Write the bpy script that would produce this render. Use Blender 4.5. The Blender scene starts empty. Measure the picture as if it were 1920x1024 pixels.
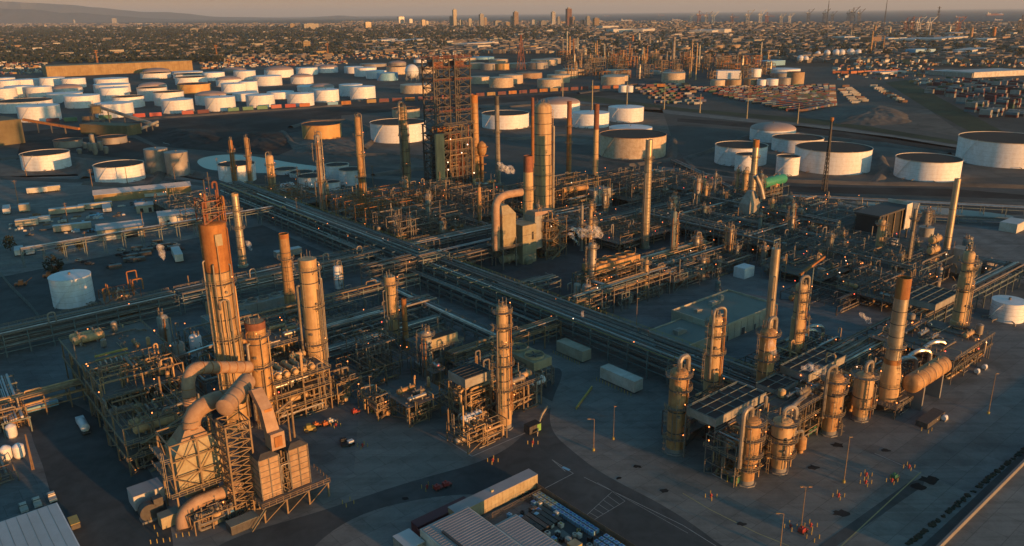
import bpy, math, random
import numpy as np
from mathutils import Vector, Matrix
R=math.radians
scene=bpy.context.scene
COL=scene.collection
# ------------------------------------------------------------------ camera
F=1500.; H=120.; CX,CY=960.,512.
PITCH=R(18.0); ROLL=R(0.65)
fw=np.array([0,math.cos(PITCH),-math.sin(PITCH)]); rt0=np.array([1,0,0.]); up0=np.cross(rt0,fw)
rt=rt0*math.cos(ROLL)-up0*math.sin(ROLL); up=up0*math.cos(ROLL)+rt0*math.sin(ROLL)
cd=bpy.data.cameras.new('camera'); cam=bpy.data.objects.new('camera',cd); COL.objects.link(cam)
cd.sensor_width=36; cd.lens=36*F/1920; cd.clip_start=1; cd.clip_end=200000
cam.matrix_world=Matrix(((rt[0],up[0],-fw[0],0),(rt[1],up[1],-fw[1],0),(rt[2],up[2],-fw[2],H),(0,0,0,1)))
scene.camera=cam
# ------------------------------------------------------------------ sky and sun
SUN_AZ=48.; SUN_EL=3.7      # azimuth from straight behind the camera towards the right
sd=Vector((math.sin(R(SUN_AZ))*math.cos(R(SUN_EL)),-math.cos(R(SUN_AZ))*math.cos(R(SUN_EL)),math.sin(R(SUN_EL))))
w=bpy.data.worlds.new("World"); scene.world=w; w.use_nodes=True
nt=w.node_tree; nt.nodes.clear()
out=nt.nodes.new('ShaderNodeOutputWorld'); bg=nt.nodes.new('ShaderNodeBackground'); sky=nt.nodes.new('ShaderNodeTexSky')
sky.sky_type='NISHITA'; sky.sun_disc=False; sky.sun_elevation=R(SUN_EL); sky.sun_rotation=math.atan2(sd.x,sd.y)
sky.air_density=1.0; sky.dust_density=1.5; sky.ozone_density=3.0
bg.inputs['Strength'].default_value=0.15
tc=nt.nodes.new('ShaderNodeTexCoord'); sx=nt.nodes.new('ShaderNodeSeparateXYZ'); nt.links.new(tc.outputs['Generated'],sx.inputs[0])
cr=nt.nodes.new('ShaderNodeValToRGB'); nt.links.new(sx.outputs['Z'],cr.inputs[0])
cr.color_ramp.elements[0].position=0.0; cr.color_ramp.elements[0].color=(1,1,1,1)
cr.color_ramp.elements[1].position=0.09; cr.color_ramp.elements[1].color=(0,0,0,1)
mx=nt.nodes.new('ShaderNodeMix'); mx.data_type='RGBA'; nt.links.new(cr.outputs[0],mx.inputs[0])
tint=nt.nodes.new('ShaderNodeMix'); tint.data_type='RGBA'; tint.blend_type='MULTIPLY'; tint.inputs[0].default_value=1
nt.links.new(sky.outputs[0],tint.inputs[6]); tint.inputs[7].default_value=(1.08,1.68,1.44,1)
nt.links.new(tint.outputs[2],mx.inputs[6]); mx.inputs[7].default_value=(2.8,1.66,1.06,1)
nt.links.new(mx.outputs[2],bg.inputs[0]); nt.links.new(bg.outputs[0],out.inputs[0])
sl=bpy.data.lights.new('sun','SUN'); sl.energy=5.0; sl.angle=R(0.6); sl.color=(1.0,0.445,0.14)
so=bpy.data.objects.new('sun',sl); COL.objects.link(so); so.rotation_euler=sd.to_track_quat('Z','Y').to_euler()
so.location=(150,-150,200)
scene.view_settings.view_transform='Standard'; scene.view_settings.look='None'; scene.view_settings.exposure=0.55
scene.render.engine='CYCLES'
# ------------------------------------------------------------------ geometry of the place
CA,SA=math.cos(R(40)),math.sin(R(40))
def P(px,py,z=0.):
    d=fw+rt*((px-CX)/F)-up*((py-CY)/F); t=(z-H)/d[2]; return d[0]*t,d[1]*t
def W(u,v,z=0.): return (u*CA-v*SA, u*SA+v*CA, z)
def UV(px,py,z=0.):
    X,Y=P(px,py,z); return X*CA+Y*SA, -X*SA+Y*CA
def zt(X,Y,yt):
    a=np.array([X,Y,-H]); return ((CY-yt)*(a@fw)-F*(a@up))/(F*up[2]-(CY-yt)*fw[2])
def depth(X,Y,z=0): return float(np.array([X,Y,z-H])@fw)
A40=R(40)
# ------------------------------------------------------------------ materials
M={}; KIDS={}
def mat(name,base,rough=.7,metal=0.,base2=None,scale=.5,amt=.5,streak=False,bump=0.,vary=.12,coord='Object',spec=None):
    m=bpy.data.materials.new(name); m.use_nodes=True; n=m.node_tree.nodes; l=m.node_tree.links
    b=n['Principled BSDF']; b.inputs['Roughness'].default_value=rough; b.inputs['Metallic'].default_value=metal
    if spec is not None: b.inputs['Specular IOR Level'].default_value=spec
    t=n.new('ShaderNodeTexCoord'); mp=n.new('ShaderNodeMapping'); l.new(t.outputs[coord],mp.inputs[0])
    if streak: mp.inputs['Scale'].default_value=(1,1,.08)
    nz=n.new('ShaderNodeTexNoise'); nz.inputs['Scale'].default_value=scale; nz.inputs['Detail'].default_value=8; nz.inputs['Roughness'].default_value=.65
    l.new(mp.outputs[0],nz.inputs[0])
    rp=n.new('ShaderNodeValToRGB'); rp.color_ramp.elements[0].position=.5-.25*amt-.05; rp.color_ramp.elements[1].position=.5+.25*amt+.05
    if base2 is None: base2=tuple(c*.6 for c in base)
    rp.color_ramp.elements[0].color=(*base2,1); rp.color_ramp.elements[1].color=(*base,1)
    l.new(nz.outputs[0],rp.inputs[0])
    oi=n.new('ShaderNodeObjectInfo'); mr=n.new('ShaderNodeMapRange'); mr.inputs[3].default_value=1-vary; mr.inputs[4].default_value=1+vary
    l.new(oi.outputs['Random'],mr.inputs[0])
    mu=n.new('ShaderNodeMix'); mu.data_type='RGBA'; mu.blend_type='MULTIPLY'; mu.inputs[0].default_value=1
    if streak:
        n2=n.new('ShaderNodeTexNoise'); n2.inputs['Scale'].default_value=scale*.9; n2.inputs['Detail'].default_value=10; n2.inputs['Roughness'].default_value=.75; l.new(t.outputs[coord],n2.inputs[0])
        r3=n.new('ShaderNodeValToRGB'); r3.color_ramp.elements[0].position=.36; r3.color_ramp.elements[1].position=.6; r3.color_ramp.elements[0].color=(.68,.6,.52,1); r3.color_ramp.elements[1].color=(1,1,1,1); l.new(n2.outputs[0],r3.inputs[0])
        m3=n.new('ShaderNodeMix'); m3.data_type='RGBA'; m3.blend_type='MULTIPLY'; m3.inputs[0].default_value=.9 if base[0]<.65 else .45; l.new(rp.outputs[0],m3.inputs[6]); l.new(r3.outputs[0],m3.inputs[7]); src=m3.outputs[2]
    else: src=rp.outputs[0]
    l.new(src,mu.inputs[6]); l.new(mr.outputs[0],mu.inputs[7]); l.new(mu.outputs[2],b.inputs['Base Color'])
    if bump:
        bp=n.new('ShaderNodeBump'); bp.inputs['Strength'].default_value=bump; bp.inputs['Distance'].default_value=.1
        l.new(nz.outputs[0],bp.inputs['Height']); l.new(bp.outputs[0],b.inputs['Normal'])
    M[name]=m; return m
def emat(name,col,s):
    m=bpy.data.materials.new(name); m.use_nodes=True; b=m.node_tree.nodes['Principled BSDF']
    b.inputs['Base Color'].default_value=(*col,1); b.inputs['Emission Color'].default_value=(*col,1); b.inputs['Emission Strength'].default_value=s
    m.cycles.emission_sampling='NONE'; M[name]=m; return m
mat('steel',(.22,.20,.17),.65,.1,(.09,.06,.045),1.2,.8)
mat('steel_dark',(.09,.085,.08),.7,.1,(.05,.04,.035),1,.8)
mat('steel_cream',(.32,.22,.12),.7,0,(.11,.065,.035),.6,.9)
mat('steel_teal',(.17,.22,.215),.65,0,(.07,.08,.075),.8,.8)
mat('rail',(.34,.27,.16),.65,0,(.2,.14,.08),1,.8)
mat('clad',(.36,.33,.29),.5,.35,(.17,.14,.11),.35,.7,True,vary=.2)
mat('clad_shiny',(.60,.58,.55),.33,.8,(.42,.38,.34),.3,.6,True,vary=.1)
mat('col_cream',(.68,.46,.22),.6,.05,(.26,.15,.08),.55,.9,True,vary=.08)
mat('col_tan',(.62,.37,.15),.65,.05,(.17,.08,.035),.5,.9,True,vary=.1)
mat('col_grey',(.30,.28,.25),.6,.1,(.18,.15,.12),.25,.7,True,vary=.1)
mat('rust',(.55,.24,.06),.8,0,(.20,.07,.025),.4,.8,True)
mat('rust_red',(.30,.11,.06),.8,0,(.15,.06,.035),.5,.8,True)
mat('stack_silver',(.62,.55,.42),.38,.6,(.45,.36,.25),.15,.7,True)
mat('duct',(.45,.30,.19),.75,0,(.22,.12,.07),.35,.9)
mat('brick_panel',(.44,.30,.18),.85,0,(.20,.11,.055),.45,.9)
mat('panel_grey',(.36,.35,.32),.7,0,(.24,.22,.19),.3,.7,True)
mat('panel_sand',(.38,.33,.22),.7,0,(.32,.26,.15),.3,.7,True)
mat('white_paint',(.72,.74,.78),.5,0,(.60,.61,.63),.08,.7,True,vary=.06)
mat('tank_white',(.80,.81,.84),.6,0,(.66,.65,.65),.45,.95,True,vary=.12)
mat('tank_cream',(.60,.50,.38),.6,0,(.44,.34,.24),.4,.8,True,vary=.08)
mat('tank_grey',(.34,.32,.30),.6,.1,(.26,.23,.21),.06,.8,True,vary=.08)
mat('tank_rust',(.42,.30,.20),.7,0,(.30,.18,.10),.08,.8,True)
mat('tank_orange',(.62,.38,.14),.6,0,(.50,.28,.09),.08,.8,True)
mat('roof_dome',(.36,.27,.24),.7,0,(.28,.20,.17),.1,.6)
mat('roof_dark',(.03,.028,.026),.9,0,(.02,.018,.015),.1,.8)
mat('rim_rust',(.30,.15,.08),.8,0,(.15,.07,.04),.3,.8)
mat('concrete',(.22,.21,.20),.9,0,(.15,.14,.135),.12,.8,vary=.05)
mat('wall_beige',(.44,.40,.31),.8,0,(.36,.32,.24),.15,.6,True,vary=.05)
mat('wall_white',(.62,.60,.55),.75,0,(.52,.49,.43),.2,.6,True,vary=.1)
mat('wall_tan',(.40,.28,.13),.85,0,(.30,.20,.09),.1,.6,True,vary=.05)
mat('roof_flat',(.20,.21,.18),.9,0,(.15,.155,.135),.1,.8,vary=.05)
mat('deck',(.17,.155,.14),.8,0,(.09,.075,.06),.5,.9)
mat('dist_roof',(.08,.07,.065),.85,0,(.04,.038,.036),.02,.8,vary=.1)  # roofs darker than walls: the low sun's grazing light is in the colour
mat('dist_wall',(.26,.21,.17),.8,0,(.12,.10,.085),.01,.8,vary=.2)  # dark wall tone stands in for tree shade on many houses
mat('tank_inner',(.02,.013,.01),.9,0,(.01,.007,.006),.1,.8)  # rusty inside; the shadow within the shell is also put into this colour
mat('roof_light',(.50,.50,.51),.6,.1,(.40,.38,.37),.12,.8,vary=.05)
mat('roof_metal',(.40,.34,.33),.55,.2,(.28,.24,.23),.15,.8,vary=.05)
mat('glass',(.03,.035,.04),.15,0,(.02,.02,.02),1,.5)
mat('black',(.02,.02,.022),.6,0,(.012,.012,.012),1,.5)
mat('rubber',(.025,.025,.025),.85)
mat('yellow',(.40,.30,.08),.6,0,(.28,.2,.05),.5,.6)
mat('yellow_pipe',(.42,.33,.07),.6,0,(.28,.21,.06),.3,.8)
mat('red',(.27,.04,.035),.5,0,(.34,.04,.03),.5,.6)
mat('orange',(.34,.11,.04),.6,0,(.45,.12,.03),.5,.6)
mat('green',(.04,.17,.09),.55,0,(.03,.11,.07),.5,.6)
mat('green_vessel',(.035,.17,.10),.5,0,(.04,.27,.15),.4,.6)
mat('blue',(.05,.13,.38),.5,0,(.04,.09,.28),.5,.6)
mat('lightblue',(.20,.42,.58),.5,0,(.16,.33,.47),.5,.6)
mat('maroon',(.13,.035,.04),.7,0,(.10,.03,.035),.5,.6)
mat('wood',(.24,.15,.09),.8)
mat('hall_wall',(.19,.15,.08),.85,0,(.12,.10,.055),.1,.6,True,vary=.05)  # tan darkened so that the hall's unlit look is in its colour
mat('white_line',(.40,.40,.38),.8,0,(.22,.22,.21),.8,.9)
mat('yellow_line',(.42,.36,.16),.8,0,(.25,.21,.10),.8,.9)
mat('lime',(.20,.42,.10),.8,0,(.14,.30,.07),.05,.8)
mat('leaf',(.036,.042,.02),.9,0,(.016,.022,.011),.6,.8,vary=.4)
mat('bark',(.10,.07,.05),.9)
mat('foam',(.6,.55,.5),.7)
emat('lamp_warm',(1.,.25,.06),3.); emat('lamp_white',(1.,.65,.42),3.); emat('lamp_red',(1.,.10,.05),3.)
# ------------------------------------------------------------------ mesh builder
class MB:
    def __init__(s): s.v=[]; s.f=[]; s.m=[]
    def add(s,vs,fs,m=0):
        o=len(s.v); s.v+=[tuple(map(float,p)) for p in vs]; s.f+=[tuple(i+o for i in f) for f in fs]; s.m+=[m]*len(fs); return s
    def box(s,x0,x1,y0,y1,z0,z1,m=0):
        return s.add([(x0,y0,z0),(x1,y0,z0),(x1,y1,z0),(x0,y1,z0),(x0,y0,z1),(x1,y0,z1),(x1,y1,z1),(x0,y1,z1)],
            [(0,3,2,1),(4,5,6,7),(0,1,5,4),(1,2,6,5),(2,3,7,6),(3,0,4,7)],m)
    def hexa(s,b,t,m=0):   # b,t: four bottom, four top points
        return s.add(list(b)+list(t),[(0,3,2,1),(4,5,6,7),(0,1,5,4),(1,2,6,5),(2,3,7,6),(3,0,4,7)],m)
    def bar(s,p,q,w,h=None,m=0):
        p=Vector(p);q=Vector(q);h=h or w; d=(q-p)
        if d.length<1e-4: return s
        d.normalize(); a=Vector((0,0,1)) if abs(d.z)<.95 else Vector((1,0,0))
        x=d.cross(a).normalized()*w/2; y=x.cross(d).normalized()*h/2
        return s.hexa([p-x-y,p+x-y,p+x+y,p-x+y],[q-x-y,q+x-y,q+x+y,q-x+y],m)
    def tube(s,pts,r,n=8,m=0,cap=True):
        pts=[Vector(p) for p in pts]; N=len(pts); rr=r if hasattr(r,'__len__') else [r]*N
        vs=[];fs=[]; ref=None
        for i,p in enumerate(pts):
            if i==0: d=pts[1]-p
            elif i==N-1: d=p-pts[-2]
            else: d=(pts[i+1]-p).normalized()+(p-pts[i-1]).normalized()
            d.normalize()
            if ref is None: ref=Vector((0,0,1)) if abs(d.z)<.9 else Vector((1,0,0))
            x=d.cross(ref)
            if x.length<.05: ref=Vector((0,1,0)) if abs(d.y)<.9 else Vector((1,0,0)); x=d.cross(ref)
            x.normalize(); y=d.cross(x); ref=x.cross(d) if False else ref-d*ref.dot(d)
            k=1.
            if 0<i<N-1:
                c=(pts[i+1]-p).normalized().dot((p-pts[i-1]).normalized()); k=1/max(.5,math.sqrt(max(.02,(1+c)/2)))
            for j in range(n):
                a=2*math.pi*j/n; vs.append(p+(x*math.cos(a)+y*math.sin(a))*rr[i]*(k if n<5 else 1+(k-1)*.5))
        for i in range(N-1):
            for j in range(n):
                k2=(j+1)%n; fs.append((i*n+j,i*n+k2,(i+1)*n+k2,(i+1)*n+j))
        if cap: fs.append(tuple(range(n))[::-1]); fs.append(tuple((N-1)*n+j for j in range(n)))
        return s.add(vs,fs,m)
    def pipe(s,pts,r,n=8,m=0,rb=None):     # tube whose corners are rounded
        pts=[Vector(p) for p in pts]; rb=rb or r*2.2; o=[pts[0]]
        for i in range(1,len(pts)-1):
            a=pts[i-1]-pts[i]; b=pts[i+1]-pts[i]; k=min(rb,a.length*.49,b.length*.49); a.normalize(); b.normalize()
            A=pts[i]+a*k;B=pts[i]+b*k
            for t in (0,.33,.67,1): o.append(A*(1-t)**2+pts[i]*2*t*(1-t)+B*t*t)
        o.append(pts[-1]); return s.tube(o,r,n,m)
    def lathe(s,prof,n=16,c=(0,0,0),ax='z',m=0):
        vs=[];fs=[]; k=len(prof)
        for (r,z) in prof:
            for j in range(n):
                a=2*math.pi*j/n; x,y=r*math.cos(a),r*math.sin(a)
                q=(x,y,z) if ax=='z' else ((z,x,y) if ax=='x' else (y,z,x))
                vs.append((q[0]+c[0],q[1]+c[1],q[2]+c[2]))
        for i in range(k-1):
            for j in range(n):
                j2=(j+1)%n; fs.append((i*n+j,i*n+j2,(i+1)*n+j2,(i+1)*n+j))
        if prof[0][0]>1e-3: fs.append(tuple(range(n))[::-1])
        if prof[-1][0]>1e-3: fs.append(tuple((k-1)*n+j for j in range(n)))
        return s.add(vs,fs,m)
    def cyl(s,x,y,z0,z1,r,n=10,m=0,r2=None): return s.lathe([(r,z0),(r if r2 is None else r2,z1)],n,(x,y,0),'z',m)
    def ring(s,x,y,z,r0,r1,h,n=20,m=0,a0=0,a1=360):
        st=n; full=abs(a1-a0)>=360; vs=[];fs=[]
        for i in range(st+(0 if full else 1)):
            a=R(a0+(a1-a0)*i/st); c_,s_=math.cos(a),math.sin(a)
            vs+=[(x+r0*c_,y+r0*s_,z),(x+r1*c_,y+r1*s_,z),(x+r1*c_,y+r1*s_,z+h),(x+r0*c_,y+r0*s_,z+h)]
        L=st if full else st+1
        for i in range(st):
            j=(i+1)%L
            for q in range(4): fs.append((i*4+q,j*4+q,j*4+(q+1)%4,i*4+(q+1)%4))
        if not full: fs+=[(3,2,1,0),(st*4,st*4+1,st*4+2,st*4+3)]
        return s.add(vs,fs,m)
    def sphere(s,c,r,n=12,k=8,sc=(1,1,1),m=0):
        vs=[(c[0],c[1],c[2]-r*sc[2])];fs=[]
        for i in range(1,k):
            t=math.pi*i/k
            for j in range(n):
                a=2*math.pi*j/n; vs.append((c[0]+r*sc[0]*math.sin(t)*math.cos(a),c[1]+r*sc[1]*math.sin(t)*math.sin(a),c[2]-r*sc[2]*math.cos(t)))
        vs.append((c[0],c[1],c[2]+r*sc[2])); T=len(vs)-1
        for j in range(n):
            j2=(j+1)%n; fs.append((0,1+j2,1+j)); fs.append((T,1+(k-2)*n+j,1+(k-2)*n+j2))
            for i in range(k-2): fs.append((1+i*n+j,1+i*n+j2,1+(i+1)*n+j2,1+(i+1)*n+j))
        return s.add(vs,fs,m)
    def mesh(s,name,mats,ang=35):
        me=bpy.data.meshes.new(name); me.from_pydata(s.v,[],s.f)
        if not isinstance(mats,(list,tuple)): mats=[mats]
        for m_ in mats: me.materials.append(M[m_] if isinstance(m_,str) else m_)
        if len(mats)>1: me.polygons.foreach_set('material_index',s.m)
        if ang:
            me.polygons.foreach_set('use_smooth',[True]*len(s.f)); me.set_sharp_from_angle(angle=R(ang))
        me.update(); return me
    def build(s,name,mats,parent=None,ang=35,loc=None,rz=0):
        o=bpy.data.objects.new(name,s.mesh(name,mats,ang)); COL.objects.link(o)
        if parent is not None: o.parent=parent; KIDS.setdefault(parent,[]).append(o)
        if loc is not None: o.location=loc
        if rz: o.rotation_euler=(0,0,rz)
        return o
def tag(o,label,cat,group=None):
    o['label']=label; o['category']=cat
    if group: o['group']=group
    return o
def thing(name,label,cat,loc,rz=A40,group=None):
    o=bpy.data.objects.new(name,None); o.empty_display_size=1; COL.objects.link(o); o.location=loc; o.rotation_euler=(0,0,rz)
    return tag(o,label,cat,group)
def struct(o,kind='structure'): o['kind']=kind; return o
def copy_tree(src,parent=None,meshes=None):
    c=src.copy(); COL.objects.link(c)
    if parent is not None: c.parent=parent; KIDS.setdefault(parent,[]).append(c)
    for ch in list(KIDS.get(src,[])): copy_tree(ch,c)
    return c
def lampdot(x,y,z,parent,m='lamp_warm',r=.17):
    b=MB(); b.cyl(x,y,z-1.3,z-.2,.05,4,0); b.sphere((x,y,z),r,6,4,m=1)
    return b.build('lamp',['steel',m],parent)
def railing(b,pts,h=1.1,closed=False,step=2.0,w=.07,m=0):
    n=len(pts)
    for i in range(n if closed else n-1):
        p=Vector(pts[i]);q=Vector(pts[(i+1)%n]); L=(q-p).length
        for zz in (.55,1.): b.bar(p+Vector((0,0,h*zz)),q+Vector((0,0,h*zz)),w,w,m)
        k=max(1,int(L/step))
        for j in range(k+1): c=p+(q-p)*(j/k); b.bar(c,c+Vector((0,0,h)),w,w,m)
# ------------------------------------------------------------------ builders of plant equipment (local x = u, local y = v)
def add_platform(t,z,r,a0=0,a1=360,w=1.3,mt='steel',lamps=()):
    b=MB(); b.ring(0,0,z,r,r+w,.14,16,0,a0,a1)
    for k in range(6):
        a=R(a0+(a1-a0)*(k+.5)/6); b.bar((r*math.cos(a),r*math.sin(a),z-1.1),((r+w)*math.cos(a),(r+w)*math.sin(a),z),.12)
    p=b.build('platform',mt,t)
    rb=MB(); n=12; pts=[((r+w)*math.cos(R(a0+(a1-a0)*i/n)),(r+w)*math.sin(R(a0+(a1-a0)*i/n)),z+.1) for i in range(n+(0 if a1-a0>=360 else 1))]
    railing(rb,pts,1.15,a1-a0>=360,2.5,.08); rb.build('railing','rail',p)
    for a in lamps: lampdot((r+w)*math.cos(R(a)),(r+w)*math.sin(R(a)),z+2.,t)
    return p
def add_ladder(t,z0,z1,r,a,off=.5):
    b=MB(); x,y=math.cos(R(a)),math.sin(R(a)); tx,ty=-y,x; rr=r+off
    for s_ in (-.35,.35): b.bar((x*rr+tx*s_,y*rr+ty*s_,z0),(x*rr+tx*s_,y*rr+ty*s_,z1),.09)
    z=z0+1.5
    while z<z1:
        b.ring(x*(rr+.3),y*(rr+.3),z,.36,.44,.08,6); z+=1.8
    return b.build('ladder','rail',t)
def add_side_pipe(t,z0,z1,r,a,pr=.35,top=True,mt='clad',gap=.45):
    """pipe leaving the head of the column, arching over and coming down its side"""
    x,y=math.cos(R(a)),math.sin(R(a)); rr=r+pr+gap
    pts=[(0,0,z1),(0,0,z1+r*.5+pr*2.2),(x*rr,y*rr,z1+r*.5+pr*2.2),(x*rr,y*rr,z0)] if top else [(x*r*.9,y*r*.9,z1),(x*rr,y*rr,z1),(x*rr,y*rr,z0)]
    return MB().pipe(pts,pr,8,rb=max(pr*3,rr*.5) if top else pr*2).build('overhead_pipe' if top else 'riser_pipe',mt,t)
def column(name,label,u,v,h,segs,mt='col_cream',plats=(),pipes=(),ladders=True,dome=True,bands=0,group=None,cat='column',seed=0,skirt=True,vent=True,z0=0,lamps=True,rz=A40):
    """segs: list of (top fraction, radius) from the bottom up"""
    rn=random.Random(seed+int(u*7+v)); t=thing(name,label,cat,W(u,v,z0),rz,group)
    prof=[]; zb=1.5 if skirt else 0; pr=None
    for (f,r) in segs:
        if pr is None: prof.append((r,zb))
        elif abs(pr-r)>.01: prof.append((r,prof[-1][1]+abs(pr-r)*1.2))
        prof.append((r,f*h)); pr=r
    rt_=segs[-1][1]
    if dome:
        prof[-1]=(rt_,h-rt_*.55)
        for k in (30,55,75,90): prof.append((max(.02,rt_*math.cos(R(k))),h-rt_*.55+rt_*.55*math.sin(R(k))))
    b=MB(); b.lathe(prof,20)
    b.build('shell',mt,t)
    if bands:
        bb=MB()
        for k in range(1,bands+1):
            z=h*k/(bands+1); rr=[r for f,r in segs if f*h>=z][0]; bb.ring(0,0,z,rr-.02,rr+.13,.32,20)
        bb.build('band','steel_dark',t)
    if skirt:
        r0=segs[0][1]; b=MB(); b.cyl(0,0,0,1.5,r0*1.0,16,r2=r0*.99); b.cyl(0,0,0,.35,r0*1.3,8); b.build('skirt','concrete',t)
    prev=0.5
    for i,z in enumerate(plats):
        rr=[r for f,r in segs if f*h>=min(z,h*.999)][0]; a0=rn.choice([150,200,260]); full=i==len(plats)-1
        add_platform(t,z,rr,a0 if not full else 0,a0+rn.choice([150,200]) if not full else 360,lamps=((a0+100,) if lamps and (full or i%2==0) else ()))
        if ladders: add_ladder(t,prev,z+1.2,rr+1.3,a0+20,.2)
        prev=z+.2
    for (a,z0_,r_,top) in pipes: add_side_pipe(t,z0_,h if top else z0_+(h-z0_)*.8,rt_ if top else max(r for f,r in segs),a,r_,top)
    if vent and dome:
        b=MB(); b.cyl(0,0,h-.2,h+1.0,.35,8); b.cyl(.5,.4,h-.3,h+2.2,.12,6); b.box(-.5,.5,-.5,.5,h+.8,h+1.1); b.build('top_nozzle','steel',t)
    rmax_=max(r for f,r in segs)
    if rmax_>1.3:
        for k in range(4):
            a=R(rn.uniform(195,345)); rr=rmax_+rn.uniform(.25,.7); z1=h*rn.uniform(.45,1.02); z0_=rn.uniform(.5,h*.25); q=rn.uniform(.09,.2); x,y=math.cos(a),math.sin(a)
            MB().pipe([(x*rr,y*rr,z0_),(x*rr,y*rr,z1),(x*rmax_*.6,y*rmax_*.6,z1)],q,6,rb=.4).build('riser_pipe',rn.choice(['clad','steel','rust','col_cream']),t)
        b=MB()
        for k in range(5):
            a=R(rn.uniform(0,360)); x,y=rt_*.7*math.cos(a),rt_*.7*math.sin(a); b.cyl(x,y,h-rt_*.5,h+rn.uniform(.8,2.6),rn.choice([.08,.12,.2]),6)
        b.build('head_piping','steel',t)
    # manways and nozzles
    for k in range(3):
        z=h*(.25+.22*k); rr=[r for f,r in segs if f*h>=z][0]; a=R(rn.choice([230,250,275,300])); x,y=math.cos(a),math.sin(a)
        MB().tube([(x*rr*.9,y*rr*.9,z),(x*(rr+.55),y*(rr+.55),z)],.42,8).build('manway','steel',t)
    return t
def stack(name,label,u,v,h,r0,r1,mt='stack_silver',cap='rust',capf=.12,bands=5,plats=(),group=None,z0=0,basef=0,seed=0,pipe=False):
    t=thing(name,label,'chimney',W(u,v,z0),A40,group)
    zc=h*(1-capf); rc=r0+(r1-r0)*(1-capf)
    MB().lathe([(r0*1.25,0),(r0*1.25,1.0),(r0,1.2),(rc,zc)],18).build('shell',mt,t)
    b=MB(); b.lathe([(rc+.03,zc),(r1+.03,h),(r1-.18,h),(r1-.3,h-4)],18); b.lathe([(r1-.25,h-3.9),(0.01,h-3.95)],18,m=1); b.build('rim',[cap,'black'],t)
    if basef:
        MB().lathe([(r0*1.32,1),(r0*1.32,h*basef*.8),(r0*1.04,h*basef)],18).build('breeching','duct',t)
    if bands:
        bb=MB()
        for k in range(1,bands+1):
            z=zc*k/(bands+1); rr=r0+(r1-r0)*z/h; bb.ring(0,0,z,rr-.02,rr+.12,.22,18)
        bb.build('band','steel_dark',t)
    prev=1
    for z in plats:
        rr=r0+(r1-r0)*z/h; add_platform(t,z,rr,0,360,1.2); add_ladder(t,prev,z+1,rr,250); prev=z
    if pipe: add_side_pipe(t,1,h*.7,r0,200,.25,False)
    return t
def tank(name,label,u=0,v=0,r=10,h=12,roof='cone',mt='tank_white',group=None,stair=None,loc=None,rim=True,girder=True,small=False,cat='storage tank'):
    loc=loc or W(u,v); t=thing(name,label,cat,loc,math.atan2(-loc[0],loc[1]) if True else 0,group); n=40 if not small else 22
    openr=roof in('open','float')
    b=MB()
    if openr:
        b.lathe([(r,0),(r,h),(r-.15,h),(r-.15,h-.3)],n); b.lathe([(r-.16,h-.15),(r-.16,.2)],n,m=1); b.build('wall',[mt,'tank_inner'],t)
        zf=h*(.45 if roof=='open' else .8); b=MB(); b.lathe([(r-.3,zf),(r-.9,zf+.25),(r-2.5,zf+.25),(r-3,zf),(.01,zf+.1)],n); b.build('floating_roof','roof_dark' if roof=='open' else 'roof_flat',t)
        b=MB(); b.ring(0,0,h-.1,r,r+.55 if not small else r+.3,.3,n); b.build('wind_girder','rim_rust' if mt!='tank_white' else 'tank_cream',t)
        if not small:
            b=MB(); a=R(-60); b.bar((math.cos(a)*(r-.5),math.sin(a)*(r-.5),h+.4),(0,0,zf+.5),.9,.25); b.build('rolling_ladder','steel',t)
    else:
        b.lathe([(r,0),(r,h)],n); b.build('wall',mt,t); b=MB()
        if roof=='cone': b.lathe([(r+.15,h-.1),(r+.15,h+.15),(r*.5,h+r*.035),(.01,h+r*.06)],n)
        elif roof=='dome':
            hd=r*.24; b.lathe([(r+.15,h-.1),(r+.1,h+.15)]+[(r*math.cos(R(k)),h+.15+hd*math.sin(R(k))) for k in (18,36,54,72,89)],n)
        b.build('roof',{'cone':mt,'dome':'roof_dome'}[roof] if mt!='tank_white' or roof=='dome' else 'white_paint',t)
        b=MB(); b.cyl(0,0,h+r*.05,h+(r*.24+1.2 if roof=='dome' else r*.06+.9),.5,8); b.build('vent','steel',t)
    if not small:
        b=MB(); N=16; a0=stair if stair is not None else 210; sp=55*12/max(r,8)*h/14
        pr_=None
        for i in range(N+1):
            a=R(a0+sp*i/N); p=((r+.6)*math.cos(a),(r+.6)*math.sin(a),h*i/N+.1)
            if pr_: b.bar(pr_,p,.5,.12); b.bar((pr_[0],pr_[1],pr_[2]+1),(p[0],p[1],p[2]+1),.05)
            pr_=p
        b.build('stair','panel_grey' if mt!='tank_white' else 'tank_white',t)
        b=MB(); rn=random.Random(int(loc[0]*3+loc[1]))
        for k in range(3):
            a=R(rn.uniform(200,340)); b.tube([((r-.2)*math.cos(a),(r-.2)*math.sin(a),.9),((r+3.)*math.cos(a),(r+3.)*math.sin(a),.9),((r+3.)*math.cos(a),(r+3.)*math.sin(a),.1)],.3,6)
        b.build('outlet_pipe','clad',t)
        b=MB()
        for k in range(1,5):
            z=h*k/5; b.ring(0,0,z,r-.02,r+.035,.06,n)
        b.build('weld_seam','tank_grey',t)
    return t
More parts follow.
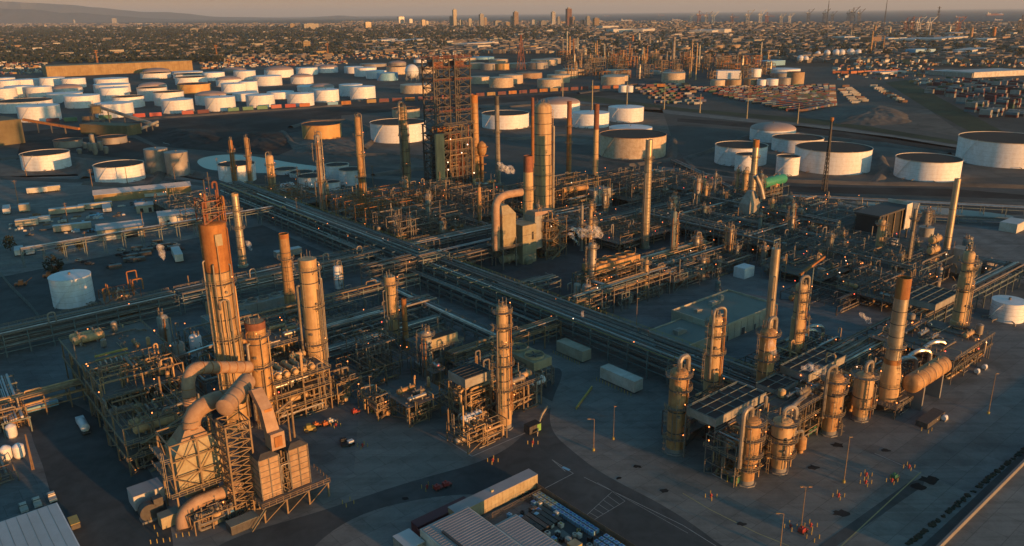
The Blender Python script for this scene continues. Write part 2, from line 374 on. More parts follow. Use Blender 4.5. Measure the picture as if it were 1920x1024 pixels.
def exchanger(parent,x,y,z,L,r,ax='x',mt='clad',nm='exchanger'):
    b=MB(); a=-L/2; prof=[(.01,a-.4*r),(r*.7,a-.3*r),(r,a),(r,a+.15*L),(r*1.2,a+.15*L),(r*1.2,a+.18*L),(r*.95,a+.18*L),(r*.95,-a-.1),(r*1.1,-a-.1),(r*1.1,-a+.1),(r*.6,-a+.4*r),(.01,-a+.45*r)]
    b.lathe(prof,12,(x,y,z),ax); o=b.build(nm,mt,parent)
    s=MB()
    for k in (-.28,.28):
        if ax=='x': s.box(x+k*L-.2,x+k*L+.2,y-r*.8,y+r*.8,z-r-.5,z-r*.6)
        else: s.box(x-r*.8,x+r*.8,y+k*L-.2,y+k*L+.2,z-r-.5,z-r*.6)
    s.build('saddle','concrete',o)
    n=MB()
    for k in (-.3,.25):
        q=(x+k*L,y) if ax=='x' else (x,y+k*L)
        n.tube([(q[0],q[1],z+r*.8),(q[0],q[1],z+r+.7)],r*.32,6)
    n.build('nozzle','clad',o); return o
def hvessel(name,label,u,v,z,L,r,ax='x',mt='col_cream',cat='drum',group=None,legh=None,bands=4):
    t=thing(name,label,cat,W(u,v,0),A40,group)
    prof=[(.01,-L/2-r*.5)]+[(r*math.sin(R(k)),-L/2-r*.5*math.cos(R(k))) for k in (25,50,70,90)]+[(r*math.sin(R(k)),L/2+r*.5*math.cos(R(k))) for k in (90,70,50,25)]+[(.01,L/2+r*.5)]
    MB().lathe(prof,20,(0,0,z),ax).build('shell',mt,t)
    b=MB()
    for k in (-.3,.3):
        if ax=='x': b.box(k*L-.4,k*L+.4,-r*.85,r*.85,0,z-r*.55)
        else: b.box(-r*.85,r*.85,k*L-.4,k*L+.4,0,z-r*.55)
    b.build('saddle','concrete',t)
    if bands:
        b=MB()
        for i in range(bands):
            q=-L/2+L*(i+.5)/bands; b.lathe([(r+.02,q-.1),(r+.07,q-.1),(r+.07,q+.1),(r+.02,q+.1)],20,(0,0,z),ax)
        b.build('band','steel',t)
    for k in (-.35,0,.3):
        q=(k*L,0) if ax=='x' else (0,k*L)
        MB().tube([(q[0],q[1],z+r*.9),(q[0],q[1],z+r+.8)],.3,6).build('nozzle','clad',t)
    return t
def rack(name,label,u0,v0,u1,v1,wd=8,h=9,levels=2,np_=10,seed=1,mt='steel_teal',bay=8,walk=True,group=None,yellow=False,mats=('clad','steel','steel_dark','steel_teal','clad_shiny','col_grey','steel'),rmax=.42,lamps=6,cat='pipe rack',legs=True,cross=True,hump=0):
    """pipe rack from (u0,v0) to (u1,v1); local x runs along it"""
    L=math.hypot(u1-u0,v1-v0); t=thing(name,label,cat,W(u0,v0),A40+math.atan2(v1-v0,u1-u0),group); rn=random.Random(seed)
    nb=max(1,min(95,round(L/bay)))
    for i in range(nb+1):
        x=L*i/nb; b=MB()
        if legs:
            for s_ in (-1,1): b.bar((x,s_*wd/2,0),(x,s_*wd/2,h+.1),.38)
        for k in range(levels):
            z=h-k*2.6; b.bar((x,-wd/2-.4,z-.25),(x,wd/2+.4,z-.25),.3,.42)
        if i%3==1 and cross: b.bar((x,-wd/2,h*.15),(x,wd/2,h-2.8*(levels-1)-.4),.2)
        b.build('frame',mt,t)
    b=MB()
    for s_ in (-1,1):
        for k in range(levels): b.bar((0,s_*wd/2,h-k*2.6-1.2),(L,s_*wd/2,h-k*2.6-1.2),.24,.34)
    b.build('stringer',mt,t)
    for k in range(levels):
        z=h-k*2.6; n=np_ if k==0 else int(np_*.7); y=-wd/2+.5
        for j in range(n):
            r=rn.choice([.12,.16,.2,.25,.3,rmax]) ; y+=r+ (wd-1.)/n*.15; 
            if y+r>wd/2-(1.2 if walk and k==0 else .2): break
            a=0 if rn.random()<.7 else rn.uniform(0,L*.5); c=L if rn.random()<.7 else rn.uniform(L*.55,L)
            zz=z+r
            pts=[(a,y,zz)]
            if rn.random()<.22 and L>30 and k==0:
                m_=rn.uniform(a+5,c-10); hh=rn.uniform(.8,2.) ; pts+=[(m_,y,zz),(m_,y,zz+hh),(m_+rn.uniform(2,5),y,zz+hh)]; pts.append((pts[-1][0],y,zz))
            pts.append((c,y,zz))
            mm='yellow_pipe' if (yellow and k==0 and j==0) else rn.choice(mats)
            MB().pipe(pts,r,7,rb=.5).build('pipe',mm,t); y+=r+(wd-1.)/n*.35*rn.uniform(.4,1.6)
    if walk:
        b=MB(); b.box(0,L,wd/2-1.2,wd/2-.1,h+.02,h+.1); w_=b.build('walkway','steel',t)
        b=MB(); railing(b,[(0,wd/2-.1,h+.1),(L,wd/2-.1,h+.1)],1.1,False,3,.08); b.build('railing','yellow_pipe' if yellow else 'rail',w_)
    for k in range(hump):      # tall expansion loops standing across the rack
        x=L*(k+.7)/(hump+.4); MB().pipe([(x,-wd*.25,h+.3),(x,-wd*.25,h+4.2),(x+2.6,-wd*.25,h+4.2),(x+2.6,-wd*.25,h+.3)],.3,8,rb=1.4).build('expansion_loop','clad',t)
    for k in range(lamps//2): lampdot(rn.uniform(0,L),rn.choice([-1,1])*wd/2,h+rn.choice([1.6,-1,-3]),t,rn.choice(['lamp_warm','lamp_warm','lamp_white']),.18)
    return t
def rand_pipes(t,rn,x0,x1,y0,y1,z0,z1,n,mats=('clad','steel_dark','steel','col_grey','clad_shiny','steel_cream'),rs=(.09,.12,.15,.2,.28,.38)):
    for i in range(n):
        r=rn.choice(rs); X=lambda: rn.uniform(x0,x1); Y=lambda: rn.uniform(y0,y1); Z=lambda: rn.uniform(z0,z1)
        p=[X(),Y(),Z()]; pts=[tuple(p)]; order=rn.choice(['zxz','zyz','xzx','yzy','zxyz','xyzx','x','y','zxz','zyx','yxz','xzyzx','yzxzy','zxyxz'])
        for c in order:
            if c=='x': p[0]=X()
            elif c=='y': p[1]=Y()
            else: p[2]=Z() if rn.random()<.6 else z0
            if (Vector(p)-Vector(pts[-1])).length>r*3: pts.append(tuple(p))
        if len(pts)>1: MB().pipe(pts,r,7).build('pipe',rn.choice(mats),t)
def frame(name,label,u0,u1,v0,v1,zs,nx=2,ny=2,decks=(),mt='steel',seed=0,equip=4,pipes=14,rails=True,cat='steel structure',group=None,lamps=5,post=.26,beam=.26,brace=True,stairs=False,ekind=None,z0=0,pm=('clad','clad','steel','col_grey','steel_cream'),clutter=True,er=(.5,1.3),deckmat='deck'):
    lx,ly=u1-u0,v1-v0; t=thing(name,label,cat,W(u0,v0,z0),A40,group); rn=random.Random(seed*31+7)
    xs=[lx*i/nx for i in range(nx+1)]; ys=[ly*j/ny for j in range(ny+1)]
    for x in xs:
        for y in ys: MB().bar((x,y,0),(x,y,zs[-1]),post).build('post',mt,t)
    for k,z in enumerate(zs):
        b=MB()
        for y in ys: b.bar((0,y,z-beam/2-.02),(lx,y,z-beam/2-.02),beam*.6,beam)
        for x in xs: b.bar((x,0,z-beam/2-.04),(x,ly,z-beam/2-.04),beam*.55,beam)
        for x in np.arange(1.5,lx,2.2): b.bar((x,0,z-.2),(x,ly,z-.2),.12,.2)
        b.build('floor_beams',mt,t)
        if k in decks:
            b=MB(); b.box(-.5,lx+.5,-.5,ly+.5,z,z+.08); d=b.build('deck',deckmat,t)
            if rails:
                b=MB(); railing(b,[(-.5,-.5,z+.1),(lx+.5,-.5,z+.1),(lx+.5,ly+.5,z+.1),(-.5,ly+.5,z+.1)],1.15,True,2.2,.09); b.build('railing','rail' ,d)
    if brace:
        zp=0
        for k,z in enumerate(zs):
            for (p,q) in (((0,0),(xs[1],0)),((xs[-1],0),(xs[-1],ys[1])),((0,ys[-1]),(0,ys[-2]))):
                if rn.random()<.7:
                    MB().bar((*p,zp),(*q,z-.3),.2).build('brace',mt,t)
            zp=z
    for i in range(equip):
        k=rn.randrange(len(zs)); z=(0 if k==0 and rn.random()<.6 else zs[rn.choice(list(decks))] if decks else 0)
        r=rn.uniform(*er); x=rn.uniform(2,max(2.1,lx-2)); y=rn.uniform(1.5,max(1.6,ly-1.5)); q=rn.random()
        if q<.6: exchanger(t,x,y,z+r+.6,min(rn.uniform(4,7),max(lx,ly)*.7),r*.8,'x' if lx>ly else 'y',rn.choice(['clad','col_cream','clad_shiny','col_tan']))
        else:
            hh=rn.uniform(2.5,5); b=MB(); b.lathe([(r*.3,z),(r,z+.6),(r,z+hh-.4),(r*.5,z+hh),(.01,z+hh+.1)],12,(x,y,0)); b.build('vessel',rn.choice(['col_cream','col_grey','clad']),t)
    if clutter and pipes: rand_pipes(t,rn,.3,lx-.3,-.2,ly-.3,.4,zs[-1]+1.4,min(96,int(pipes*1.7)),pm)
    if stairs:
        b=MB(); zp=0
        for k,z in enumerate(zs):
            a,c=(lx*.2,lx*.8) if k%2==0 else (lx*.8,lx*.2); b.bar((a,-1.2,zp),(c,-1.2,z),.9,.2); b.bar((a,-1.65,zp+1),(c,-1.65,z+1),.08); b.box(min(a,c)-1.2 if k%2 else max(a,c),(min(a,c) if k%2 else max(a,c)+1.2),-1.7,0,z-.1,z)
            zp=z
        b.build('stairs','rail',t)
    for i in range(4+int(lx*ly/110)):
        x,y=rn.uniform(0,lx),rn.uniform(0,ly); top=zs[-1]+rn.choice([.8,1.5,2.5,6.])*rn.uniform(.6,1.2); r=rn.choice([.12,.18,.25,.3]); q=rn.random()
        pts=[(x,y,rn.choice([.3,zs[0]])),(x,y,top)]
        if q<.6: pts+=[(x+rn.uniform(-4,4),y,top)] if q<.3 else [(x,y+rn.uniform(-4,4),top)]; pts.append((pts[-1][0],pts[-1][1],top-rn.uniform(1,5)))
        MB().pipe(pts,r,7).build('riser',rn.choice(pm),t)
    for i in range((lamps+1)//2):
        x,y=rn.choice([(0,rn.uniform(0,ly)),(lx,rn.uniform(0,ly)),(rn.uniform(0,lx),0),(rn.uniform(0,lx),ly)])
        lampdot(x,y,rn.choice(zs)+2.2,t,rn.choice(['lamp_warm']*5+['lamp_white','lamp_red']),.19)
    return t
def air_cooler(name,label,u0,u1,v0,v1,z,h=2.2,nf=3,group=None,mt='panel_grey',legs=True,grid=True,z0=0):
    lx,ly=u1-u0,v1-v0; t=thing(name,label,'air cooler',W(u0,v0,z0),A40,group)
    b=MB(); th=.12
    for (a,c,d,e) in ((0,lx,0,th),(0,lx,ly-th,ly),(0,th,th,ly-th),(lx-th,lx,th,ly-th)): b.box(a,c,d,e,z,z+h)
    b.build('casing',mt,t)
    b=MB(); b.box(th,lx-th,th,ly-th,z+h-.5,z+h-.3); b.build('tube_bundle','black',t)
    if grid:
        b=MB(); n=max(2,int(lx/4)); k2=max(2,int(ly/3))
        for i in range(n+1): b.bar((lx*i/n,0,z+h+.08),(lx*i/n,ly,z+h+.08),.22,.16)
        for j in range(k2+1): b.bar((0,ly*j/k2,z+h+.26),(lx,ly*j/k2,z+h+.26),.16,.18)
        b.build('top_grid','steel_teal',t)
    for i in range(nf):
        x=lx*(i+.5)/nf; b=MB(); r=min(ly*.38,lx/nf*.42); b.ring(x,ly/2,z-1.0,r-.08,r,1.0,16); b.cyl(x,ly/2,z-.9,z-.2,.3,8)
        for a in range(0,360,60): b.bar((x,ly/2,z-.5),(x+r*.9*math.cos(R(a)),ly/2+r*.9*math.sin(R(a)),z-.5),.4,.06)
        b.build('fan','steel',t)
    if legs:
        for x in (0,lx*.5,lx):
            for y in (0,ly): MB().bar((x,y,0),(x,y,z),.35).build('leg','steel',t)
    return t
def fan_top(name,label,u0,u1,v0,v1,z,h,n,group=None,mt='panel_grey',nl=1):
    """cooler box with round fan shrouds on top"""
    lx,ly=u1-u0,v1-v0; t=thing(name,label,'cooling unit',W(u0,v0),A40,group)
    b=MB(); b.box(0,lx,0,ly,z,z+h); b.build('casing',mt,t)
    b=MB()
    for i in range(4):
        for j in range(2): b.bar((lx*i/3,ly*j,0),(lx*i/3,ly*j,z),.35)
    b.build('leg','steel',t)
    for i in range(n):
        for j in range(nl):
            x=lx*(i+.5)/n; y=ly*(j+.5)/nl; r=min(lx/n,ly/nl)*.42; f=MB(); f.ring(x,y,z+h,r-.1,r,.9,18); f.build('fan_shroud',mt,t)
            b=MB(); b.cyl(x,y,z+h+.2,z+h+.6,r*.18,8)
            for a in range(0,360,60): b.bar((x,y,z+h+.45),(x+r*.92*math.cos(R(a)),y+r*.92*math.sin(R(a)),z+h+.45),.45,.06)
            b.build('fan','steel_dark',t)
    return t
def building(name,label,u0,u1,v0,v1,h,wall='wall_beige',roof='roof_flat',parapet=.5,gable=0,doors=(),wins=(),units=(),cat='building',group=None,loc=None,rz=A40,panels=0):
    lx,ly=u1-u0,v1-v0; t=thing(name,label,cat,loc or W(u0,v0),rz,group); b=MB()
    if gable:
        b.add([(0,0,0),(lx,0,0),(lx,ly,0),(0,ly,0),(0,0,h),(lx,0,h),(lx,ly,h),(0,ly,h),(0,ly/2,h+gable),(lx,ly/2,h+gable)],
              [(0,3,2,1),(0,1,5,4),(2,3,7,6),(1,2,6,9,5),(3,0,4,8,7),(4,5,9,8),(6,7,8,9)])
        b.build('wall',wall,t,ang=0); r_=MB(); e=.5
        for s_ in (0,1):
            y0,y1=(-e,ly/2) if s_==0 else (ly+e,ly/2); z0=h-e*gable/(ly/2)+.05
            r_.hexa([(-e,y0,z0),(lx+e,y0,z0),(lx+e,y1,h+gable+.05),(-e,y1,h+gable+.05)],[(-e,y0,z0+.18),(lx+e,y0,z0+.18),(lx+e,y1,h+gable+.23),(-e,y1,h+gable+.23)])
        r_.build('roof',roof,t,ang=0)
    else:
        b.box(0,lx,0,ly,0,h); b.build('wall',wall,t,ang=0)
        r_=MB(); r_.box(.3,lx-.3,.3,ly-.3,h+.0+.004,h+.12); r_.build('roof',roof,t,ang=0)
        if parapet:
            p=MB()
            for (a,c,d,e) in ((-.05,lx+.05,-.05,.3),(-.05,lx+.05,ly-.3,ly+.05),(-.05,.3,.3,ly-.3),(lx-.3,lx+.05,.3,ly-.3)): p.box(a,c,d,e,h+.004,h+parapet)
            p.build('parapet',wall,t,ang=0)
    def panel(nm,face,a,z,w_,hh,m,fr='wall_white'):
        o=MB(); f=MB(); d=.06
        def bx(B,a0,a1,z0,z1,o0,o1):
            if face=='-y': B.box(a0,a1,-o1,-o0,z0,z1)
            elif face=='-x': B.box(-o1,-o0,a0,a1,z0,z1)
            elif face=='+x': B.box(lx+o0,lx+o1,a0,a1,z0,z1)
        bx(o,a-w_/2,a+w_/2,z,z+hh,.01,.05); q=o.build(nm,m,t,ang=0)
        bx(f,a-w_/2-.12,a+w_/2+.12,z+hh,z+hh+.12,.01,.1); bx(f,a-w_/2-.12,a-w_/2,z,z+hh,.01,.1); bx(f,a+w_/2,a+w_/2+.12,z,z+hh,.01,.1); f.build('frame',fr,q,ang=0)
    for d_ in doors: panel('door',*d_)
    for d_ in wins: panel('window',*d_)
    for (x,y,a,c,hh) in units:
        b=MB(); b.box(x,x+a,y,y+c,h+.13,h+.13+hh); b.cyl(x+a*.5,y+c*.5,h+.13+hh,h+.3+hh,min(a,c)*.3,10); b.box(x+a,x+a+c*.6,y+.2,y+c*.5,h+.13,h+.13+hh*.6); b.build('rooftop_unit','panel_grey',t)
    if panels:
        b=MB()
        for i in range(1,panels): b.box(lx*i/panels-.06,lx*i/panels+.06,-.05,-.004,.1,h-.1)
        b.build('wall_joint','steel_dark',t)
    return t
def trailer(name,label,u0,u1,v0,v1,h,z=1.,mt='wall_white',roof='roof_metal',cat='trailer',group=None,wheels=True,loc=None,rz=A40,door=True):
    lx,ly=u1-u0,v1-v0; t=thing(name,label,cat,loc or W(u0,v0),rz,group)
    b=MB(); b.box(0,lx,0,ly,z,z+h); b.build('body',mt,t,ang=0)
    b=MB(); b.box(-.06,lx+.06,-.06,ly+.06,z+h+.004,z+h+.12); b.build('roof',roof,t,ang=0)
    b=MB()
    n=int(max(lx,ly)/1.2)
    for i in range(1,n):
        if lx>ly: b.box(lx*i/n-.04,lx*i/n+.04,-.05,-.004,z+.1,z+h-.1)
        else: b.box(-.05,-.004,ly*i/n-.04,ly*i/n+.04,z+.1,z+h-.1)
    b.build('rib',mt,t,ang=0)
    if wheels:
        for k in (.12,.2,.8,.88):
            for s_ in (0,1):
                x,y=(lx*k,ly*s_) if lx>ly else (lx*s_,ly*k); b=MB(); b.lathe([(.01,-.15),(.5,-.15),(.5,.15),(.01,.15)],12,(x,y,.5),'y' if lx>ly else 'x'); b.build('wheel','rubber',t)
    b=MB(); b.box(.2,lx-.2,.2,ly-.2,z-.25,z-.004); b.build('chassis','steel_dark',t)
    if door:
        b=MB(); b.box(lx+.01 if lx>ly else lx*.1,lx+.05 if lx>ly else lx*.9,ly*.1 if lx>ly else -.05,ly*.9 if lx>ly else -.01,z+.1,z+h-.2); b.build('door',mt,t,ang=0)
    return t
def lamp_post(name,label,loc,h,rz=0,arm=1.2,head='single',group=None,lit='lamp_warm'):
    t=thing(name,label,'lamp post',loc,rz,group)
    b=MB(); b.cyl(0,0,.6,h,.13,8,r2=.08); b.build('pole','steel_cream',t)
    b=MB(); b.cyl(0,0,0,.8,.38,10); b.build('base','yellow_pipe',t)
    for s_ in ((1,) if head=='single' else (1,-1)):
        b=MB(); b.tube([(0,0,h-.1),(s_*arm,0,h+.15)],.07,6); b.build('arm','steel_cream',t)
        b=MB(); b.box(s_*arm-.45,s_*arm+.45,-.22,.22,h+.02,h+.24); hd=b.build('lamp_head','steel_cream',t)
        b=MB(); b.box(s_*arm-.3,s_*arm+.3,-.16,.16,h-.03,h+.015); b.build('lens',lit,hd)
    return t
def hydrant(name,label,loc,group):
    t=thing(name,label,'fire hydrant',loc,0,group)
    b=MB(); b.cyl(0,0,0,1.0,.22,10); b.sphere((0,0,1.0),.26,10,6); b.build('body','red',t)
    b=MB(); b.tube([(-.45,0,.7),(.45,0,.7)],.13,8); b.tube([(0,-.4,.7),(0,0,.7)],.13,8); b.build('outlet','red',t); return t
def bollard(label,loc,group,src=[None]):
    if src[0] is None:
        b=MB(); b.cyl(0,0,0,1.1,.11,8); b.sphere((0,0,1.1),.11,8,4); o=b.build('bollard','yellow'); src[0]=o
    else: o=src[0].copy(); COL.objects.link(o)
    o.location=loc; return tag(o,label,'bollard',group)
def bent_duct(t,pts,r,mt='duct',name='duct',n=16,bands=True):
    MB().pipe(pts,r,n,rb=r*1.3).build(name,mt,t)
    b=MB(); q=[Vector(p) for p in pts]
    for i,(a,c) in enumerate(zip(q,q[1:])):
        L=(c-a).length; s0=r*1.35 if i else .3; s1=L-(r*1.35 if i<len(q)-2 else .3); d=(c-a).normalized(); k=max(1,int((s1-s0)/2.6))
        if s1<=s0: continue
        for j in range(k+1): p=a+d*(s0+(s1-s0)*j/k); b.tube([p-d*.09,p+d*.09],r+.1,n)
    if b.v: b.build('flange','rust' if mt=='duct' else 'steel',t)
# ------------------------------------------------------------------ setting: ground, water, roads
def sheet(name,pts,z,m,kind='structure',sub=None,sm=0):
    for _ in range(sm): pts=[q for a,c in zip(pts,list(pts[1:])+[pts[0]]) for q in ((a[0]*.75+c[0]*.25,a[1]*.75+c[1]*.25),(a[0]*.25+c[0]*.75,a[1]*.25+c[1]*.75))]
    b=MB(); b.add([(x,y,z) for x,y in pts],[tuple(range(len(pts)))]); o=b.build(name,m,ang=0); o['kind']=kind
    me=o.data
    if me.polygons[0].normal.z<0: me.flip_normals()
    return o
def pxs(l,z=0): return [P(x,y,z) for x,y in l]
def uvs(l): return [W(u,v)[:2] for u,v in l]
def gmat(name,cols,scales,rough=.95,bump=0):
    m=bpy.data.materials.new(name); m.use_nodes=True; n=m.node_tree.nodes; l=m.node_tree.links; b=n['Principled BSDF']; b.inputs['Roughness'].default_value=rough; b.inputs['Specular IOR Level'].default_value=.25
    t=n.new('ShaderNodeTexCoord'); prev=None
    for i,(c0,c1,s,lo,hi) in enumerate(scales):
        nz=n.new('ShaderNodeTexNoise'); nz.inputs['Scale'].default_value=s; nz.inputs['Detail'].default_value=6; nz.inputs['Roughness'].default_value=.6; nz.inputs['Distortion'].default_value=.6
        l.new(t.outputs['Object'],nz.inputs[0]); rp=n.new('ShaderNodeValToRGB'); rp.color_ramp.elements[0].position=lo; rp.color_ramp.elements[1].position=hi
        rp.color_ramp.elements[0].color=(*c0,1); rp.color_ramp.elements[1].color=(*c1,1); l.new(nz.outputs[0],rp.inputs[0])
        if prev is None: prev=rp.outputs[0]
        else:
            mx=n.new('ShaderNodeMix'); mx.data_type='RGBA'; mx.blend_type='MULTIPLY'; mx.inputs[0].default_value=1; l.new(prev,mx.inputs[6]); l.new(rp.outputs[0],mx.inputs[7]); prev=mx.outputs[2]
    if name in('slab','asphalt'):
        mp=n.new('ShaderNodeMapping'); mp.inputs['Rotation'].default_value=(0,0,R(-40)); l.new(t.outputs['Object'],mp.inputs[0])
        bk=n.new('ShaderNodeTexBrick'); bk.inputs['Scale'].default_value=1.; bk.inputs['Brick Width'].default_value=9.; bk.inputs['Row Height'].default_value=6.; bk.inputs['Mortar Size'].default_value=.09; bk.inputs['Mortar Smooth'].default_value=.4
        bk.inputs['Color1'].default_value=(1,1,1,1); bk.inputs['Color2'].default_value=(.84,.84,.84,1); bk.inputs['Mortar'].default_value=(.62,.62,.62,1); l.new(mp.outputs[0],bk.inputs[0])
        m2=n.new('ShaderNodeMapping'); m2.inputs['Rotation'].default_value=(0,0,R(-40)); m2.inputs['Scale'].default_value=(.012,.35,1); l.new(t.outputs['Object'],m2.inputs[0])
        ns=n.new('ShaderNodeTexNoise'); ns.inputs['Scale'].default_value=1.; ns.inputs['Detail'].default_value=5; ns.inputs['Distortion'].default_value=1.2; l.new(m2.outputs[0],ns.inputs[0])
        r2=n.new('ShaderNodeValToRGB'); r2.color_ramp.elements[0].position=.42; r2.color_ramp.elements[1].position=.52; r2.color_ramp.elements[0].color=(.86,.86,.86,1); l.new(ns.outputs[0],r2.inputs[0])
        for q in (bk.outputs[0],r2.outputs[0]):
            mx=n.new('ShaderNodeMix'); mx.data_type='RGBA'; mx.blend_type='MULTIPLY'; mx.inputs[0].default_value=1; l.new(prev,mx.inputs[6]); l.new(q,mx.inputs[7]); prev=mx.outputs[2]
    l.new(prev,b.inputs['Base Color']); M[name]=m; return m
one=(1,1,1)
gmat('dirt',0,[((.075,.074,.07),(.135,.13,.12),.004,.35,.65),((.6,.6,.6),one,.03,.3,.7),((.75,.75,.75),one,.3,.3,.7)])
gmat('cityground',0,[((.028,.026,.02),(.07,.055,.042),.002,.35,.65),((.4,.45,.4),one,.012,.4,.6)])
gmat('asphalt',0,[((.17,.172,.17),(.24,.24,.232),.02,.35,.65),((.62,.62,.62),one,.12,.25,.6),((.85,.85,.85),one,1.5,.3,.7)])
gmat('asphalt_dark',0,[((.055,.06,.061),(.092,.097,.098),.03,.35,.65),((.7,.7,.7),one,.2,.3,.6)])
gmat('slab',0,[((.18,.177,.165),(.25,.243,.225),.03,.35,.65),((.72,.72,.72),one,.15,.25,.55),((.85,.85,.85),one,1.2,.3,.7)])
gmat('coal',0,[((.012,.012,.013),(.06,.055,.052),.02,.4,.7),((.6,.6,.6),one,.1,.3,.6)])
gmat('soil',0,[((.10,.09,.08),(.17,.15,.13),.01,.35,.65),((.6,.6,.6),one,.08,.3,.6)])
gmat('grassy',0,[((.02,.035,.018),(.06,.075,.035),.01,.35,.65),((.6,.6,.6),one,.1,.3,.6)])
mw=bpy.data.materials.new('sea_water'); mw.use_nodes=True; b_=mw.node_tree.nodes['Principled BSDF']; b_.inputs['Base Color'].default_value=(.035,.06,.08,1); b_.inputs['Roughness'].default_value=.7; b_.inputs['Specular IOR Level'].default_value=.15; M['sea_water']=mw
nz=mw.node_tree.nodes.new('ShaderNodeTexNoise'); nz.inputs['Scale'].default_value=.02; bp=mw.node_tree.nodes.new('ShaderNodeBump'); bp.inputs['Strength'].default_value=1.; bp.inputs['Distance'].default_value=6
t_=mw.node_tree.nodes.new('ShaderNodeTexCoord'); mw.node_tree.links.new(t_.outputs['Object'],nz.inputs[0]); mw.node_tree.links.new(nz.outputs[0],bp.inputs['Height']); mw.node_tree.links.new(bp.outputs[0],b_.inputs['Normal'])
mw=bpy.data.materials.new('pond_water'); mw.use_nodes=True; b_=mw.node_tree.nodes['Principled BSDF']; b_.inputs['Base Color'].default_value=(.10,.14,.15,1); b_.inputs['Roughness'].default_value=.3; b_.inputs['Specular IOR Level'].default_value=.3; M['pond_water']=mw
G=sheet('ground',[(-90000,-3000),(90000,-3000),(90000,90000),(-90000,90000)],-.02,'cityground')
sheet('refinery_ground',pxs([(-1500,1500),(3400,1500),(2600,150),(1900,128),(640,118),(0,128),(-700,150)]),.0,'dirt')
# sea
def far(px,d=88000):
    x,y=P(px,60); L=math.hypot(x,y); return x/L*d,y/L*d
sheet('sea',pxs([(560,33.5),(760,36),(1000,37),(1150,40.5),(1280,43),(1420,41),(1560,44),(1700,50),(1820,52),(1920,56),(2300,62)],0)+[far(2300),far(1900),far(1500),far(1100),far(700),far(400)],.05,'sea_water')
# mountains on the left horizon
def ridge(name,pts,D,dd,seed):
    rn=np.random.RandomState(seed); b=MB(); xs=np.interp(np.arange(-300,900,12.),[p[0] for p in pts],[p[0] for p in pts]); vs=[];n=len(xs); fs=[]
    xs=np.arange(-300,900,12.); ys=np.interp(xs,[p[0] for p in pts],[p[1] for p in pts])
    nzv=sum(np.interp(xs,np.arange(-400,1000,s),rn.uniform(-1,1,len(np.arange(-400,1000,s))))*a for s,a in((90,2.2),(40,1.2),(18,.6)))
    hy=24.6+(960-xs)*.0113
    for i,(x,y,q) in enumerate(zip(xs,ys,nzv)):
        hh=max(2.,(hy[i]-(y+q*min(1,(hy[i]-y)/8)))/1500*D*1.12); fx,fy=far(x,D)
        for k,(dz,hz) in enumerate(((-.5*dd,0),(-.2*dd,.55),(0,1.),(.5*dd,0))):
            s=(D+dz+rn.uniform(-.05,.05)*dd)/D; vs.append((fx*s,fy*s,hh*hz*rn.uniform(.9,1.05) if k!=2 else hh))
    for i in range(n-1):
        for k in range(3): fs.append((i*4+k,(i+1)*4+k,(i+1)*4+k+1,i*4+k+1))
    b.add(vs,fs); o=b.build(name,'soil'); o['kind']='structure'; return o
ridge('mountains',[(-300,2),(0,6),(60,9),(140,12),(260,20),(420,27),(560,29),(640,24),(720,29),(900,34)],35000,5000,3)
ridge('hills',[(-300,14),(0,17),(90,19),(200,24),(330,29),(640,33),(900,36)],27000,3000,8)
# refinery ground surfaces (sheets 4 mm and more above one another)
sheet('plant_pavement',uvs([(-60,60),(560,60),(560,150),(470,215),(430,340),(350,470),(200,560),(60,560),(-60,420)]),.006,'asphalt')
sheet('asphalt_yard',uvs([(206,60),(-30,60),(-30,170),(90,176),(130,240),(172,200),(206,200)]),.012,'slab')
sheet('asphalt_road',pxs([(1062,690),(1030,760),(1032,810),(1078,850),(1130,890),(1270,960),(1400,1060),(1760,1200),(1300,1200),(1200,1090),(1060,1000),(985,930),(830,925),(640,970),(520,1100),(300,1100),(420,1010),(600,960),(760,905),(930,860),(1000,800),(1010,740),(1020,690)]),.018,'asphalt_dark',sm=3)
sheet('road_left',pxs([(95,740),(190,780),(300,900),(330,1024),(330,1300),(120,1300),(110,950),(40,770)]),.02,'asphalt_dark',sm=2)
sheet('road_right',uvs([(150,30),(176,30),(520,62),(520,76),(300,76)]),.02,'asphalt_dark')
sheet('center_pad',uvs([(119.5,162),(144.5,162),(160,170),(160,196),(119.5,212)]),.03,'slab')
sheet('dark_pavement_behind_rack',uvs([(20,346),(186,346),(186,455),(20,455)]),.02,'asphalt_dark')
sheet('unit_pavement',uvs([(208,160),(420,160),(420,330),(208,330)]),.024,'asphalt_dark')
sheet('admin_yard',uvs([(208,130),(330,130),(380,200),(300,232),(208,225)]),.03,'asphalt')
sheet('perimeter_road',pxs([(0,508),(300,450),(410,430),(415,436),(300,460),(0,520)],0),.03,'slab')
sheet('back_road',pxs([(-20,410),(60,380),(300,345),(410,350),(420,360),(300,356),(60,392),(-20,426)]),.03,'slab')
sheet('coal_yard',pxs([(250,250),(300,232),(560,212),(640,215),(640,235),(540,250),(560,275),(520,292),(420,285),(300,275)]),.03,'coal')
sheet('coal_yard',pxs([(40,262),(250,258),(300,280),(260,300),(120,285),(30,300)]),.03,'coal')
sheet('rail_bed',pxs([(-20,252),(300,225),(700,198),(1100,172),(1420,160),(1420,166),(1100,181),(700,212),(300,243),(-20,275)]),.035,'coal')
sheet('pond',pxs([(365,300),(400,291),(450,289),(500,297),(560,308),(600,312),(590,322),(520,326),(420,322),(380,316)]),.05,'pond_water',sm=3)
for l in ([(345,257),(365,254),(392,255),(388,259),(360,260)],[(305,268),(325,262),(335,266),(318,271)]): sheet('puddle',pxs(l),.05,'pond_water')
sheet('pond',pxs([(1560,380),(1600,377),(1690,383),(1900,402),(1900,412),(1690,396),(1590,392)]),.05,'pond_water',sm=2)
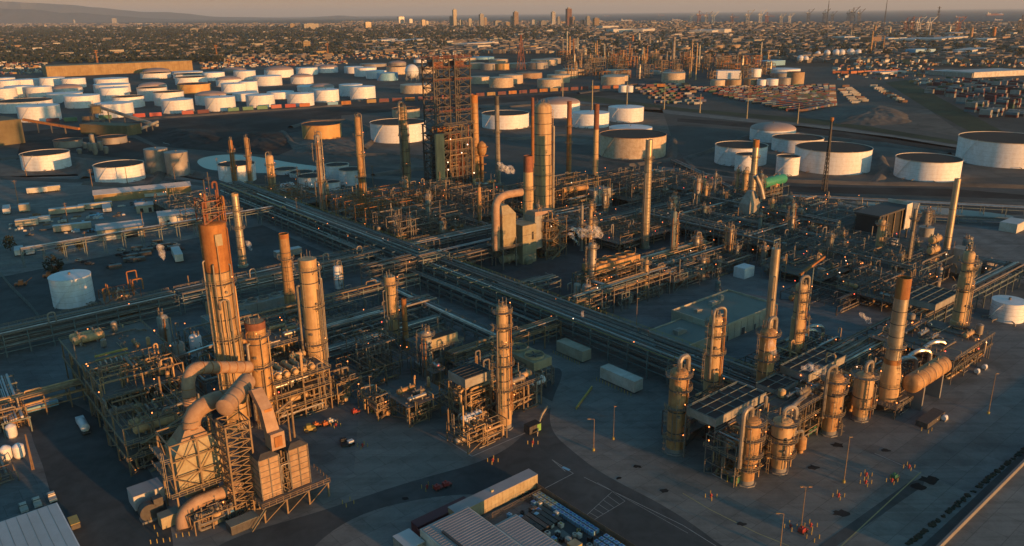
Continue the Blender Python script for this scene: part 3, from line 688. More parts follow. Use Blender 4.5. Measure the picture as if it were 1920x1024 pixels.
sheet('far_strip_road',pxs([(1060,188),(1300,212),(1580,240),(1860,282),(1930,296),(1930,300),(1580,247),(1300,218),(1060,194)]),.03,'slab')
sheet('rail_cutting',pxs([(1270,222),(1500,236),(1680,258),(1830,283),(1830,293),(1660,268),(1480,246),(1270,228)]),.03,'coal')
sheet('berm_grass',pxs([(1090,178),(1280,203),(1560,226),(1780,262),(1860,276),(1860,281),(1580,238),(1300,210),(1060,186)]),.04,'grassy')
sheet('embankment',pxs([(1660,155),(1700,150),(1830,220),(1925,270),(1925,285),(1840,258),(1740,205)]),.04,'grassy')
sheet('earth_lot',pxs([(1480,210),(1600,190),(1740,205),(1820,260),(1700,240),(1560,228)]),.03,'soil')
sheet('tank_basin',pxs([(1280,300),(1500,262),(1760,285),(1960,300),(1960,330),(1600,345),(1330,338)]),.03,'soil')
sheet('tank_basin',pxs([(900,190),(1240,200),(1260,260),(1120,275),(1000,262),(880,225)]),.03,'soil')
sheet('soil_yard',pxs([(540,260),(600,245),(700,235),(840,262),(900,300),(760,318),(600,305)]),.03,'soil')
sheet('yard_ground',pxs([(-30,332),(300,322),(430,345),(420,372),(330,438),(-30,505)]),.016,'slab')
sheet('tank_ground',pxs([(-30,290),(260,300),(420,330),(420,345),(300,325),(-30,335)]),.016,'soil')
sheet('gravel_lot',pxs([(0,430),(180,400),(300,420),(260,450),(0,505)]),.028,'slab')
sheet('outer_lot',pxs([(1745,1050),(1800,993),(1870,923),(1927,867),(2150,660),(3000,660),(3000,1600),(1500,1600)]),.05,'slab')
sheet('ditch',pxs([(1230,322),(1330,338),(1500,350),(1780,354),(1925,366),(1925,374),(1700,366),(1500,361),(1260,342)]),.045,'coal')
sheet('pipe_track',pxs([(1235,312),(1290,318),(1400,332),(1400,337),(1290,324),(1235,318)]),.05,'slab')
sheet('service_road',pxs([(600,318),(760,332),(900,345),(1240,352),(1500,366),(1925,380),(1925,386),(1500,372),(1240,358),(900,352),(760,340),(600,326)]),.038,'soil')
sheet('service_road',pxs([(0,330),(130,336),(300,332),(430,350),(430,356),(300,338),(130,343),(0,337)]),.038,'dirt')
def berm(pts,h=2.2,w_=4.5,m='soil'):
    q=[Vector((*P(x,y),0)) for x,y in pts]; b=MB(); vs=[]; rb=random.Random(len(pts))
    pp=[]
    for a,c in zip(q,q[1:]):
        n=max(1,int((c-a).length/14))
        for i in range(n): pp.append(a.lerp(c,i/n))
    pp.append(q[-1])
    for i,p in enumerate(pp):
        d=(pp[min(i+1,len(pp)-1)]-pp[max(i-1,0)]).normalized(); n=Vector((-d.y,d.x,0)); hh=h*rb.uniform(.8,1.15); e=rb.uniform(-.4,.4)
        vs+=[p-n*w_*rb.uniform(.9,1.1)+Vector((0,0,-.1)),p-n*w_*.25+Vector((e,0,hh)),p+n*w_*.25+Vector((e,0,hh*.97)),p+n*w_*rb.uniform(.9,1.1)+Vector((0,0,-.1))]
    fs=[(i*4+k,i*4+k+1,(i+1)*4+k+1,(i+1)*4+k) for i in range(len(pp)-1) for k in range(3)]
    b.add(vs,fs); o=b.build('earth_berm',m); o['kind']='structure'
for pts in ([(1282,300),(1300,318),(1400,334),(1500,342),(1650,346),(1800,348),(1920,352)],[(1282,300),(1340,280),(1400,258),(1500,252),(1560,262),(1660,272),(1780,290)],[(1640,346),(1660,320),(1650,296),(1620,276)],[(530,248),(545,268),(590,285),(660,292),(740,290),(830,300),(900,305)],[(545,240),(580,228),(650,226),(690,240),(700,262),(680,280)],
 [(870,250),(960,262),(1060,256),(1120,262)],[(1110,302),(1180,312),(1260,300),(1262,262),(1220,246)],[(900,205),(1000,198),(1100,198),(1240,206)],[(0,300),(60,292),(150,300),(160,335)],[(160,345),(280,352),(300,330),(280,300)],
 [(0,180),(60,178),(130,195)],[(250,225),(380,217),(520,207),(640,199)],[(1085,176),(1130,170),(1200,172),(1280,168)],[(640,192),(720,186),(810,182)],[(370,325),(440,356),(480,352),(540,350)],[(700,330),(780,318),(900,322)]): berm(pts)
sheet('right_verge',uvs([(150,-20),(600,-20),(600,58),(170,26)]),.025,'asphalt')
# ------------------------------------------------------------------ far city, suburbs and harbour
rs=random.Random(11)
ORD=['first','second','third','fourth','fifth','sixth','seventh','eighth','ninth','tenth','eleventh','twelfth','thirteenth','fourteenth','fifteenth','sixteenth','seventeenth','eighteenth','nineteenth','twentieth']
TEN=['','','twenty','thirty','forty','fifty','sixty','seventy','eighty','ninety']
def nth(k): return ORD[k-1] if k<=20 else (TEN[k//10]+('-'+ORD[k%10-1] if k%10 else 'th')) if k<100 else 'hundred-'+nth(k-100) if k>100 else 'hundredth'
def in_poly(x,y,poly):
    c=False; j=len(poly)-1
    for i in range(len(poly)):
        if (poly[i][1]>y)!=(poly[j][1]>y) and x<(poly[j][0]-poly[i][0])*(y-poly[i][1])/(poly[j][1]-poly[i][1])+poly[i][0]: c=not c
        j=i
    return c
def pix(X,Y,Z=0):
    v=np.array([X,Y,Z-H]); zc=v@fw; return CX+F*(v@rt)/zc, CY-F*(v@up)/zc
CITYM=['wall_white','wall_beige','wall_tan','brick_panel','panel_grey','roof_dome']
def scatter(y0,y1,x0,x1,n,rn,pw=1.0):
    """random ground points spread evenly over the picture band, so uneven over the ground"""
    o=[]
    for i in range(n):
        x=rn.uniform(x0,x1); y=y0+(y1-y0)*rn.random()**pw; o.append((P(x,y),x,y))
    return o
houses=[]
for (y0,y1,x0,x1,n,s) in ((44,64,-20,640,2600,.8),(64,112,-20,640,1300,.75),(40,58,640,1300,2600,.9),(56,100,640,1080,3200,.85),(56,80,1080,1940,3800,1.),(80,118,1500,1940,1700,.85),(42,58,1280,1940,1200,1.1),(80,112,1080,1500,900,.8)):
    for (pt,x,y) in scatter(y0,y1,x0,x1,n,rs):
        D=math.hypot(*pt); k=s*(1+(D/9000)**1.0)
        big=rs.random()<.06
        lx=rs.uniform(9,22)*k*(2.4 if big else 1); ly=rs.uniform(9,16)*k*(1.6 if big else 1); hh=rs.uniform(4,7.5)*(1+.25*(D/5000))*(1.5 if big else 1)
        houses.append((D,pt,lx,ly,hh,rs.choice([0,0,1,1,2,3,4]) ,x,y))
houses.sort(key=lambda q:q[0])
BANDN=['left suburb','middle city','harbour blocks']
def rect8(b,pt,lx,ly,h,a,m=0,z=0,rm=None):
    c,s=math.cos(a),math.sin(a); q=[(pt[0]+x*c-y*s,pt[1]+x*s+y*c) for x,y in((-lx/2,-ly/2),(lx/2,-ly/2),(lx/2,ly/2),(-lx/2,ly/2))]
    b.add([(x,y,z) for x,y in q]+[(x,y,h) for x,y in q],[(4,5,6,7),(0,1,5,4),(1,2,6,5),(2,3,7,6),(3,0,4,7)],m)
    if rm is not None: b.m[-5]=rm
wn={0:'low',1:'plain',2:'squat',3:'long',4:'narrow'}
HN={}
for bd in range(3):
    idx=[i for i,q in enumerate(houses[:295]) if (0 if q[6]<640 else (1 if q[6]<1080 else 2))==bd]
    for r_ in range(0,len(idx),12):
        for k,i in enumerate(sorted(idx[r_:r_+12],key=lambda i:houses[i][6])): HN[i]=(r_//12+1,k+1)
for i,(D,pt,lx,ly,hh,mi,x,y) in enumerate(houses[:295]):
    band=0 if x<640 else (1 if x<1080 else 2)
    o=building('distant_building','%s roofed building, %s from left in the %s row of the %s'%(wn[mi],nth(HN[i][1]),nth(HN[i][0]),BANDN[band]),0,lx,0,ly,hh,CITYM[mi] if rs.random()<.3 else 'dist_wall',rs.choice(['dist_roof','dist_roof','dist_roof','roof_flat']),0,gable=(2 if rs.random()<.5 else 0),loc=(pt[0],pt[1],0),rz=A40+rs.choice([0,0,R(90)]),group=BANDN[band])
    if False: pass
b=MB()
for (D,pt,lx,ly,hh,mi,x,y) in houses[295:]: rect8(b,pt,lx,ly,hh,A40+rs.choice([0,0,0,.4]),mi if rs.random()<.16 else 7,rm=rs.choice([6,6,6,6,6,6,6,5]))
o=b.build('city_buildings',CITYM+['dist_roof','dist_wall'],ang=0); o['kind']='stuff'
# trees of the suburb
def tree_mesh(rn,n=70,r=4.,h=9.,nm='tree'):
    b=MB()
    for i in range(n):
        a=rn.uniform(0,6.28); t=rn.uniform(-1,1); q=rn.random()**.4; z=h*.6+t*h*.38; rr=r*q*math.sqrt(max(0.05,1-t*t))
        c=Vector((rr*math.cos(a)*(1+.3*math.sin(3*a)),rr*math.sin(a),z)); s=rn.uniform(.7,1.5)
        d=[Vector((rn.uniform(-1,1),rn.uniform(-1,1),rn.uniform(-1,1))).normalized()*s for _ in range(4)]
        b.add([c+x for x in d],[(0,1,2),(0,2,3),(0,3,1),(1,3,2)])
    return b
TM=[]
for k in range(4):
    b=tree_mesh(random.Random(k),110,4.2,9.5); TM.append(b.mesh('crown','leaf',0))
tb=MB(); tb.cyl(0,0,0,5,.4,6,r2=.2)
for a in (0,2,4): tb.bar((0,0,3.6),(1.8*math.cos(a),1.8*math.sin(a),6.),.22)
TRM=tb.mesh('trunk','bark')
def tree(loc,s,k,label,group):
    t=thing('tree',label,'tree',loc,rs.uniform(0,6),group); t.scale=(s,s,s*rs.uniform(.8,1.2))
    for nm,me in (('crown',TM[k]),('trunk',TRM)):
        o=bpy.data.objects.new(nm,me); COL.objects.link(o); o.parent=t; KIDS.setdefault(t,[]).append(o)
trees=[]
for (y0,y1,x0,x1,n,s) in ((52,70,-20,640,1500,1.1),(70,118,-20,420,2600,.8),(70,104,420,660,900,.8),(76,98,655,840,260,1.),(50,76,640,1100,900,1.1),(60,110,1100,1940,900,1.)):
    for (pt,x,y) in scatter(y0,y1,x0,x1,n,rs):
        D=math.hypot(*pt); trees.append((D,pt,s*rs.uniform(.9,1.7)*(1+.3*max(0,D-2500)/2500),x))
trees.sort(key=lambda q:q[0])
TN={}
for bd in range(2):
    idx=[i for i,q in enumerate(trees[:290]) if (0 if q[3]<640 else 1)==bd]
    for r_ in range(0,len(idx),14):
        for k,i in enumerate(sorted(idx[r_:r_+14],key=lambda i:trees[i][3])): TN[i]=(r_//14+1,k+1)
for i,(D,pt,s,x) in enumerate(trees[:290]):
    g='trees of the suburb behind the tank farm' if x<640 else 'trees around the far industrial blocks'
    tree((pt[0],pt[1],0),s,rs.randrange(4),'dark leafy tree, %s from left in the %s row of the %s'%(nth(TN[i][1]),nth(TN[i][0]),'left suburb' if x<640 else 'far industrial blocks'),g)
def clump(b,c,r,h,rn):
    n=9; vs=[];
    for i in range(3):
        for j in range(n):
            a=2*math.pi*j/n; q=(1.,.95,.45)[i]*r*rn.uniform(.7,1.2); vs.append((c[0]+q*math.cos(a),c[1]+q*math.sin(a),(h*(.2,.6,.95)[i])*rn.uniform(.85,1.1)))
    vs.append((c[0],c[1],h)); fs=[]
    for i in range(2):
        for j in range(n): fs.append((i*n+j,i*n+(j+1)%n,(i+1)*n+(j+1)%n,(i+1)*n+j))
    for j in range(n): fs.append((2*n+j,2*n+(j+1)%n,3*n))
    b.add(vs,fs)
b=MB()
for (D,pt,s,x) in trees[290:]:
    for k in range(2): clump(b,(pt[0]+rs.uniform(-5,5)*s,pt[1]+rs.uniform(-5,5)*s),4.2*s*rs.uniform(.7,1.1),9*s*rs.uniform(.7,1.1),rs)
o=b.build('distant_trees','leaf',ang=0); o['kind']='stuff'
# ---------------------------------------------------------------- downtown towers
def m_at(y): X,Y=P(960,y); return depth(X,Y)/F     # metres per photo pixel on the ground at row y
def tower(xc,yb,wpx,hpx,mt,label,roof='flat',dep=.7,rz=A40,fl=None,top=None,d=None):
    X,Y=P(xc,yb); s=depth(X,Y)/F; wd=wpx*s*.8; hh=hpx*s; ly=wd*dep
    t=thing('tower_block',label,'high-rise',(X,Y,0),R(28),'downtown high-rises')
    b=MB(); b.box(-wd/2,wd/2,-ly/2,ly/2,0,hh); b.build('body',mt,t,ang=0)
    nf=fl or max(4,int(hh/9)); b=MB()
    for k in range(nf):
        z=hh*(k+.35)/nf; b.box(-wd/2*.94,wd/2*.94,-ly/2-.6,-ly/2-.05,z,z+hh/nf*.42); b.box(wd/2+.05,wd/2+.6,-ly/2*.9,ly/2*.9,z,z+hh/nf*.42); b.box(-wd/2-.6,-wd/2-.05,-ly/2*.9,ly/2*.9,z,z+hh/nf*.42)
    b.build('window_band','glass',t,ang=0)
    b=MB(); b.box(-wd*.25,wd*.25,-ly*.25,ly*.25,hh+.01,hh+hh*.05+3); b.build('roof_plant','panel_grey',t,ang=0)
    return t
for a in [(853,49,9,29,'panel_sand','tallest slim pale tower at the left of the downtown skyline'),(846,49,6,17,'panel_grey','grey slab directly left of the tallest slim tower'),(864,50,7,12,'wall_beige','short beige block directly right of the tallest slim tower'),
 (752,44,14,12,'wall_white','wide white block at the far left of the skyline'),(770,44,8,8,'wall_white','low white block beside the wide white block'),(794,51,9,13,'wall_tan','tan block standing alone left of the slim tower'),(801,50,6,10,'wall_beige','small beige block behind the tan block'),
 (881,50,8,14,'wall_beige','beige block halfway between the slim tower and the round one'),(903,49,10,21,'panel_grey','broad grey block left of the middle of the skyline'),(910,48,7,14,'brick_panel','brown block right behind the broad grey block'),(932,50,14,10,'panel_grey','low wide grey block in the middle of the skyline'),
 (951,50,10,8,'wall_tan','low tan block left of the tall bronze tower'),(967,49,11,25,'brick_panel','tall bronze tower in the middle of the skyline'),(960,49,5,17,'wall_beige','narrow beige slab left against the bronze tower'),
 (1000,47,12,9,'wall_white','low white block right of the bronze tower'),(1018,48,16,8,'panel_grey','long low grey block between bronze and brown towers'),(1037,46,9,22,'wall_white','white tower left of the tall brown tower'),(1047,47,7,14,'panel_grey','dark grey block between white and brown towers'),
 (1066,49,12,31,'rust_red','tallest reddish brown tower at the right of the skyline'),(1075,49,6,16,'brick_panel','brown annex right against the reddish tower'),(1092,48,8,10,'panel_grey','short grey block right of the reddish tower'),(1102,48,9,16,'panel_grey','dark grey block near the right end of the skyline'),
 (1117,49,13,14,'wall_tan','square tan block at the right end of the skyline'),(215,44,10,9,'wall_white','white block alone among the suburb left of centre'),(140,44,3,7,'wall_white','thin white spire in the far left suburb'),
 (582,55,34,10,'wall_beige','long beige hospital block in the left suburb'),(548,54,10,9,'wall_tan','tan block left of the long beige block'),(364,60,18,6,'wall_beige','low beige block among the trees left'),(690,54,14,12,'wall_tan','cube tan block left of downtown'),
 (575,92,16,14,'wall_tan','stepped tan block at the edge of the tree belt')]:
    tower(*a)
# bridge, cruise ship and ships
def ship(x,y,L,label,mt='rust_red',rows=5):
    X,Y=P(x,y); s=depth(X,Y)/F; L=L*s; t=thing('cargo_ship',label,'ship',(X,Y,0.1),R(4),'ships on the bay'); h=L*.05
    b=MB(); b.hexa([(-L/2,-L*.06,0),(L*.45,-L*.06,0),(L*.45,L*.06,0),(-L/2,L*.06,0)],[(-L/2,-L*.07,h),(L*.52,-L*.03,h*1.2),(L*.52,L*.03,h*1.2),(-L/2,L*.07,h)]); b.build('hull',mt,t,ang=0)
    b=MB(); b.box(-L*.45,-L*.38,-L*.05,L*.05,h,h*3.2); b.box(-L*.44,-L*.41,-L*.02,L*.02,h*3.2,h*4); b.build('bridge','wall_white',t,ang=0)
    rn=random.Random(int(x)); b=MB()
    for i in range(9): b.box(-L*.35+i*L*.09,-L*.35+i*L*.09+L*.08,-L*.055,L*.055,h*1.02,h*(1.2+rn.random()*1.4),rn.randrange(4))
    b.build('container_stack',['maroon','wall_white','wood','blue'],t,ang=0); return t
ship(1138,30.5,10,'small ship far out left of the harbour cranes'); ship(1240,29,12,'ship on the horizon above the cruise terminal'); ship(1268,38,16,'white topped ship moored at the edge of the bay','wall_white')
ship(1800,33,18,'ship lying between the two cranes at right'); ship(1865,29,34,'long loaded ship on the bay at far right'); ship(1872,38,16,'shorter ship just below the long loaded ship','wall_white'); ship(1175,39,22,'white cruise ship moored right of the skyline','wall_white')
# ---------------------------------------------------------------- port cranes
def crane(x,yb,hpx,label,mt='rust_red',boom='up',rz=0.,group='ship-to-shore cranes of the harbour'):
    X,Y=P(x,yb); s=depth(X,Y)/F; h=hpx*s; t=thing('gantry_crane',label,'port crane',(X,Y,0),rz,group); w_=h*.034; lw=h*.1; q=h*.6
    for sx_ in (-1,1):
        for sy in (-1,1): MB().bar((sx_*lw,sy*lw*1.2,0),(sx_*lw*.8,sy*lw,q),w_).build('leg',mt,t)
    b=MB(); b.bar((-lw,-lw,q*.45),(lw,-lw,q*.45),w_); b.bar((-lw,lw,q*.45),(lw,lw,q*.45),w_); b.bar((-lw,-lw,q),(-lw,lw,q),w_); b.bar((lw,-lw,q),(lw,lw,q),w_); b.bar((-lw,-lw,q),(lw,-lw,q*.45),w_*.6); b.build('cross_beam',mt,t)
    MB().bar((-lw*2.2,0,q+w_),(lw*1.1,0,q+w_),w_*1.5).build('girder',mt,t)
    b=MB()
    if boom=='up': b.bar((lw,0,q+w_),(lw+h*.36,0,h*1.02),w_*1.2)
    else: b.bar((lw,0,q+w_),(lw+h*.55,0,q+w_),w_*1.2)
    b.build('boom',mt,t)
    b=MB(); b.bar((lw*.3,0,q),(lw*.1,0,h*.95),w_); b.bar((lw*.1,0,h*.95),(-lw*2,0,q+w_),w_*.5); b.bar((lw*.1,0,h*.95),(lw+h*.3,0,(h*.95 if boom=='up' else q+w_)),w_*.4); b.build('apex_frame',mt,t)
    b=MB(); b.box(-lw*1.6,-lw*.6,-lw*.4,lw*.4,q+w_*1.8,q+w_*1.8+h*.07); b.build('machinery_house','wall_white',t,ang=0); return t
for i,x in enumerate([1295,1310,1324,1337,1372,1401,1425,1437,1464,1480]):
    crane(x,44+(i%3),18+(i*7)%9,'%s harbour crane, %s from left in the row behind the second refinery'%(['white','reddish','grey'][i%3],nth(i+1)),boom='flat' if i%3==1 else 'up',mt=['wall_white','rust_red','panel_grey'][i%3])
for i,(x,h) in enumerate([(1515,22),(1545,22),(1560,18),(1590,22),(1598,26),(1610,22)]): crane(x,40,h,['raised boom crane at the left of the central crane group','raised boom crane second in the central crane group','shorter raised boom crane in the middle of the central group','raised boom crane fourth in the central crane group','tallest raised boom crane on the horizon right of centre','last raised boom crane at the right of the central group'][i],'steel_dark')
for i,(x,m_) in enumerate([(1698,'rust_red'),(1710,'rust_red'),(1720,'wall_white'),(1740,'wall_white'),(1795,'rust_red'),(1912,'steel_dark')]): crane(x,62,29 if x<1900 else 34,['red crane left of the pair of white cranes','second red crane against the white cranes','left one of the pair of white cranes','right one of the pair of white cranes','lone red crane left of the ships on the bay','dark crane at the right edge of the photo'][i],m_,boom='up')
def mast(x,yb,hpx,label,w_=1.,cat='lattice mast',mt='steel_dark',arms=0,wd=None,name='lattice_tower',group=None):
    X,Y=P(x,yb); h=zt(X,Y,yb-hpx); t=thing(name,label,cat,(X,Y,0),R(30),group); bw=wd or h*.05; b=MB()
    for sx_ in (-1,1):
        for sy in (-1,1): b.bar((sx_*bw,sy*bw,0),(sx_*bw*.15,sy*bw*.15,h),w_*.5)
    b.build('leg',mt,t)
    b=MB(); n=max(4,int(h/(bw*2.2)))
    for i in range(n):
        z0=h*i/n; z1=h*(i+1)/n; f0=1-.85*i/n; f1=1-.85*(i+1)/n
        for k in range(4):
            a=[(-1,-1),(1,-1),(1,1),(-1,1)][k]; c=[(-1,-1),(1,-1),(1,1),(-1,1)][(k+1)%4]
            b.bar((a[0]*bw*f0,a[1]*bw*f0,z0),(c[0]*bw*f1,c[1]*bw*f1,z1),w_*.35)
    b.build('bracing',mt,t)
    for k in range(arms): z=h*(.95-.13*k); MB().bar((-h*.14,0,z),(h*.14,0,z),w_*.8).build('cross_arm',mt,t)
    return t
mast(1549,55,54,'tall thin mast rising above the horizon right of centre',1.6,wd=3.5); mast(1657,53,54,'tall thin mast further right above the horizon',1.6,wd=3.5); mast(1755,60,48,'power pylon with cross arms against the sea',1.8,'pylon',arms=3,wd=8)
mast(407,108,24,'reddish lattice pylon among the suburb trees',1.5,'pylon',arms=2,mt='rust'); mast(183,118,24,'brown lattice pylon behind the long tan shed',1.5,'pylon',arms=2,mt='rust'); mast(615,104,24,'lattice pylon right of the reddish one',1.5,'pylon',arms=2,mt='rust')
mast(977,131,66,'red lattice tower rising from the middle tank farm',1.8,'lattice tower',mt='rust_red',wd=7)
mast(1110,208,58,'slender light mast behind the open tan tank',1.,'mast',mt='panel_sand',wd=.5)
for x,yb,h in ((1175,204,50),(1245,205,48),(1312,212,36),(1400,223,44),(1495,232,38),(1055,182,40),(800,182,30)): mast(x,yb,h,'thin light pole, the one %s'%{1175:'beside the small white tanks',1245:'right of the small white tanks',1312:'in front of the left end of the container yard',1400:'in front of the middle of the container yard',1495:'in front of the right end of the container yard',1055:'just above the round topped tank',800:'left of the twin derrick tower'}[x],.8,'light pole',mt='panel_sand',wd=.4,name='light_pole')
# ---------------------------------------------------------------- the second refinery
CN=[]; SR=random.Random(44)
rn=random.Random(4)
spec=[(SR.uniform(1048,1445)//1,SR.uniform(108,150)//1,SR.uniform(12,34)//1,SR.choice([2,3,3,4])) for _ in range(46)]
spec=[q for q in spec if not (q[0]>1290 and q[1]<120)]+[(1055,112,40,3),(1063,108,50,3),(1068,104,36,5),(1075,110,38,3),(1083,100,30,3),(1119,108,32,3),(1133,116,34,3),(1140,110,22,4),(1168,116,22,5),(1205,110,22,5),(1213,116,30,3),(1229,116,24,4),(1250,114,18,4),(1262,114,46,8),(1186,82,16,6),(1198,80,18,6),(1218,84,16,6),(1237,84,14,6),(1295,145,66,3),(1304,150,70,3),(1310,132,48,3),(1425,124,46,3),(1632,100,42,4),(1655,96,30,3),(1640,92,16,3),(1595,70,18,3),(1640,60,14,6),(1668,64,14,5),(1398,132,24,6),(1354,116,16,4),(1330,118,14,4),(1282,118,20,3),(1150,118,24,2),(1098,112,22,3),(1107,116,16,3),(1090,118,18,3),(1178,118,18,3),(1223,120,18,2),(1274,122,26,2),(1320,126,20,2),(1340,124,26,2),(1365,122,18,3),(1382,126,26,3),(1410,120,16,3),(1440,112,18,3),(1460,108,14,3),(1742,70,22,5),(1820,72,20,7),(1862,72,22,8),(1780,64,16,4),(1822,62,12,3)]
for i,(x,yb,h,wp) in enumerate(spec):
    X,Y=P(x,yb); s=depth(X,Y)/F; hh=zt(X,Y,yb-h); r=wp*s*.42; t=thing('distant_column','%s column of the second refinery, %s from its left edge'%('stout' if wp>4 else 'slender',nth(1+sorted(q[0] for q in spec).index(x))),'column',(X,Y,0),0,'columns of the second refinery')
    MB().lathe([(r,0),(r,hh*.7),(r*.85,hh*.73),(r*.85,hh*.97),(r*.3,hh)],10).build('shell',rn.choice(['col_tan','col_cream','stack_silver','col_grey','rust','col_tan']),t)
    b=MB()
    for k in range(3): b.ring(0,0,hh*(.35+.25*k),r,r+1.6,.6,10)
    b.build('platform','steel_dark',t)
for i in range(60):
    x=rn.uniform(1050,1440); yb=rn.uniform(112,150) if x<1300 else rn.uniform(120,150); X,Y=P(x,yb)
    t=frame('refinery_structure','open steel structure full of pipes in the second refinery, %s built block'%nth(i+1),0,rn.uniform(14,32),0,rn.uniform(10,20),[7,14] if i%2 else [8,16,24],2,2,(0,),rn.choice(['steel_cream','rust','steel']),i,2,6,False,'steel structure','low structures of the second refinery',2,.8,.8,False); t.location=(X,Y,0)
# ---------------------------------------------------------------- far spheres, warehouses, strip
def sphere_tank(x,yb,wpx,label,legs=True,group=None,mt='white_paint'):
    X,Y=P(x,yb); s=depth(X,Y)/F; r=wpx*s/2; t=thing('spherical_tank',label,'spherical tank',(X,Y,0),0,group); z=r*1.35
    MB().sphere((0,0,z),r,24,14).build('shell',mt,t)
    for k in range(8):
        a=k*math.pi/4; MB().bar((r*.95*math.cos(a),r*.95*math.sin(a),0),(r*.93*math.cos(a),r*.93*math.sin(a),z),r*.07).build('leg','panel_grey',t)
    MB().ring(0,0,z-.2,r,r+.3,.5,24).build('band','steel',t); return t
sphere_tank(773,152,26,'large white sphere on legs left of the twin derricks')
for i,(x,w_) in enumerate([(1533,10),(1550,12),(1567,13),(1577,13),(1594,14),(1608,13)]): sphere_tank(x,108,w_,'small white sphere, %s of the six in the row beyond the container yard'%['first','second','third','fourth','fifth','last'][i],group='white spheres beyond the container yard')
for i,(x,w_) in enumerate([(1500,12),(1510,11)]): sphere_tank(x,118,w_,['left','right'][i]+' one of the two white spheres nearer than the row of six',group='pair of white spheres')
sheet('lime_field',pxs([(1455,88),(1470,84),(1500,87),(1565,86),(1562,91),(1500,91),(1460,91)]),.3,'lime')
def wh(x0,yb0,x1,yb1,dpx,hpx,label,wall='wall_white',roof='roof_light',name='warehouse',gable=0,parapet=0,units=(),cat='warehouse',group=None,back=None):
    """front wall from pixel (x0,yb0) to (x1,yb1); depth in metres away from the camera"""
    a=P(x0,yb0); c=P(x1,yb1); L=math.hypot(c[0]-a[0],c[1]-a[1]); hh=zt(a[0],a[1],yb0-hpx)
    return building(name,label,0,L,0,dpx,hh,wall,roof,parapet,gable,loc=(a[0],a[1],0),rz=math.atan2(c[1]-a[1],c[0]-a[0]),units=units,cat=cat,group=group)
t=wh(89,145,362,132,60,20,'very long tan corrugated shed behind the left tank farm','wall_tan','wall_tan',name='long_shed',cat='shed')
b=MB(); L=math.hypot(*(np.array(P(362,132))-np.array(P(89,145))))
for i in range(60): b.box(L*i/60,L*i/60+.8,-.5,-.01,0,zt(*P(89,145),125)-.4)
b.build('wall_rib','wall_tan',t,ang=0)
for a in [(1825,146,1925,141,60,10,'long white warehouse roof at the right edge beyond the stacked containers','wall_white','roof_light'),(1740,140,1822,146,50,8,'long bluish warehouse left of the big white one','panel_grey','roof_light'),(1822,102,1855,97,50,8,'white shed lit on its end at far right','wall_white','roof_light'),
 (1795,104,1820,103,40,7,'low grey shed left of the lit white shed','panel_grey','roof_light'),(1716,104,1753,103,40,11,'bright blue tank building near the tall lit column','lightblue','lightblue'),(1438,124,1472,122,36,9,'light blue building above the small tanks','lightblue','lightblue'),
 (1633,82,1652,80,40,12,'brown gabled hall at the harbour side','wood','wood'),(1583,75,1603,74,60,6,'white low shed left of the brown gabled hall'),(1610,77,1632,76,60,6,'white low shed touching the brown gabled hall'),(1665,78,1700,76,60,6,'white low shed right of the brown gabled hall'),
 (1715,80,1755,76,70,6,'long white shed right of the two low ones'),(1765,80,1815,74,70,7,'longest white shed in the far right row'),(1850,80,1867,78,50,7,'last white shed of the far right row'),
 (762,82,805,78,70,6,'long white warehouse with lit front left of centre'),(715,80,760,78,80,5,'grey roofed warehouse left of the lit one','wall_white','roof_light'),(876,88,935,84,60,6,'long white warehouse behind the red lattice tower'),(896,91,926,89,30,3,'low red fronted shed before the white warehouse','red','roof_light'),
 (1150,62,1192,61,80,7,'long bright terminal shed right of the skyline'),(1205,62,1228,60,60,7,'second bright terminal shed further right'),(1130,54,1160,53,60,5,'pale long shed below the cruise ship'),(1313,64,1333,62,60,7,'white tank like block left in the far yard'),(1335,64,1356,62,60,7,'white block in the middle of the far yard'),(1358,63,1371,62,60,8,'white block at the right of the far yard'),
 (1790,67,1830,65,60,5,'grey long shed behind the far right columns','panel_grey','roof_light'),(1345,148,1388,148,30,15,'pale windowless box building among the small tanks','tank_white','roof_light'),(1650,140,1700,137,40,4,'low pale shed behind the trailer rows'),(1565,96,1650,112,12,3,'raised tan ramp crossing the far yard','wall_tan','wall_tan')]:
    wh(*a)
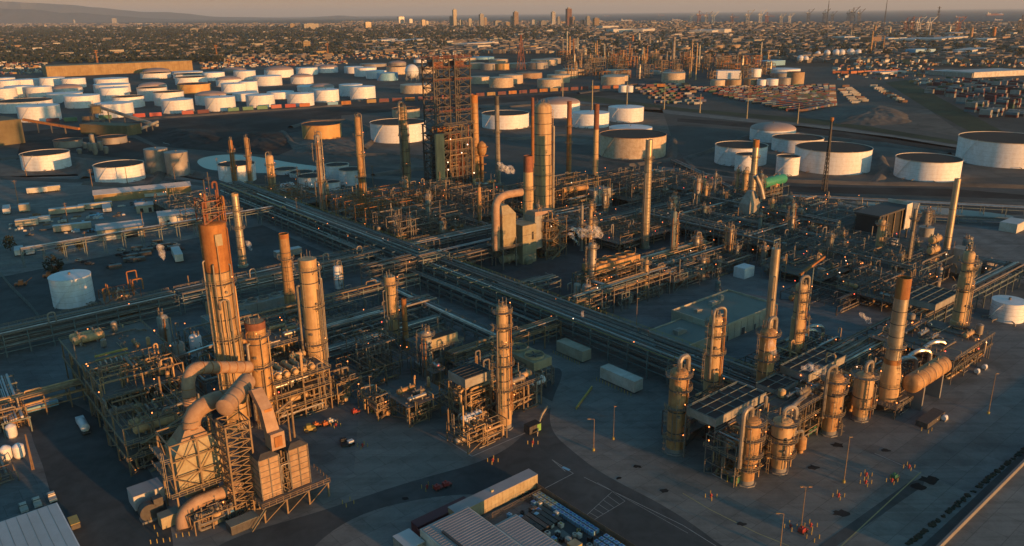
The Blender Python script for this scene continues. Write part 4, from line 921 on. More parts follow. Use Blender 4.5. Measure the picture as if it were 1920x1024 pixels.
# ------------------------------------------------------------------ storage tanks (centre x, front base y, width, front wall height in photo pixels)
def tk(xc,yb,wpx,hpx,roof,mt,label,group=None,small=False):
    X,Y=P(xc,yb); s=depth(X,Y)/F; r=wpx*s/2; L=math.hypot(X,Y); cx_,cy_=X+X/L*r,Y+Y/L*r; hh=zt(X,Y,yb-hpx)
    return tank('storage_tank',label,r=r,h=hh,roof=roof,mt=mt,loc=(cx_,cy_,0),group=group,small=small or wpx<36)
TW='tank_white'
NEAR=[(90,320,84,28,'open','tank_white','open topped white tank near the left edge, orange lit'),
(228,344,88,30,'open',TW,'open topped white tank with an inside shadow, right of the orange lit one'),
(298,326,42,44,'cone','tank_grey','tall narrow beige tank with a stair, behind its twin'),(336,331,42,43,'cone','tank_grey','tall narrow beige tank in front of its twin, right'),
(130,278,50,13,'open','tank_grey','low dark tank in the coal yard, left one'),(212,271,52,12,'open','tank_grey','low grey tank in the coal yard, right one'),
(447,344,68,32,'open',TW,'white open tank behind the two thin rusty columns'),(605,262,74,26,'open','tank_orange','orange tan open tank alone on a bare mound'),
(748,269,106,34,'open',TW,'large white open tank behind the leftmost tall lit column'),(762,222,52,16,'float','tank_cream','cream tank just behind the large white open tank'),
(536,328,42,8,'open',TW,'low white tank by the pond, first of three'),(566,334,44,8,'open',TW,'low white tank by the pond, second of three'),(585,352,52,18,'open',TW,'low white tank by the pond, nearest of the three'),
(634,340,44,28,'open',TW,'tall white tank left of the pair behind the thin columns'),(660,349,46,28,'open',TW,'tall white tank right of the pair behind the thin columns'),(624,357,30,14,'open',TW,'short white tank below the tall pair'),
(948,243,90,26,'open',TW,'white open tank right of the twin derrick tower'),(1048,222,80,26,'dome',TW,'large white tank with a pink dome behind the tall vessel'),(1107,241,70,26,'cone',TW,'white flat tank right of the pink domed tank'),(1173,230,67,26,'cone',TW,'white flat tank furthest right in the group of three behind the tan tank'),
(1182,252,82,8,'cone',TW,'white tank half hidden behind the big tan tank'),(1185,300,128,40,'open','tank_cream','very large tan open tank with a rusty rim'),
(1447,268,84,22,'dome',TW,'grey domed white tank in the right tank group'),(1493,288,94,24,'open',TW,'white open tank right behind the domed tank'),(1387,313,97,34,'open',TW,'white open tank at the left of the right tank group'),
(1398,324,42,32,'float',TW,'small white tank standing before the left open tank'),(1475,330,42,34,'float',TW,'small white tank with a black top in the middle of the right group'),(1557,328,140,42,'open',TW,'biggest white open tank of the right group'),
(1735,341,116,36,'open',TW,'white open tank with a long white arm across its top'),(1878,315,166,46,'open',TW,'huge white open tank cut by the right edge'),
(142,578,72,52,'cone',TW,'white flat topped tank alone by the left pipe rack'),(1885,606,58,34,'cone',TW,'white flat topped tank at the right edge behind the pipe racks')]
FARM=[(77,229,73,28,'cone',TW),(50,212,95,20,'float',TW),(157,203,62,22,'cone',TW),(217,221,68,25,'cone',TW),(243,203,56,20,'float',TW),(335,213,57,24,'cone',TW),(319,199,54,25,'float',TW),(415,209,55,25,'cone',TW),(397,198,57,18,'dome',TW),(490,202,52,22,'cone',TW),(462,190,48,14,'cone',TW),(565,200,50,23,'cone',TW),(527,186,50,12,'cone',TW),(613,192,47,22,'cone',TW),(605,178,45,14,'dome',TW),(588,172,60,9,'cone',TW),(503,162,53,18,'cone',TW),(567,158,42,13,'dome',TW),
(124,193,62,16,'cone',TW),(128,176,52,10,'dome',TW),(76,184,44,20,'cone',TW),(40,183,50,20,'cone',TW),(12,187,40,20,'cone',TW),(18,165,40,13,'cone',TW),(52,162,44,12,'cone',TW),(100,163,44,16,'cone',TW),(140,165,42,17,'cone',TW),(10,152,34,5,'cone',TW),
(218,192,52,26,'cone',TW),(212,176,64,16,'cone',TW),(210,160,60,11,'cone',TW),(288,190,53,24,'float',TW),(288,172,50,10,'dome',TW),(293,148,54,10,'float',TW),(294,139,50,4,'dome','tank_grey'),(366,176,60,17,'float','tank_orange'),(360,160,58,14,'float',TW),(355,148,56,8,'float',TW),(352,141,56,5,'cone',TW),(402,152,40,15,'cone',TW),(430,163,46,13,'dome',TW),(460,150,40,16,'cone',TW),(440,136,44,3,'dome','tank_grey'),(440,176,46,18,'cone',TW),(467,174,34,20,'cone',TW),(524,146,54,14,'dome',TW),(576,141,40,13,'cone',TW),(615,137,38,10,'dome',TW),(600,128,26,4,'dome','tank_grey'),
(681,188,48,24,'cone',TW),(659,181,44,21,'cone',TW),(780,176,58,15,'cone','tank_cream'),(727,152,40,14,'cone','lightblue'),(706,148,39,14,'cone',TW),(686,144,42,16,'cone',TW),(664,138,36,12,'cone',TW),(745,140,40,14,'float','tank_cream'),(800,138,34,13,'cone','tank_cream'),(788,118,24,6,'dome',TW),(832,118,34,6,'cone','tank_cream'),(700,126,50,5,'cone','tank_grey'),(745,124,34,5,'dome','tank_grey'),
(900,158,36,13,'cone','tank_cream'),(940,165,46,18,'cone','tank_cream'),(958,158,46,16,'cone','tank_cream'),(1030,166,46,16,'cone','tank_cream'),(1047,156,44,14,'cone','tank_cream'),(1062,148,44,14,'cone','tank_cream'),(1076,142,42,12,'cone','tank_cream'),(992,148,50,10,'cone','tank_rust'),(942,132,26,12,'cone','tank_orange'),(918,132,34,12,'cone','tank_grey'),(892,130,34,11,'cone','tank_cream'),(975,128,46,8,'cone','tank_cream'),(1008,130,40,12,'cone','tank_grey'),(1020,124,50,11,'cone','tank_cream'),(1036,120,32,10,'cone','tank_grey'),(935,118,36,6,'cone','tank_cream'),(905,112,44,4,'cone','lightblue'),(868,116,50,6,'cone','tank_cream'),
(1149,161,45,16,'cone','tank_cream'),(1155,153,48,10,'cone','tank_cream'),(1158,143,48,10,'cone','tank_cream'),(1262,156,44,18,'cone','tank_cream'),(1264,144,40,8,'dome','tank_cream'),(1225,140,30,6,'cone','tank_grey'),(1168,174,17,13,'cone',TW),(1180,174,14,12,'cone',TW),
(1345,165,27,14,'cone','tank_cream'),(1375,164,28,14,'cone','tank_tan'),(1407,163,26,15,'cone','tank_tan'),(1427,164,17,14,'cone',TW),(1447,164,22,15,'cone',TW),(1470,163,23,16,'cone','tank_grey'),(1490,160,32,24,'float','tank_tan'),(1465,146,40,8,'cone','tank_grey'),(1468,140,62,9,'cone',TW),(1415,145,23,15,'cone',TW),(1345,94,25,9,'cone','tank_tan'),(1375,93,25,9,'cone','tank_tan'),(1284,96,20,7,'cone','tank_tan'),(1425,61,18,5,'cone','tank_grey')]
mat('tank_tan',(.40,.29,.18),.7,0,(.30,.20,.11),.08,.8,True)
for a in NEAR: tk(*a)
FN={'cone':'flat topped','float':'open rimmed','dome':'dome roofed'}; CN_={'tank_white':'white','tank_cream':'cream','tank_grey':'grey','tank_rust':'rusty brown','tank_orange':'orange tan','lightblue':'pale blue','tank_tan':'tan'}
def area(x): return 'left tank farm' if x<645 else ('middle tank farm' if x<850 else ('farm right of the derricks' if x<1130 else 'small right tank cluster'))
rows={}
for a in sorted(FARM,key=lambda q:-q[1]):
    rows.setdefault(area(a[0]),[]).append(a)
for ar,l in rows.items():
    l=sorted(l,key=lambda q:-q[1]); rr=[]
    while l: rr.append(sorted(l[:9])); l=l[9:]
    for i,row in enumerate(rr):
        for j,a in enumerate(row):
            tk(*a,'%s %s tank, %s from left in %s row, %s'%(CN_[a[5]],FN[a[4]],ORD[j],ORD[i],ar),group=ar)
# white arm of the open tank
# ---------------------------------------------------------------- freight train and stacked containers
CC=['maroon','red','green','orange','wall_white','lightblue','blue','wood','rust','wall_tan']
CNAME={'maroon':'dark red','red':'red','green':'green','orange':'orange','wall_white':'white','lightblue':'light blue','blue':'blue','wood':'brown','rust':'rust coloured','wall_tan':'tan'}
WAG={}
def wagon(label,X,Y,rz,mt,L=13.5,high=2.7,group=None,flat=False):
    key=(mt,L,flat)
    if key not in WAG:
        t=thing('railway_wagon',label,'railway wagon',(X,Y,0),rz,group)
        b=MB(); z=1.2; b.box(-L/2,L/2,-1.3,1.3,z,z+high+(2.5 if flat==2 else 0)); 
        for i in range(1,14): b.box(-L/2+L*i/14-.06,-L/2+L*i/14+.06,-1.36,1.36,z+.1,z+high-.1)
        b.build('container',mt,t,ang=0)
        MB().box(-L/2-.6,L/2+.6,-1.2,1.2,.8,1.19).build('wagon_frame','steel_dark',t,ang=0)
        for s_ in (-1,1):
            for k in (-.4,.4):
                b=MB(); b.lathe([(.01,-.7),(.5,-.7),(.5,.7),(.01,.7)],8,(k*L+s_*.9,0,.5),'y'); b.build('wheelset','black',t)
        WAG[key]=t; return t
    t=copy_tree(WAG[key]); t.location=(X,Y,0); t.rotation_euler=(0,0,rz); t['label']=label; t['group']=group; return t
line=[(100,231),(200,225),(280,220.5),(400,213),(523,204),(627,199),(710,193),(790,189),(893,182),(1017,173.5),(1100,168.5),(1240,164)]
rn=random.Random(9)
def along(line,step,off=0):
    pts=[Vector((*P(x,y),0)) for x,y in line]; o=[]; d=off
    for a,c in zip(pts,pts[1:]):
        L=(c-a).length; 
        while d<L: o.append((a+(c-a)*(d/L),math.atan2(c.y-a.y,c.x-a.x))); d+=step
        d-=L
    return o
seqc=['maroon','green','wood','green','maroon','red','red','green','red','maroon','maroon','green','green','green','red','red','orange','wall_white','lightblue','red']
for i,(p,a) in enumerate(along(line,19)):
    x=pix(p.x,p.y)[0]
    if rn.random()<.12: continue
    mt=seqc[i%len(seqc)] if x<640 else rn.choice(['maroon','maroon','red','orange','rust','rust','wall_tan'])
    wagon('%s container wagon, %s place from the left on the long freight train'%(CNAME[mt],nth(i+1)),p.x,p.y,a,mt,L=14,high=4.6,group='freight train in front of the tank farms')
for i,(p,a) in enumerate(along([(1568,139),(1600,139),(1680,136)],16)): wagon('orange boxcar, %s from left in the short train beyond the trailer rows'%nth(i+1),p.x,p.y,a,'orange',L=14,group='short train beyond the trailer rows')
def cont_mesh(mt,L=12.2,flat=False):
    b=MB(); b.box(-L/2,L/2,-1.25,1.25,.9,3.7)
    for i in range(1,12): b.box(-L/2+L*i/12-.07,-L/2+L*i/12+.07,-1.3,1.3,1.,3.6)
    return b.mesh('container',mt,0)
CM={m:cont_mesh(m) for m in CC}
wb=MB()
for k in (-4.3,-3.2,4.6):
    for s_ in (-1,1): wb.lathe([(.01,-.2),(.5,-.2),(.5,.2),(.01,.2)],8,(k,s_*1.0,.5),'y')
wb.box(-6,6,-1.,1.,.65,.89); WBM=wb.mesh('chassis','steel_dark')
cnt=[0]
def box_trailer(X,Y,rz,mt,label,group,z=0,ch=True):
    t=thing('container_trailer' if ch else 'shipping_container',label,'container',(X,Y,z),rz,group); cnt[0]+=1
    o=bpy.data.objects.new('container_body',CM[mt]); COL.objects.link(o); o.parent=t
    if ch: o=bpy.data.objects.new('chassis',WBM); COL.objects.link(o); o.parent=t
stuffb=MB(); CX_=['c_red','c_rust','c_green','c_blue','c_sky','c_white','c_dark']
lst=[]
def yard(poly,nr,nc,ang,cols,g,lab):
    """rows of parked containers inside four photo corners tl,tr,br,bl"""
    q=[Vector((*P(x,y),0)) for x,y in poly]
    for i in range(nr):
        for j in range(nc):
            if rn.random()<.13: continue
            s,t_=(j+.5)/nc,(i+.5)/nr; p=(q[0]*(1-s)+q[1]*s)*(1-t_)+(q[3]*(1-s)+q[2]*s)*t_
            lst.append((p.length,p,ang,rn.choice(cols),g,lab))
dk=['c_red','c_blue','maroon','wood','c_rust','c_green','c_blue','c_sky','c_white','c_red','panel_grey','c_dark','c_dark']
for n_,c_,w_ in (('c_red',(.15,.03,.03),'red'),('c_rust',(.15,.07,.045),'rust coloured'),('c_green',(.05,.12,.07),'green'),('c_blue',(.05,.07,.16),'blue'),('c_sky',(.14,.22,.26),'light blue'),('c_white',(.38,.37,.35),'white'),('c_dark',(.07,.07,.075),'dark grey')):
    mat(n_,c_,.7,0,tuple(q*.6 for q in c_),.2,.6); CM[n_]=cont_mesh(n_); CNAME[n_]=w_
CM['panel_grey']=cont_mesh('panel_grey'); CNAME['panel_grey']='grey'
yard([(1280,166),(1565,160),(1562,200),(1500,214)],20,24,R(20),dk,'containers parked in the yard beyond the rail line','container in the main yard')
yard([(1180,160),(1290,158),(1330,200),(1230,195)],10,8,R(20),dk,'containers at the left end of the yard','container at the left yard end')
yard([(1560,163),(1592,162),(1635,196),(1596,196)],13,2,R(5),['panel_grey','wall_white','panel_grey','wall_beige'] if False else ['panel_grey','c_white','c_rust','c_white'],'pale trailers in the double row','trailer of the double row')
yard([(1622,162),(1650,162),(1710,193),(1680,196)],13,1,R(5),['panel_grey','c_white','c_rust','c_white'],'pale trailers beside the embankment','trailer beside the embankment')
lst.sort(key=lambda q:q[0])
CN2={}
for gg in set(q[4] for q in lst[:296]):
    idx=[i for i,q in enumerate(lst[:296]) if q[4]==gg]
    for r_ in range(0,len(idx),16):
        for k,i in enumerate(sorted(idx[r_:r_+16],key=lambda i:pix(lst[i][1].x,lst[i][1].y)[0])): CN2[i]=(r_//16+1,k+1)
for k,(d,p,a,m,g,lab) in enumerate(lst[:296]): box_trailer(p.x,p.y,a,m,'%s %s, %s from left in row %s'%(CNAME[m],lab,nth(CN2[k][1]),['one','two','three','four','five','six','seven','eight','nine','ten','eleven','twelve','thirteen','fourteen','fifteen','sixteen','seventeen','eighteen','nineteen','twenty'][CN2[k][0]-1]),g)
ms=list(CM)
for (d,p,a,m,g,lab) in lst[296:]:
    c,s=math.cos(a),math.sin(a); rect8(stuffb,(p.x,p.y),12,2.5,3.6,a,CC.index(m) if m in CC else (12+CX_.index(m) if m in CX_ else 10))
for (poly,n) in (([(1560,120),(1760,118),(1740,150),(1560,150)],160),([(0,118),(90,116),(86,138),(0,140)],150),([(365,112),(640,104),(650,120),(380,130)],420),([(640,100),(900,98),(900,110),(640,112)],260),([(1700,150),(1925,150),(1925,160),(1720,160)],90),([(1500,108),(1925,118),(1925,128),(1560,118)],200)):
    q=[Vector((*P(x,y),0)) for x,y in poly]
    for i in range(n):
        s,t_=rn.random(),rn.random(); p=(q[0]*(1-s)+q[1]*s)*(1-t_)+(q[3]*(1-s)+q[2]*s)*t_
        rect8(stuffb,(p.x,p.y),rn.choice([5,12,12]),2.6,rn.choice([1.6,3.2,3.8]),R(40)+rn.choice([0,R(90)]),rn.choice([0,4,8,7,9,7,7,4,10,10]))
o=stuffb.build('parked_vehicles_and_containers',CC+['panel_grey','steel_dark']+CX_,ang=0); o['kind']='stuff'
# stacks of containers at right
stk=[(1745,170,2),(1765,172,3),(1785,178,4),(1805,190,4),(1822,205,4),(1795,165,3),(1815,172,4),(1838,176,4),(1815,156,3),(1845,160,3),(1870,162,4),(1880,175,4),(1858,190,4),(1880,200,4),(1905,196,4),(1905,180,4),(1850,215,3),(1900,215,2),(1760,156,2),(1900,165,4),(1780,150,2)]
stk=[(x+dx,y+dy,n) for dx,dy in ((0,0),(9,3),(18,1),(-4,5)) for (x,y,n) in stk]
ncs=0; SB=MB()
for i,(x,y,n) in enumerate(stk):
    X,Y=P(x,y)
    for j in range(2):
        for k in range(n):
            if ncs>290: pass
            if ncs>290 and k: continue
            if ncs>290:
                for q in range(n): rect8(SB,(X+j*3.2*CA,Y+j*3.2*SA),12,2.5,2.85*(q+1),R(130),rn.randrange(5),z=2.85*q+.05)
                continue
            ncs+=1
            m=rn.choice(['c_white','c_white','panel_grey','c_sky','maroon','c_red','c_green','c_dark'])
            box_trailer(X+j*3.2*CA,Y+j*3.2*SA,R(130),m,'%s container, %s level, %s %s stack of the right hand stacks'%(CNAME[m],['bottom','second','third','top'][k],nth(i+1),['left','right'][j]),'stacked containers at the right edge',z=-.9+k*2.85,ch=False)
o=SB.build('container_stacks',['c_white','panel_grey','c_sky','c_red','maroon'],ang=0); o['kind']='stuff'
# earth mound
def mound(pts,h,name,m,n=24):
    q=[P(x,y) for x,y in pts]; cx_=sum(a[0] for a in q)/len(q); cy_=sum(a[1] for a in q)/len(q); b=MB(); vs=[];N=len(q)*4; rn2=random.Random(h)
    ring=[]
    for i in range(len(q)):
        a=Vector(q[i]);c=Vector(q[(i+1)%len(q)])
        for k in range(4): ring.append(a.lerp(c,k/4))
    for (f,z) in ((1,0),(.82,.35),(.6,.75),(.35,.95),(.15,1.)):
        for p in ring: vs.append((cx_+(p.x-cx_)*f*rn2.uniform(.94,1.06),cy_+(p.y-cy_)*f*rn2.uniform(.94,1.06),h*z*rn2.uniform(.85,1.1) if z else .0))
    fs=[(i*N+j,i*N+(j+1)%N,(i+1)*N+(j+1)%N,(i+1)*N+j) for i in range(4) for j in range(N)]+[tuple(4*N+j for j in range(N))]
    b.add(vs,fs); o=b.build(name,m,ang=60); o['kind']='structure'; md=o.modifiers.new('s','SUBSURF'); md.levels=2; md.render_levels=2; tx=bpy.data.textures.new('c','CLOUDS'); tx.noise_scale=6; d=o.modifiers.new('d','DISPLACE'); d.texture=tx; d.strength=2.2; d.direction='Z'; d.texture_coords='GLOBAL'; d.mid_level=.55; return o
mound([(1560,232),(1590,204),(1650,197),(1700,212),(1712,230),(1640,236)],6,'earth_mound','soil')
mound([(420,262),(470,246),(540,250),(552,268),(500,285),(440,280)],5,'coal_heap','coal')
mound([(290,262),(330,240),(400,244),(420,262),(350,280)],4,'coal_heap','coal')
mound([(540,272),(570,262),(660,262),(700,275),(650,292),(560,290)],3,'earth_mound','soil')
def cut(*a): pass
# ------------------------------------------------------------------ upper left yard: sheds, trailers, conveyor
t=wh(-20,276,48,268,45,46,'big dark tan hall cut by the left edge','hall_wall','hall_wall',name='hall',cat='hall')
wh(152,251,240,255,20,18,'dark olive shed under the conveyor','hall_wall','hall_wall',name='shed',cat='shed')
def truss(name,label,p0,z0,p1,z1,w_,mt='panel_grey',legs=3,cat='conveyor'):
    a=Vector((*P(*p0),0)); c=Vector((*P(*p1),0)); t=thing(name,label,cat,a,0); d=c-a
    b=MB(); b.bar((0,0,z0),(d.x,d.y,z1),w_,w_*.8); b.build('gallery',mt,t)
    for k in range(1,legs+1): f=k/(legs+1); MB().bar((d.x*f,d.y*f,0),(d.x*f,d.y*f,z0+(z1-z0)*f),1.).build('leg','steel',t)
    return t
truss('conveyor','long inclined conveyor rising to the transfer tower',(296,240),3,(178,232),22,3.5)
truss('conveyor','short conveyor lying below the long one',(252,250),2,(298,243),9,3)
truss('conveyor','brown conveyor running from the tan hall to the olive shed',(48,248),14,(150,252),6,3,'rust')
X,Y=P(178,240); t=frame('transfer_tower','small lit transfer tower at the top of the conveyor',0,11,0,11,[8,16,24],1,1,(0,1,2),'steel_cream',3,2,4,True,'transfer tower',lamps=2); t.location=(X,Y,0)
b=MB(); b.box(1,10,1,10,16.1,23.5); b.build('cladding','wall_tan',t)
for i in range(7):
    x,y=[(170,285),(180,292),(160,280),(190,284),(150,290),(200,290),(175,278)][i]; X,Y=P(x,y); hh=[9,12,7,10,6,8,14][i]
    t=thing('silo','small dark silo in the coal yard cluster, %s'%['tall one in the middle','tallest','left one','right one','leftmost','rightmost','behind the others'][i],'silo',(X,Y,0),0,'silos in the coal yard'); b=MB(); b.lathe([(1.6,1),(2.4,4),(2.4,hh-1),(.5,hh),(.01,hh)],12); b.build('shell','col_grey',t)
    for a in (0,2.1,4.2): MB().bar((2*math.cos(a),2*math.sin(a),0),(2*math.cos(a),2*math.sin(a),4.5),.25).build('leg','steel_dark',t)
# sheds and trailers
a_=P(-5,0,0) if False else None
def bp(x,y,lx,ly,h,label,wall,roof,gable=0,rz=None,**k):
    X,Y=P(x,y); return building(k.pop('name','shed'),label,0,lx,0,ly,h,wall,roof,0,gable,loc=(X,Y,0),rz=R(32) if rz is None else rz,cat=k.pop('cat','shed'),**k)
bp(178,381,62,13,5.5,'long low shed with a pale roof behind the yard','wall_tan','roof_light',2,rz=R(27))
bp(185,453,24,14,6.3,'cream garage with two big roll doors',"wall_beige",'roof_light',2,rz=R(27),name='garage',cat='garage',doors=(('-y',6,.1,6,4.4,'wall_white'),('-y',17.5,.1,6.5,4.4,'glass'),('-y',12.2,.1,1.3,2.4,'red')))
bp(300,425,30,14,6,'white office shed with small windows beside the car park','wall_white','roof_light',1.8,rz=R(27),wins=(('-y',5,2.2,1.6,1.1,'glass'),('-y',20,2.2,1.8,1.1,'glass')),doors=(('-y',13,.1,1.2,2.2,'red'),))
bp(257,401,10,8,5,'small cabin with dark openings behind the office shed','wall_beige','roof_light',1.2,rz=R(27),doors=(('-y',3,.3,2,3,'black'),('-y',8,.3,2,3,'black')))
bp(284,393,24,7,3.4,'long low annex right of the small cabin','wall_beige','roof_flat',0,rz=R(27))
for (x,y,L,w_,h,lb,mt,rz) in [(51,365,13,3,3.4,'white box trailer, left of the pair near the left edge','wall_white',27),(67,363,16,3,3.4,'white box trailer, right of the pair near the left edge','wall_beige',27),(93,405,20,4,3.2,'long cream cabin in the scrap yard','wall_beige',27),(148,396,20,4,3.,'second long cream cabin further back','wall_beige',27),(101,438,20,4,3.4,'cream container cabin behind the garage yard','wall_beige',27),
  (20,402,14,4,3,'pale blue trailer end-on at the left yard','roof_light',120),(30,428,12,5,3.6,'cream cabin by the left fence','wall_beige',27),(57,421,11,4,3,'blue grey flat roofed cabin by the left perimeter','roof_light',27),(37,400,6,5,4.5,'tiny beige hut in the upper left yard','wall_beige',27),(45,480,10,4,2.6,'pale trailer near the perimeter road, left','wall_white',120),(66,478,8,4,2.6,'pale green trailer near the perimeter road, right','roof_light',120),
  (345,492,17,4,3.6,'grey white box trailer behind the tall rusty tower','wall_white',118),(520,488,14,4,3.2,'low cabin behind the left rack','panel_grey',40),(272,372,14,3,2,'white flatbed behind the long low shed','wall_white',27),(210,398,16,5,2.4,'stack of pale crates in the scrap yard','roof_light',118)]:
    X,Y=P(x,y); trailer('box_trailer' if 'trailer' in lb else 'cabin',lb,0,L,0,w_,h,.8,mt,'roof_light',cat='trailer' if 'trailer' in lb else 'cabin',loc=(X,Y,0),rz=R(rz),wheels='trailer' in lb)
# scrap yard pieces
rn=random.Random(21)
for i in range(70):
    x,y=rn.uniform(10,330),0; y=rn.uniform(400,440)-.05*(x-150) if x<240 else rn.uniform(372,392)
    if 170<x<250 and y>405: y-=25
    X,Y=P(x,y); L=rn.uniform(2,9); t=thing('stacked_material','low pile of %s in the upper left storage yard, %s from the left'%(['pipes','crates','plates'][i%3],nth(1+i)),'material pile',(X,Y,0),R(27+rn.choice([0,90])+rn.uniform(-8,8)),'material piles in the upper left storage yard')
    b=MB()
    if i%3==0:
        for k in range(4): b.tube([(0,k*.5,.3),(L,k*.5,.3)],.22,6)
        b.tube([(0,.25,.7),(L,.25,.7)],.22,6)
    elif i%3==1:
        for k in range(3): b.box(k*1.6,k*1.6+1.3,0,1.4,0,rn.uniform(.7,1.8))
    else: b.box(0,L*.6,0,2,0,.3); b.box(.3,L*.5,.2,1.7,.3,.8)
    b.build('bundle' if i%3==0 else 'stack',rn.choice(['steel','steel_dark','wood','roof_light','rust','lightblue','wall_white']),t)
# cars
CARM={}
def car(x,y,rz,mt,label,group,truck=False):
    X,Y=P(x,y)
    if (mt,truck) in CARM:
        t=copy_tree(CARM[(mt,truck)]); t.location=(X,Y,0); t.rotation_euler=(0,0,rz); t['label']=label; t['group']=group; return t
    t=thing('parked_pickup' if truck else 'parked_car',label,'pickup' if truck else 'car',(X,Y,0),rz,group)
    b=MB(); b.hexa([(-2.4,-.9,.35),(2.4,-.9,.35),(2.4,.9,.35),(-2.4,.9,.35)],[(-2.35,-.88,.95),(2.3,-.88,.9),(2.3,.88,.9),(-2.35,.88,.95)])
    if not truck: b.hexa([(-1.9,-.82,.95),(1.1,-.82,.93),(1.1,.82,.93),(-1.9,.82,.95)],[(-1.4,-.7,1.45),(.5,-.7,1.45),(.5,.7,1.45),(-1.4,.7,1.45)])
    else:
        b.hexa([(-.5,-.85,.95),(1.3,-.85,.93),(1.3,.85,.93),(-.5,.85,.95)],[(-.3,-.75,1.7),(.8,-.75,1.7),(.8,.75,1.7),(-.3,.75,1.7)])
    b.build('body',mt,t,ang=25)
    b=MB(); b.box(-1.5,.7,-.83,.83,1.,1.35) if not truck else b.box(-.4,1.0,-.86,.86,1.05,1.5); b.build('windows','glass',t)
    for k in (-1.5,1.5):
        for s_ in (-1,1): b=MB(); b.lathe([(.01,-.12),(.36,-.12),(.36,.12),(.01,.12)],10,(k,s_*.82,.36),'y'); b.build('wheel','rubber',t)
    CARM[(mt,truck)]=t; return t
cs=[(225,480),(236,484),(246,486),(240,476),(252,478),(228,470),(258,490),(244,492),(255,470),(214,498),(208,503),(290,460),(300,468),(284,466),(310,462),(320,470),(272,470),(150,490),(160,493),(168,496),(330,460),(338,468),(300,456)]
for i,(x,y) in enumerate(cs): car(x,y,R(-15),['black','steel_dark','panel_grey'][i%3],'%s car parked in the upper left lot, %s from the left'%(['black','dark grey','grey'][i%3],nth(1+sum(1 for q in cs if q<(x,y)))),'cars parked in the upper left lot')
for i,(x,y) in enumerate([(237,486),(250,492),(232,493),(262,482),(246,470),(266,475),(285,458),(300,465),(315,470),(205,506)]):
    X,Y=P(x,y); t=thing('dumpster','dark open container in the upper left lot, %s of its row'%nth(i+1),'dumpster',(X,Y,0),R(30),'dark open containers in the lot')
    b=MB(); b.box(0,6,0,3,.2,1.9); b.build('body','steel_dark',t,ang=0); b=MB(); b.box(.2,5.8,.2,2.8,1.901,1.96); b.build('load','steel_teal',t)
for i,(x,y,l) in enumerate([(92,520,'backhoe with an orange boom'),(40,536,'telehandler parked by the fence'),(120,518,'crane truck beside the bare tree')]):
    X,Y=P(x,y); t=thing('construction_vehicle',l+' in the left yard','construction vehicle',(X,Y,0),R(20)); b=MB(); b.box(-2.5,2.5,-1.1,1.1,.6,1.6); b.box(-.8,1,-1,1,1.6,2.8); b.build('body',['orange','orange','steel_dark'][i],t,ang=0)
    MB().bar((2,0,1.5),(5,0,3.5),.3).build('boom','orange',t)
    for k in (-1.6,1.6):
        for s_ in (-1,1): b=MB(); b.lathe([(.01,-.2),(.6,-.2),(.6,.2),(.01,.2)],10,(k,s_*1.,.6),'y'); b.build('wheel','rubber',t)
def btree(x,y,s,k,label,mt=None): X,Y=P(x,y); tree((X,Y,0),s,k,label,None)
btree(103,518,1.1,0,'bare reddish tree beside the crane truck'); btree(20,470,.8,1,'low bush by the left perimeter road, left one'); btree(150,470,.7,2,'low bush by the left perimeter road, right one'); btree(118,476,.7,3,'low bush by the left perimeter road, middle one')
for i,(x,y,h_) in enumerate([(36,388,50),(176,365,48),(164,470,36),(272,447,50),(50,330,40),(330,350,44),(395,372,40),(410,330,34),(128,420,40),(240,350,36),(560,352,40),(700,352,42)]):
    X,Y=P(x,y); hh=zt(X,Y,y-h_); t=thing('utility_pole','wooden utility pole with cross arm, %s from left in upper left yards'%nth(1+sorted([36,176,164,272,50,330,395,410,128,240,560,700]).index(x)),'utility pole',(X,Y,0),R(20+i*30),'utility poles in the upper left yards')
    MB().cyl(0,0,0,hh,.3,7,r2=.2).build('pole','wood',t); b=MB(); b.bar((-1.6,0,hh-.7),(1.6,0,hh-.7),.2); b.bar((-1.2,0,hh-2),(1.2,0,hh-2),.18); b.build('cross_arm','wood',t)
# fence along the perimeter road
def fence(label,pts,h=2.2,mt='steel_teal',step=3.,name='fence',solid=False,world=False):
    q=[Vector((*(p if world else P(*p)),0)) for p in pts]; t=thing(name,label,'fence' if not solid else 'wall',q[0],0); q=[p-q[0] for p in q]
    if solid:
        b=MB()
        for a,c in zip(q,q[1:]): b.bar(a+Vector((0,0,h/2)),c+Vector((0,0,h/2)),.3,h)
        b.build('wall',mt,t,ang=0); return t
    n=0; b=MB()
    for a,c in zip(q,q[1:]):
        k=max(1,int((c-a).length/step))
        for i in range(k): p=a.lerp(c,i/k); b.bar(p,p+Vector((0,0,h)),.09)
        for z in (.15,h*.5,h): b.bar(a+Vector((0,0,z)),c+Vector((0,0,z)),.06)
    b.build('post_and_rail',mt,t,ang=0); b=MB()
    for a,c in zip(q,q[1:]):
        k=int((c-a).length/.6)
        for i in range(k): p=a.lerp(c,i/k); p2=a.lerp(c,min(1,(i+2.)/k)); b.bar(p+Vector((0,0,.1)),p2+Vector((0,0,h-.05)),.025); b.bar(p2+Vector((0,0,.1)),p+Vector((0,0,h-.05)),.025)
    b.build('mesh_panel',mt,t,ang=0); return t
fence('chain fence along the left perimeter road',[(0,500),(300,443),(400,425)],step=5)
fence('fence running down the left edge past the bare tree',[(0,515),(20,540),(60,580),(75,600)],step=4)
